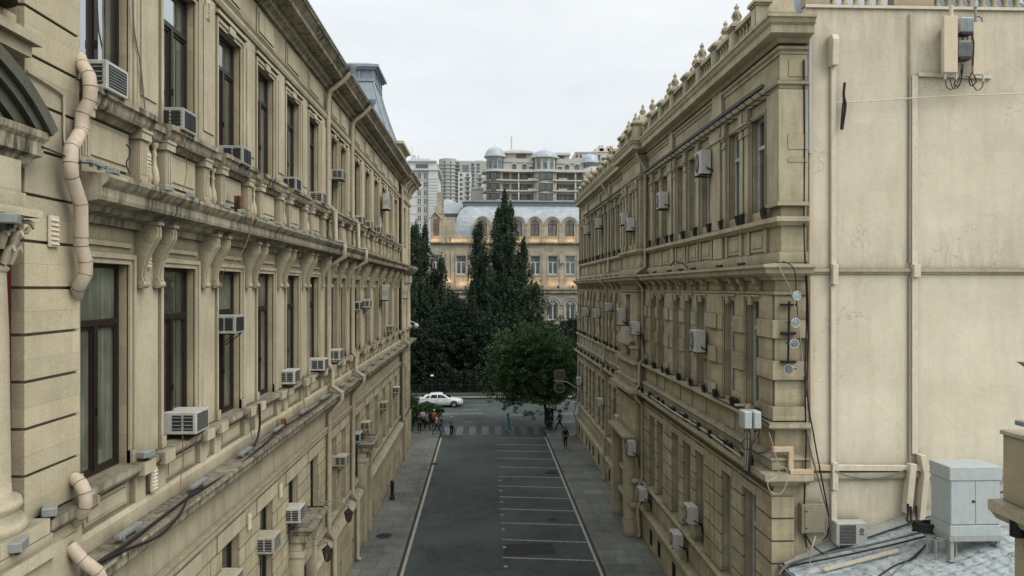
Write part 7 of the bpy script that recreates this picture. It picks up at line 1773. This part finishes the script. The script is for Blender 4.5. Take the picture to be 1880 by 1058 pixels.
person('person in black with back to the camera, nearest the left palace corner', foot(770, 796, .12), .1, 1.74, .12, ((.1, .1), (-.1, .1)), (.02, .02, .022), (.015, .015, .017), sleeve='long')
person('person in white shirt walking beside the left bushes behind the dark pair', foot(776, 789, .12), -.3, 1.78, .2, ((.25, .1), (-.25, .1)), (.42, .43, .42), (.03, .03, .03))
person('person in grey-blue patterned top and dark trousers striding right on the left corner', foot(784, 792, .12), -1.1, 1.7, .27, ((.25, .12), (-.3, .1)), (.16, .19, .20), (.02, .02, .02), sleeve='long')
person('person in orange top and white cap half hidden behind the striding pair', foot(797, 788, .12), -.4, 1.68, .1, ((.1, .1), (.1, .1)), (.36, .12, .04), (.03, .03, .03), cap=(.6, .6, .58))
person('person in white shirt and black trousers striding toward the crossing', foot(802, 797.5, .12), -1.3, 1.7, .33, ((.3, .12), (-.3, .1)), (.42, .41, .43), (.015, .015, .018))
person('person in purple-grey jacket and blue jeans striding beside the one in white', foot(809, 797.5, .0), -1.2, 1.72, .31, ((-.25, .05), (.25, .15)), (.10, .10, .14), (.10, .14, .19), sleeve='long')
person('elderly person in grey-green shirt, pale cap and black trousers stepping onto the street', foot(829, 802), PI + .25, 1.7, .13, ((.12, .15), (-.1, .15)), (.17, .22, .20), (.012, .012, .014), cap=(.5, .47, .42), hair=(.3, .3, .28))
person('woman in teal dress with red-brown arms striding right along the zebra crossing', foot(933, 795), -PI / 2, 1.66, .36, ((.3, .22), (-.2, .1)), (.04, .19, .17), (.14, .2, .24), woman=True, skirt=(.05, .2, .2), bag=(.5, .22, .3), long_hair=True)
person('person in dark grey striding left beneath the linden', foot(1028, 791, .12), PI / 2 - .2, 1.76, .36, ((.3, .1), (-.3, .1)), (.03, .045, .05), (.02, .022, .026), sleeve='long', lean=.05)
person('person in dark clothes with reddish hair walking up the right pavement', foot(1038, 823, .12), .1, 1.68, .1, ((.08, .1), (-.08, .1)), (.014, .013, .013), (.012, .012, .012), woman=True, hair=(.16, .05, .02), sleeve='long', long_hair=True)
person('dark figure standing beside the black cabinet beneath the linden', foot(1011, 794, .12), 2.8, 1.66, .06, ((.1, .2), (.1, .2)), (.016, .018, .02), (.015, .015, .017), sleeve='long')

# =================================================================== WHITE CAR
cp = onZ(809, 748.5, 0)
CAR = thing('white_hatchback', 'white five-door hatchback driving right along the cross street', 'car', (cp[0], cp[1] + .8, 0))
carw = plain('white_car_paint', (.66, .68, .70), .28, var=.02, dirt_or_shade=.05, spec=.6); tint = glass('car_window_tint', (.012, .014, .016), .05)
LX = 4.6
def wid(x): t_ = abs(x) / (LX / 2); return .84 * (1 - .16 * t_ ** 4)
sil = [(-2.3, .38, .62), (-2.27, .3, .88), (-2.15, .26, .98), (-1.7, .22, .96), (-1.0, .2, .95), (0, .2, .93), (.85, .2, .91), (1.2, .2, .9), (1.7, .22, .85), (2.05, .26, .76), (2.22, .3, .66), (2.3, .38, .52)]
m = MB(); vs = []; fs = []; K = 12
for (x, zb, zt) in sil:
    w = wid(x)
    sec = [(-w * .8, zb), (-w * .97, zb + .08), (-w, zb + (zt - zb) * .45), (-w * .97, zb + (zt - zb) * .8), (-w * .9, zt - .02), (-w * .5, zt + .02), (w * .5, zt + .02), (w * .9, zt - .02), (w * .97, zb + (zt - zb) * .8), (w, zb + (zt - zb) * .45), (w * .97, zb + .08), (w * .8, zb)]
    vs += [(x, y, z) for y, z in sec]
for i in range(len(sil) - 1):
    for k in range(K): fs.append((i * K + k, i * K + (k + 1) % K, (i + 1) * K + (k + 1) % K, (i + 1) * K + k))
fs += [tuple(range(K)), tuple((len(sil) - 1) * K + k for k in range(K))]
m.add(vs, fs, True)
cab = [(-2.1, .98, .98, .72), (-1.5, .95, 1.27, .66), (-1.05, .94, 1.4, .62), (-.4, .93, 1.45, .6), (.15, .93, 1.42, .6), (.5, .92, 1.25, .64), (1.05, .91, .92, .72)]
vs = []; K = 6
for (x, zb, zt, w) in cab: vs += [(x, -.79, zb - .03), (x, -(w + .02), zt - .06), (x, -w * .8, zt), (x, w * .8, zt), (x, w + .02, zt - .06), (x, .79, zb - .03)]
fs = [(i * K + k, i * K + k + 1, (i + 1) * K + k + 1, (i + 1) * K + k) for i in range(len(cab) - 1) for k in range(K - 1)]
m.add(vs, fs, True)
def place_car(o): o.parent = CAR; o.location = (0, 0, 0); return o
place_car(m.build('body', carw))
def side_pt(x, z, sd, off=.006):
    for i in range(len(cab) - 1):
        if cab[i][0] <= x <= cab[i + 1][0]:
            t_ = (x - cab[i][0]) / (cab[i + 1][0] - cab[i][0]); zb = cab[i][1] + t_ * (cab[i + 1][1] - cab[i][1]) - .03; zt = cab[i][2] + t_ * (cab[i + 1][2] - cab[i][2]) - .06; w = cab[i][3] + t_ * (cab[i + 1][3] - cab[i][3]) + .02
            f = 0 if zt - zb < .02 else min(1, max(0, (z - zb) / (zt - zb))); return (x, sd * (.79 + (w - .79) * f + off), z)
for sd in (-1, 1):
    for poly in ([(-1.62, 1.0), (-1.2, .99), (-1.12, 1.28), (-1.42, 1.17)], [(-1.1, .99), (-.38, .98), (-.38, 1.33), (-.95, 1.3)], [(-.3, .98), (.72, .97), (.45, 1.14), (.12, 1.3), (-.3, 1.33)]):
        mm = MB(); mm.add([side_pt(x, z, sd, .012) for x, z in poly], [tuple(range(len(poly)))]); place_car(mm.build('side_window', tint))
mm = MB(); mm.add([(1.0, -.62, .965), (1.0, .62, .965), (.2, .5, 1.42), (.2, -.5, 1.42)], [(0, 1, 2, 3)]); place_car(mm.build('windscreen', tint))
mm = MB(); mm.add([(-2.03, -.6, 1.03), (-2.03, .6, 1.03), (-1.2, .5, 1.385), (-1.2, -.5, 1.385)], [(0, 1, 2, 3)]); place_car(mm.build('rear_window', tint))
for sd in (-1, 1):
    for x in (-.34, ): mm = MB(); mm.box(x - .008, x + .008, sd * .835 - .012, sd * .835 + .012, .3, .92); place_car(mm.build('door_seam', 'black'))
    for x in (-.5, .4): mm = MB(); mm.box(x - .09, x + .09, sd * .84 - .015, sd * .84 + .02, .78, .81); place_car(mm.build('door_handle', carw))
    mm = MB(); mm.box(-1.9, 1.95, sd * .84 - .01, sd * .845 + .004, .5, .55); place_car(mm.build('side_strip', 'acwhite'))
    mm = MB(); mm.sphere((2.17, sd * .58, .66), .15, 10, 8, (.45, 1.2, .6)); place_car(mm.build('headlight', 'lampglass'))
    mm = MB(); mm.sphere((-2.22, sd * .64, .86), .12, 10, 8, (.5, .9, .9)); place_car(mm.build('tail_light', plain('tail_red', (.3, .02, .02), .3) if sd < 0 else bpy.data.materials['tail_red']))
    mm = MB(); mm.sphere((.72, sd * .9, 1.0), .09, 10, 6, (.7, 1, .7)); place_car(mm.build('wing_mirror', carw))
    for x in (-1.42, 1.38):
        mm = MB(); mm.tube([(x, sd * .6, .33), (x, sd * .855, .33)], .37, 24); place_car(mm.build('wheel_arch', 'black'))
        mm = MB(); mm.lathe([(.2, -.1), (.3, -.1), (.315, -.06), (.315, .06), (.3, .1), (.2, .1)], (x, sd * .79, .315), 24, 'y'); wl = place_car(mm.build('wheel', 'black'))
        mm = MB(); mm.tube([(x, sd * .8, .315), (x, sd * .87, .315)], .2, 20)
        for q in range(7): a = q / 7 * 2 * PI; mm.box(x + .11 * math.cos(a) - .02, x + .11 * math.cos(a) + .02, sd * .875 - .008, sd * .875 + .008, .315 + .11 * math.sin(a) - .02, .315 + .11 * math.sin(a) + .02)
        r_o = mm.build('rim', 'lampgrey'); r_o.parent = wl

# =================================================================== extra cables and boxes on the left palace
cable([onX(178, 1034, -5.6), onX(230, 1000, -5.55), onX(290, 955, -5.6), onX(340, 918, -5.65), onX(380, 893, -5.6), onX(430, 862, -5.6), onX(480, 820, -5.6), onX(520, 785, -5.6), onX(560, 760, -5.6), onX(610, 725, -5.6)], .026, 'cableblack', 'thick black cable running along the lower ledge of the left palace', sub=8)
cable([onX(182, 1028, -5.75), onX(240, 985, -5.75), onX(300, 940, -5.8), onX(360, 900, -5.8), onX(420, 858, -5.8), onX(470, 818, -5.8), onX(530, 772, -5.8)], .02, 'cablegrey', 'grey cable at the back of the lower ledge of the left palace', sub=8)
cable([onX(176, 1036, -5.55), onX(225, 1012, -5.5), onX(290, 985, -5.45), onX(330, 945, -5.45), onX(350, 905, -5.5), onX(372, 895, -5.5)], .024, 'cableblack', 'black cable sagging over the lower ledge edge of the left palace', sub=8)
cable([onX(335, 800, -5.8), onX(336, 850, -5.84), onX(332, 880, -5.84), onX(333, 905, -5.7)], .009, 'cableorange', 'thin brown wire hanging from the largest middle window air conditioner', sub=6)
cable([onX(476, 742, -5.78), onX(477, 775, -5.8), onX(474, 800, -5.82), onX(467, 818, -5.65)], .028, 'cableblack', 'black cable dropping from the fourth middle sill to the ledge', sub=6)
cable([onX(460, 755, -5.78), onX(460, 790, -5.84), onX(467, 815, -5.7)], .014, 'cablegrey', 'thin grey cable beside the black one under the fourth middle sill')
cable([onX(556, 690, -5.8), onX(557, 725, -5.84), onX(560, 757, -5.7)], .018, 'cablegrey', 'grey cable dropping from the fifth middle sill')
cable([onX(330, 238, -5.6), onX(338, 262, -5.58), onX(343, 310, -5.65), onX(337, 348, -5.5)], .009, 'cableorange', 'orange wire hanging from the second upper window air conditioner')
cable([onX(440, 375, -5.55), onX(462, 395, -5.35), onX(458, 430, -5.35), onX(440, 470, -5.4), onX(410, 500, -5.6), onX(403, 530, -5.9)], .009, 'cableorange', 'long orange wire looping below the bracketed ledge')
cable([onX(243, 0, -6.0), onX(247, 60, -6.0), onX(258, 120, -6.0), onX(266, 200, -6.0)], .012, 'cablegrey', 'thin grey wire down the wall between the first two upper windows')
cable([onX(232, 265, -5.7), onX(240, 280, -5.65), onX(232, 300, -5.6), onX(238, 318, -5.5)], .012, 'cableblack', 'thin black wire on the balustrade beside the first upper window')
cable([onX(78, 270, -5.5), onX(110, 283, -5.62), onX(143, 297, -5.55), onX(165, 300, -5.5)], .012, 'cableblack', 'black wire from the nearest column bay to the big drainpipe')
cable([onX(50, 132, -5.76), onX(80, 150, -5.76), onX(112, 172, -5.76), onX(117, 185, -5.76), onX(118, 255, -5.76), onX(125, 268, -5.7)], .018, 'pipeR', 'bent stone-coloured conduit on the nearest banded pier')
cable([onX(30, 968, -5.7), onX(60, 960, -5.7), onX(80, 947, -5.68), onX(92, 940, -5.68), onX(100, 946, -5.66), onX(96, 952, -5.66), onX(86, 950, -5.66)], .01, 'cableblack', 'thin wire lying on the nearest pier sill')
for (px, py, X, r, lb) in ((91, 935, -5.68, .5, 'small grey floodlight on the nearest pier sill'), (268, 832, -5.9, -.3, 'small grey floodlight beside the first middle window of the left palace'), (18, 400, -5.25, .4, 'grey floodlight above the nearest column capital'), (30, 998, -5.2, .3, 'grey floodlight beside the base of the nearest column')):
    p = onX(px, py, X); SL.place((p[0], p[1], p[2] - .12), r, lb, scale=1.25)
p = onX(176, 296, -5.55); BL2.place((p[0], p[1], 14.21), .1, 'grey linear light on the bracketed ledge beside the big drainpipe', scale=.8)
p = onX(435, 370, -5.8)
t = thing('rusty_junction_box', 'open rusty red junction box hanging on the left balustrade', 'electrical box', p)
m = MB(); m.box(p[0] - .02, p[0] + .12, p[1] - .15, p[1] + .1, p[2] - .3, p[2] + .12); m.build('casing', 'rust', t); m = MB(); m.box(p[0] + .1, p[0] + .13, p[1] - .28, p[1] - .13, p[2] - .34, p[2] + .08); m.build('door', 'black', t)
p = onX(517, 780, -5.84)
t = thing('rusty_junction_box', 'small rusty open box under the fifth middle window of the left palace', 'electrical box', p)
m = MB(); m.box(p[0], p[0] + .1, p[1] - .1, p[1] + .1, p[2] - .18, p[2] + .18); m.build('casing', 'rust', t); m = MB(); m.box(p[0] + .1, p[0] + .11, p[1] - .05, p[1] + .06, p[2] - .13, p[2] + .13); m.build('opening', 'black', t)
cable([(7.5, 20.5, 7.56), (7.6, 24, 7.58), (7.52, 28, 7.57), (7.6, 33, 7.58)], .035, 'cablewhite', 'white conduit lying along the lower ledge of the right facade', sub=6)
cable([(7.65, 39.8, 7.56), (7.7, 46, 7.57), (7.65, 52, 7.57), (7.7, 58, 7.57)], .035, 'cablewhite', 'pale conduit lying along the far wing lower ledge', sub=6)
cable([onX(1230, 488, 7.65), onX(1240, 480, 7.7), onX(1256, 486, 7.6), onX(1262, 492, 7.6)], .03, 'cableblack', 'black looped cable on the middle ledge near the right drainpipe')
cable([onX(1413, 790, 7.7)[:2] + (8.82,), (7.7, 19.6, 8.84), (7.72, 21, 8.84), (7.7, 23.5, 8.84)], .015, 'cableblack', 'thin black cable along the middle sill of the right facade')

# =================================================================== WORLD, SUN, CAMERA
SUN_EL, SUN_AZ = R(48), R(128)
w = bpy.data.worlds.new('World'); sc.world = w; w.use_nodes = True
nt = w.node_tree; nt.nodes.clear()
out = nt.nodes.new('ShaderNodeOutputWorld')
sky = nt.nodes.new('ShaderNodeTexSky'); sky.sky_type = 'NISHITA'; sky.sun_disc = False; sky.sun_elevation = SUN_EL; sky.sun_rotation = SUN_AZ; sky.dust_density = 4
b1 = nt.nodes.new('ShaderNodeBackground'); b1.inputs[1].default_value = .05; L(nt, sky.outputs[0], b1.inputs[0])
tc = nt.nodes.new('ShaderNodeTexCoord'); sp = nt.nodes.new('ShaderNodeSeparateXYZ'); L(nt, tc.outputs['Generated'], sp.inputs[0])
mpv = N(nt, 'ShaderNodeVectorMath'); mpv.operation = 'MULTIPLY'; mpv.inputs[1].default_value = (1, 1, 3.2); L(nt, tc.outputs['Generated'], mpv.inputs[0])
cl = noise_n(nt, mpv.outputs[0], 2.0, 7, .62)
base = mix(nt, ramp(nt, cl, [(.3, 0), (.7, 1)]), (.70, .708, .69), (.85, .855, .83))
grad = ramp(nt, sp.outputs[2], [(0.0, .96), (.2, 1.02), (.5, 1.25), (1, 1.55)])
colr = mix(nt, 1.0, base, grad, 'MULTIPLY')
b2 = nt.nodes.new('ShaderNodeBackground'); L(nt, colr, b2.inputs[0]); b2.inputs[1].default_value = .92
ad = nt.nodes.new('ShaderNodeAddShader'); L(nt, b1.outputs[0], ad.inputs[0]); L(nt, b2.outputs[0], ad.inputs[1]); L(nt, ad.outputs[0], out.inputs[0])
sl = bpy.data.lights.new('sun', 'SUN'); sl.energy = 1.3; sl.angle = R(35); sl.color = (1, .97, .87)
so_ = bpy.data.objects.new('sun', sl); COL.objects.link(so_)
dx = Vector((math.sin(SUN_AZ) * math.cos(SUN_EL), math.cos(SUN_AZ) * math.cos(SUN_EL), math.sin(SUN_EL)))
so_.rotation_euler = dx.to_track_quat('Z', 'Y').to_euler()
cam = bpy.data.cameras.new('camera'); co = bpy.data.objects.new('camera', cam); COL.objects.link(co)
cam.sensor_width = 36; cam.lens = F_PX / 1880 * 36; cam.clip_start = .1; cam.clip_end = 5000
co.location = (0, 0, EYE); co.rotation_euler = (PI / 2, 0, -YAW)
sc.camera = co
sc.view_settings.view_transform = 'Standard'; sc.view_settings.look = 'None'; sc.view_settings.exposure = 0; sc.view_settings.gamma = 1
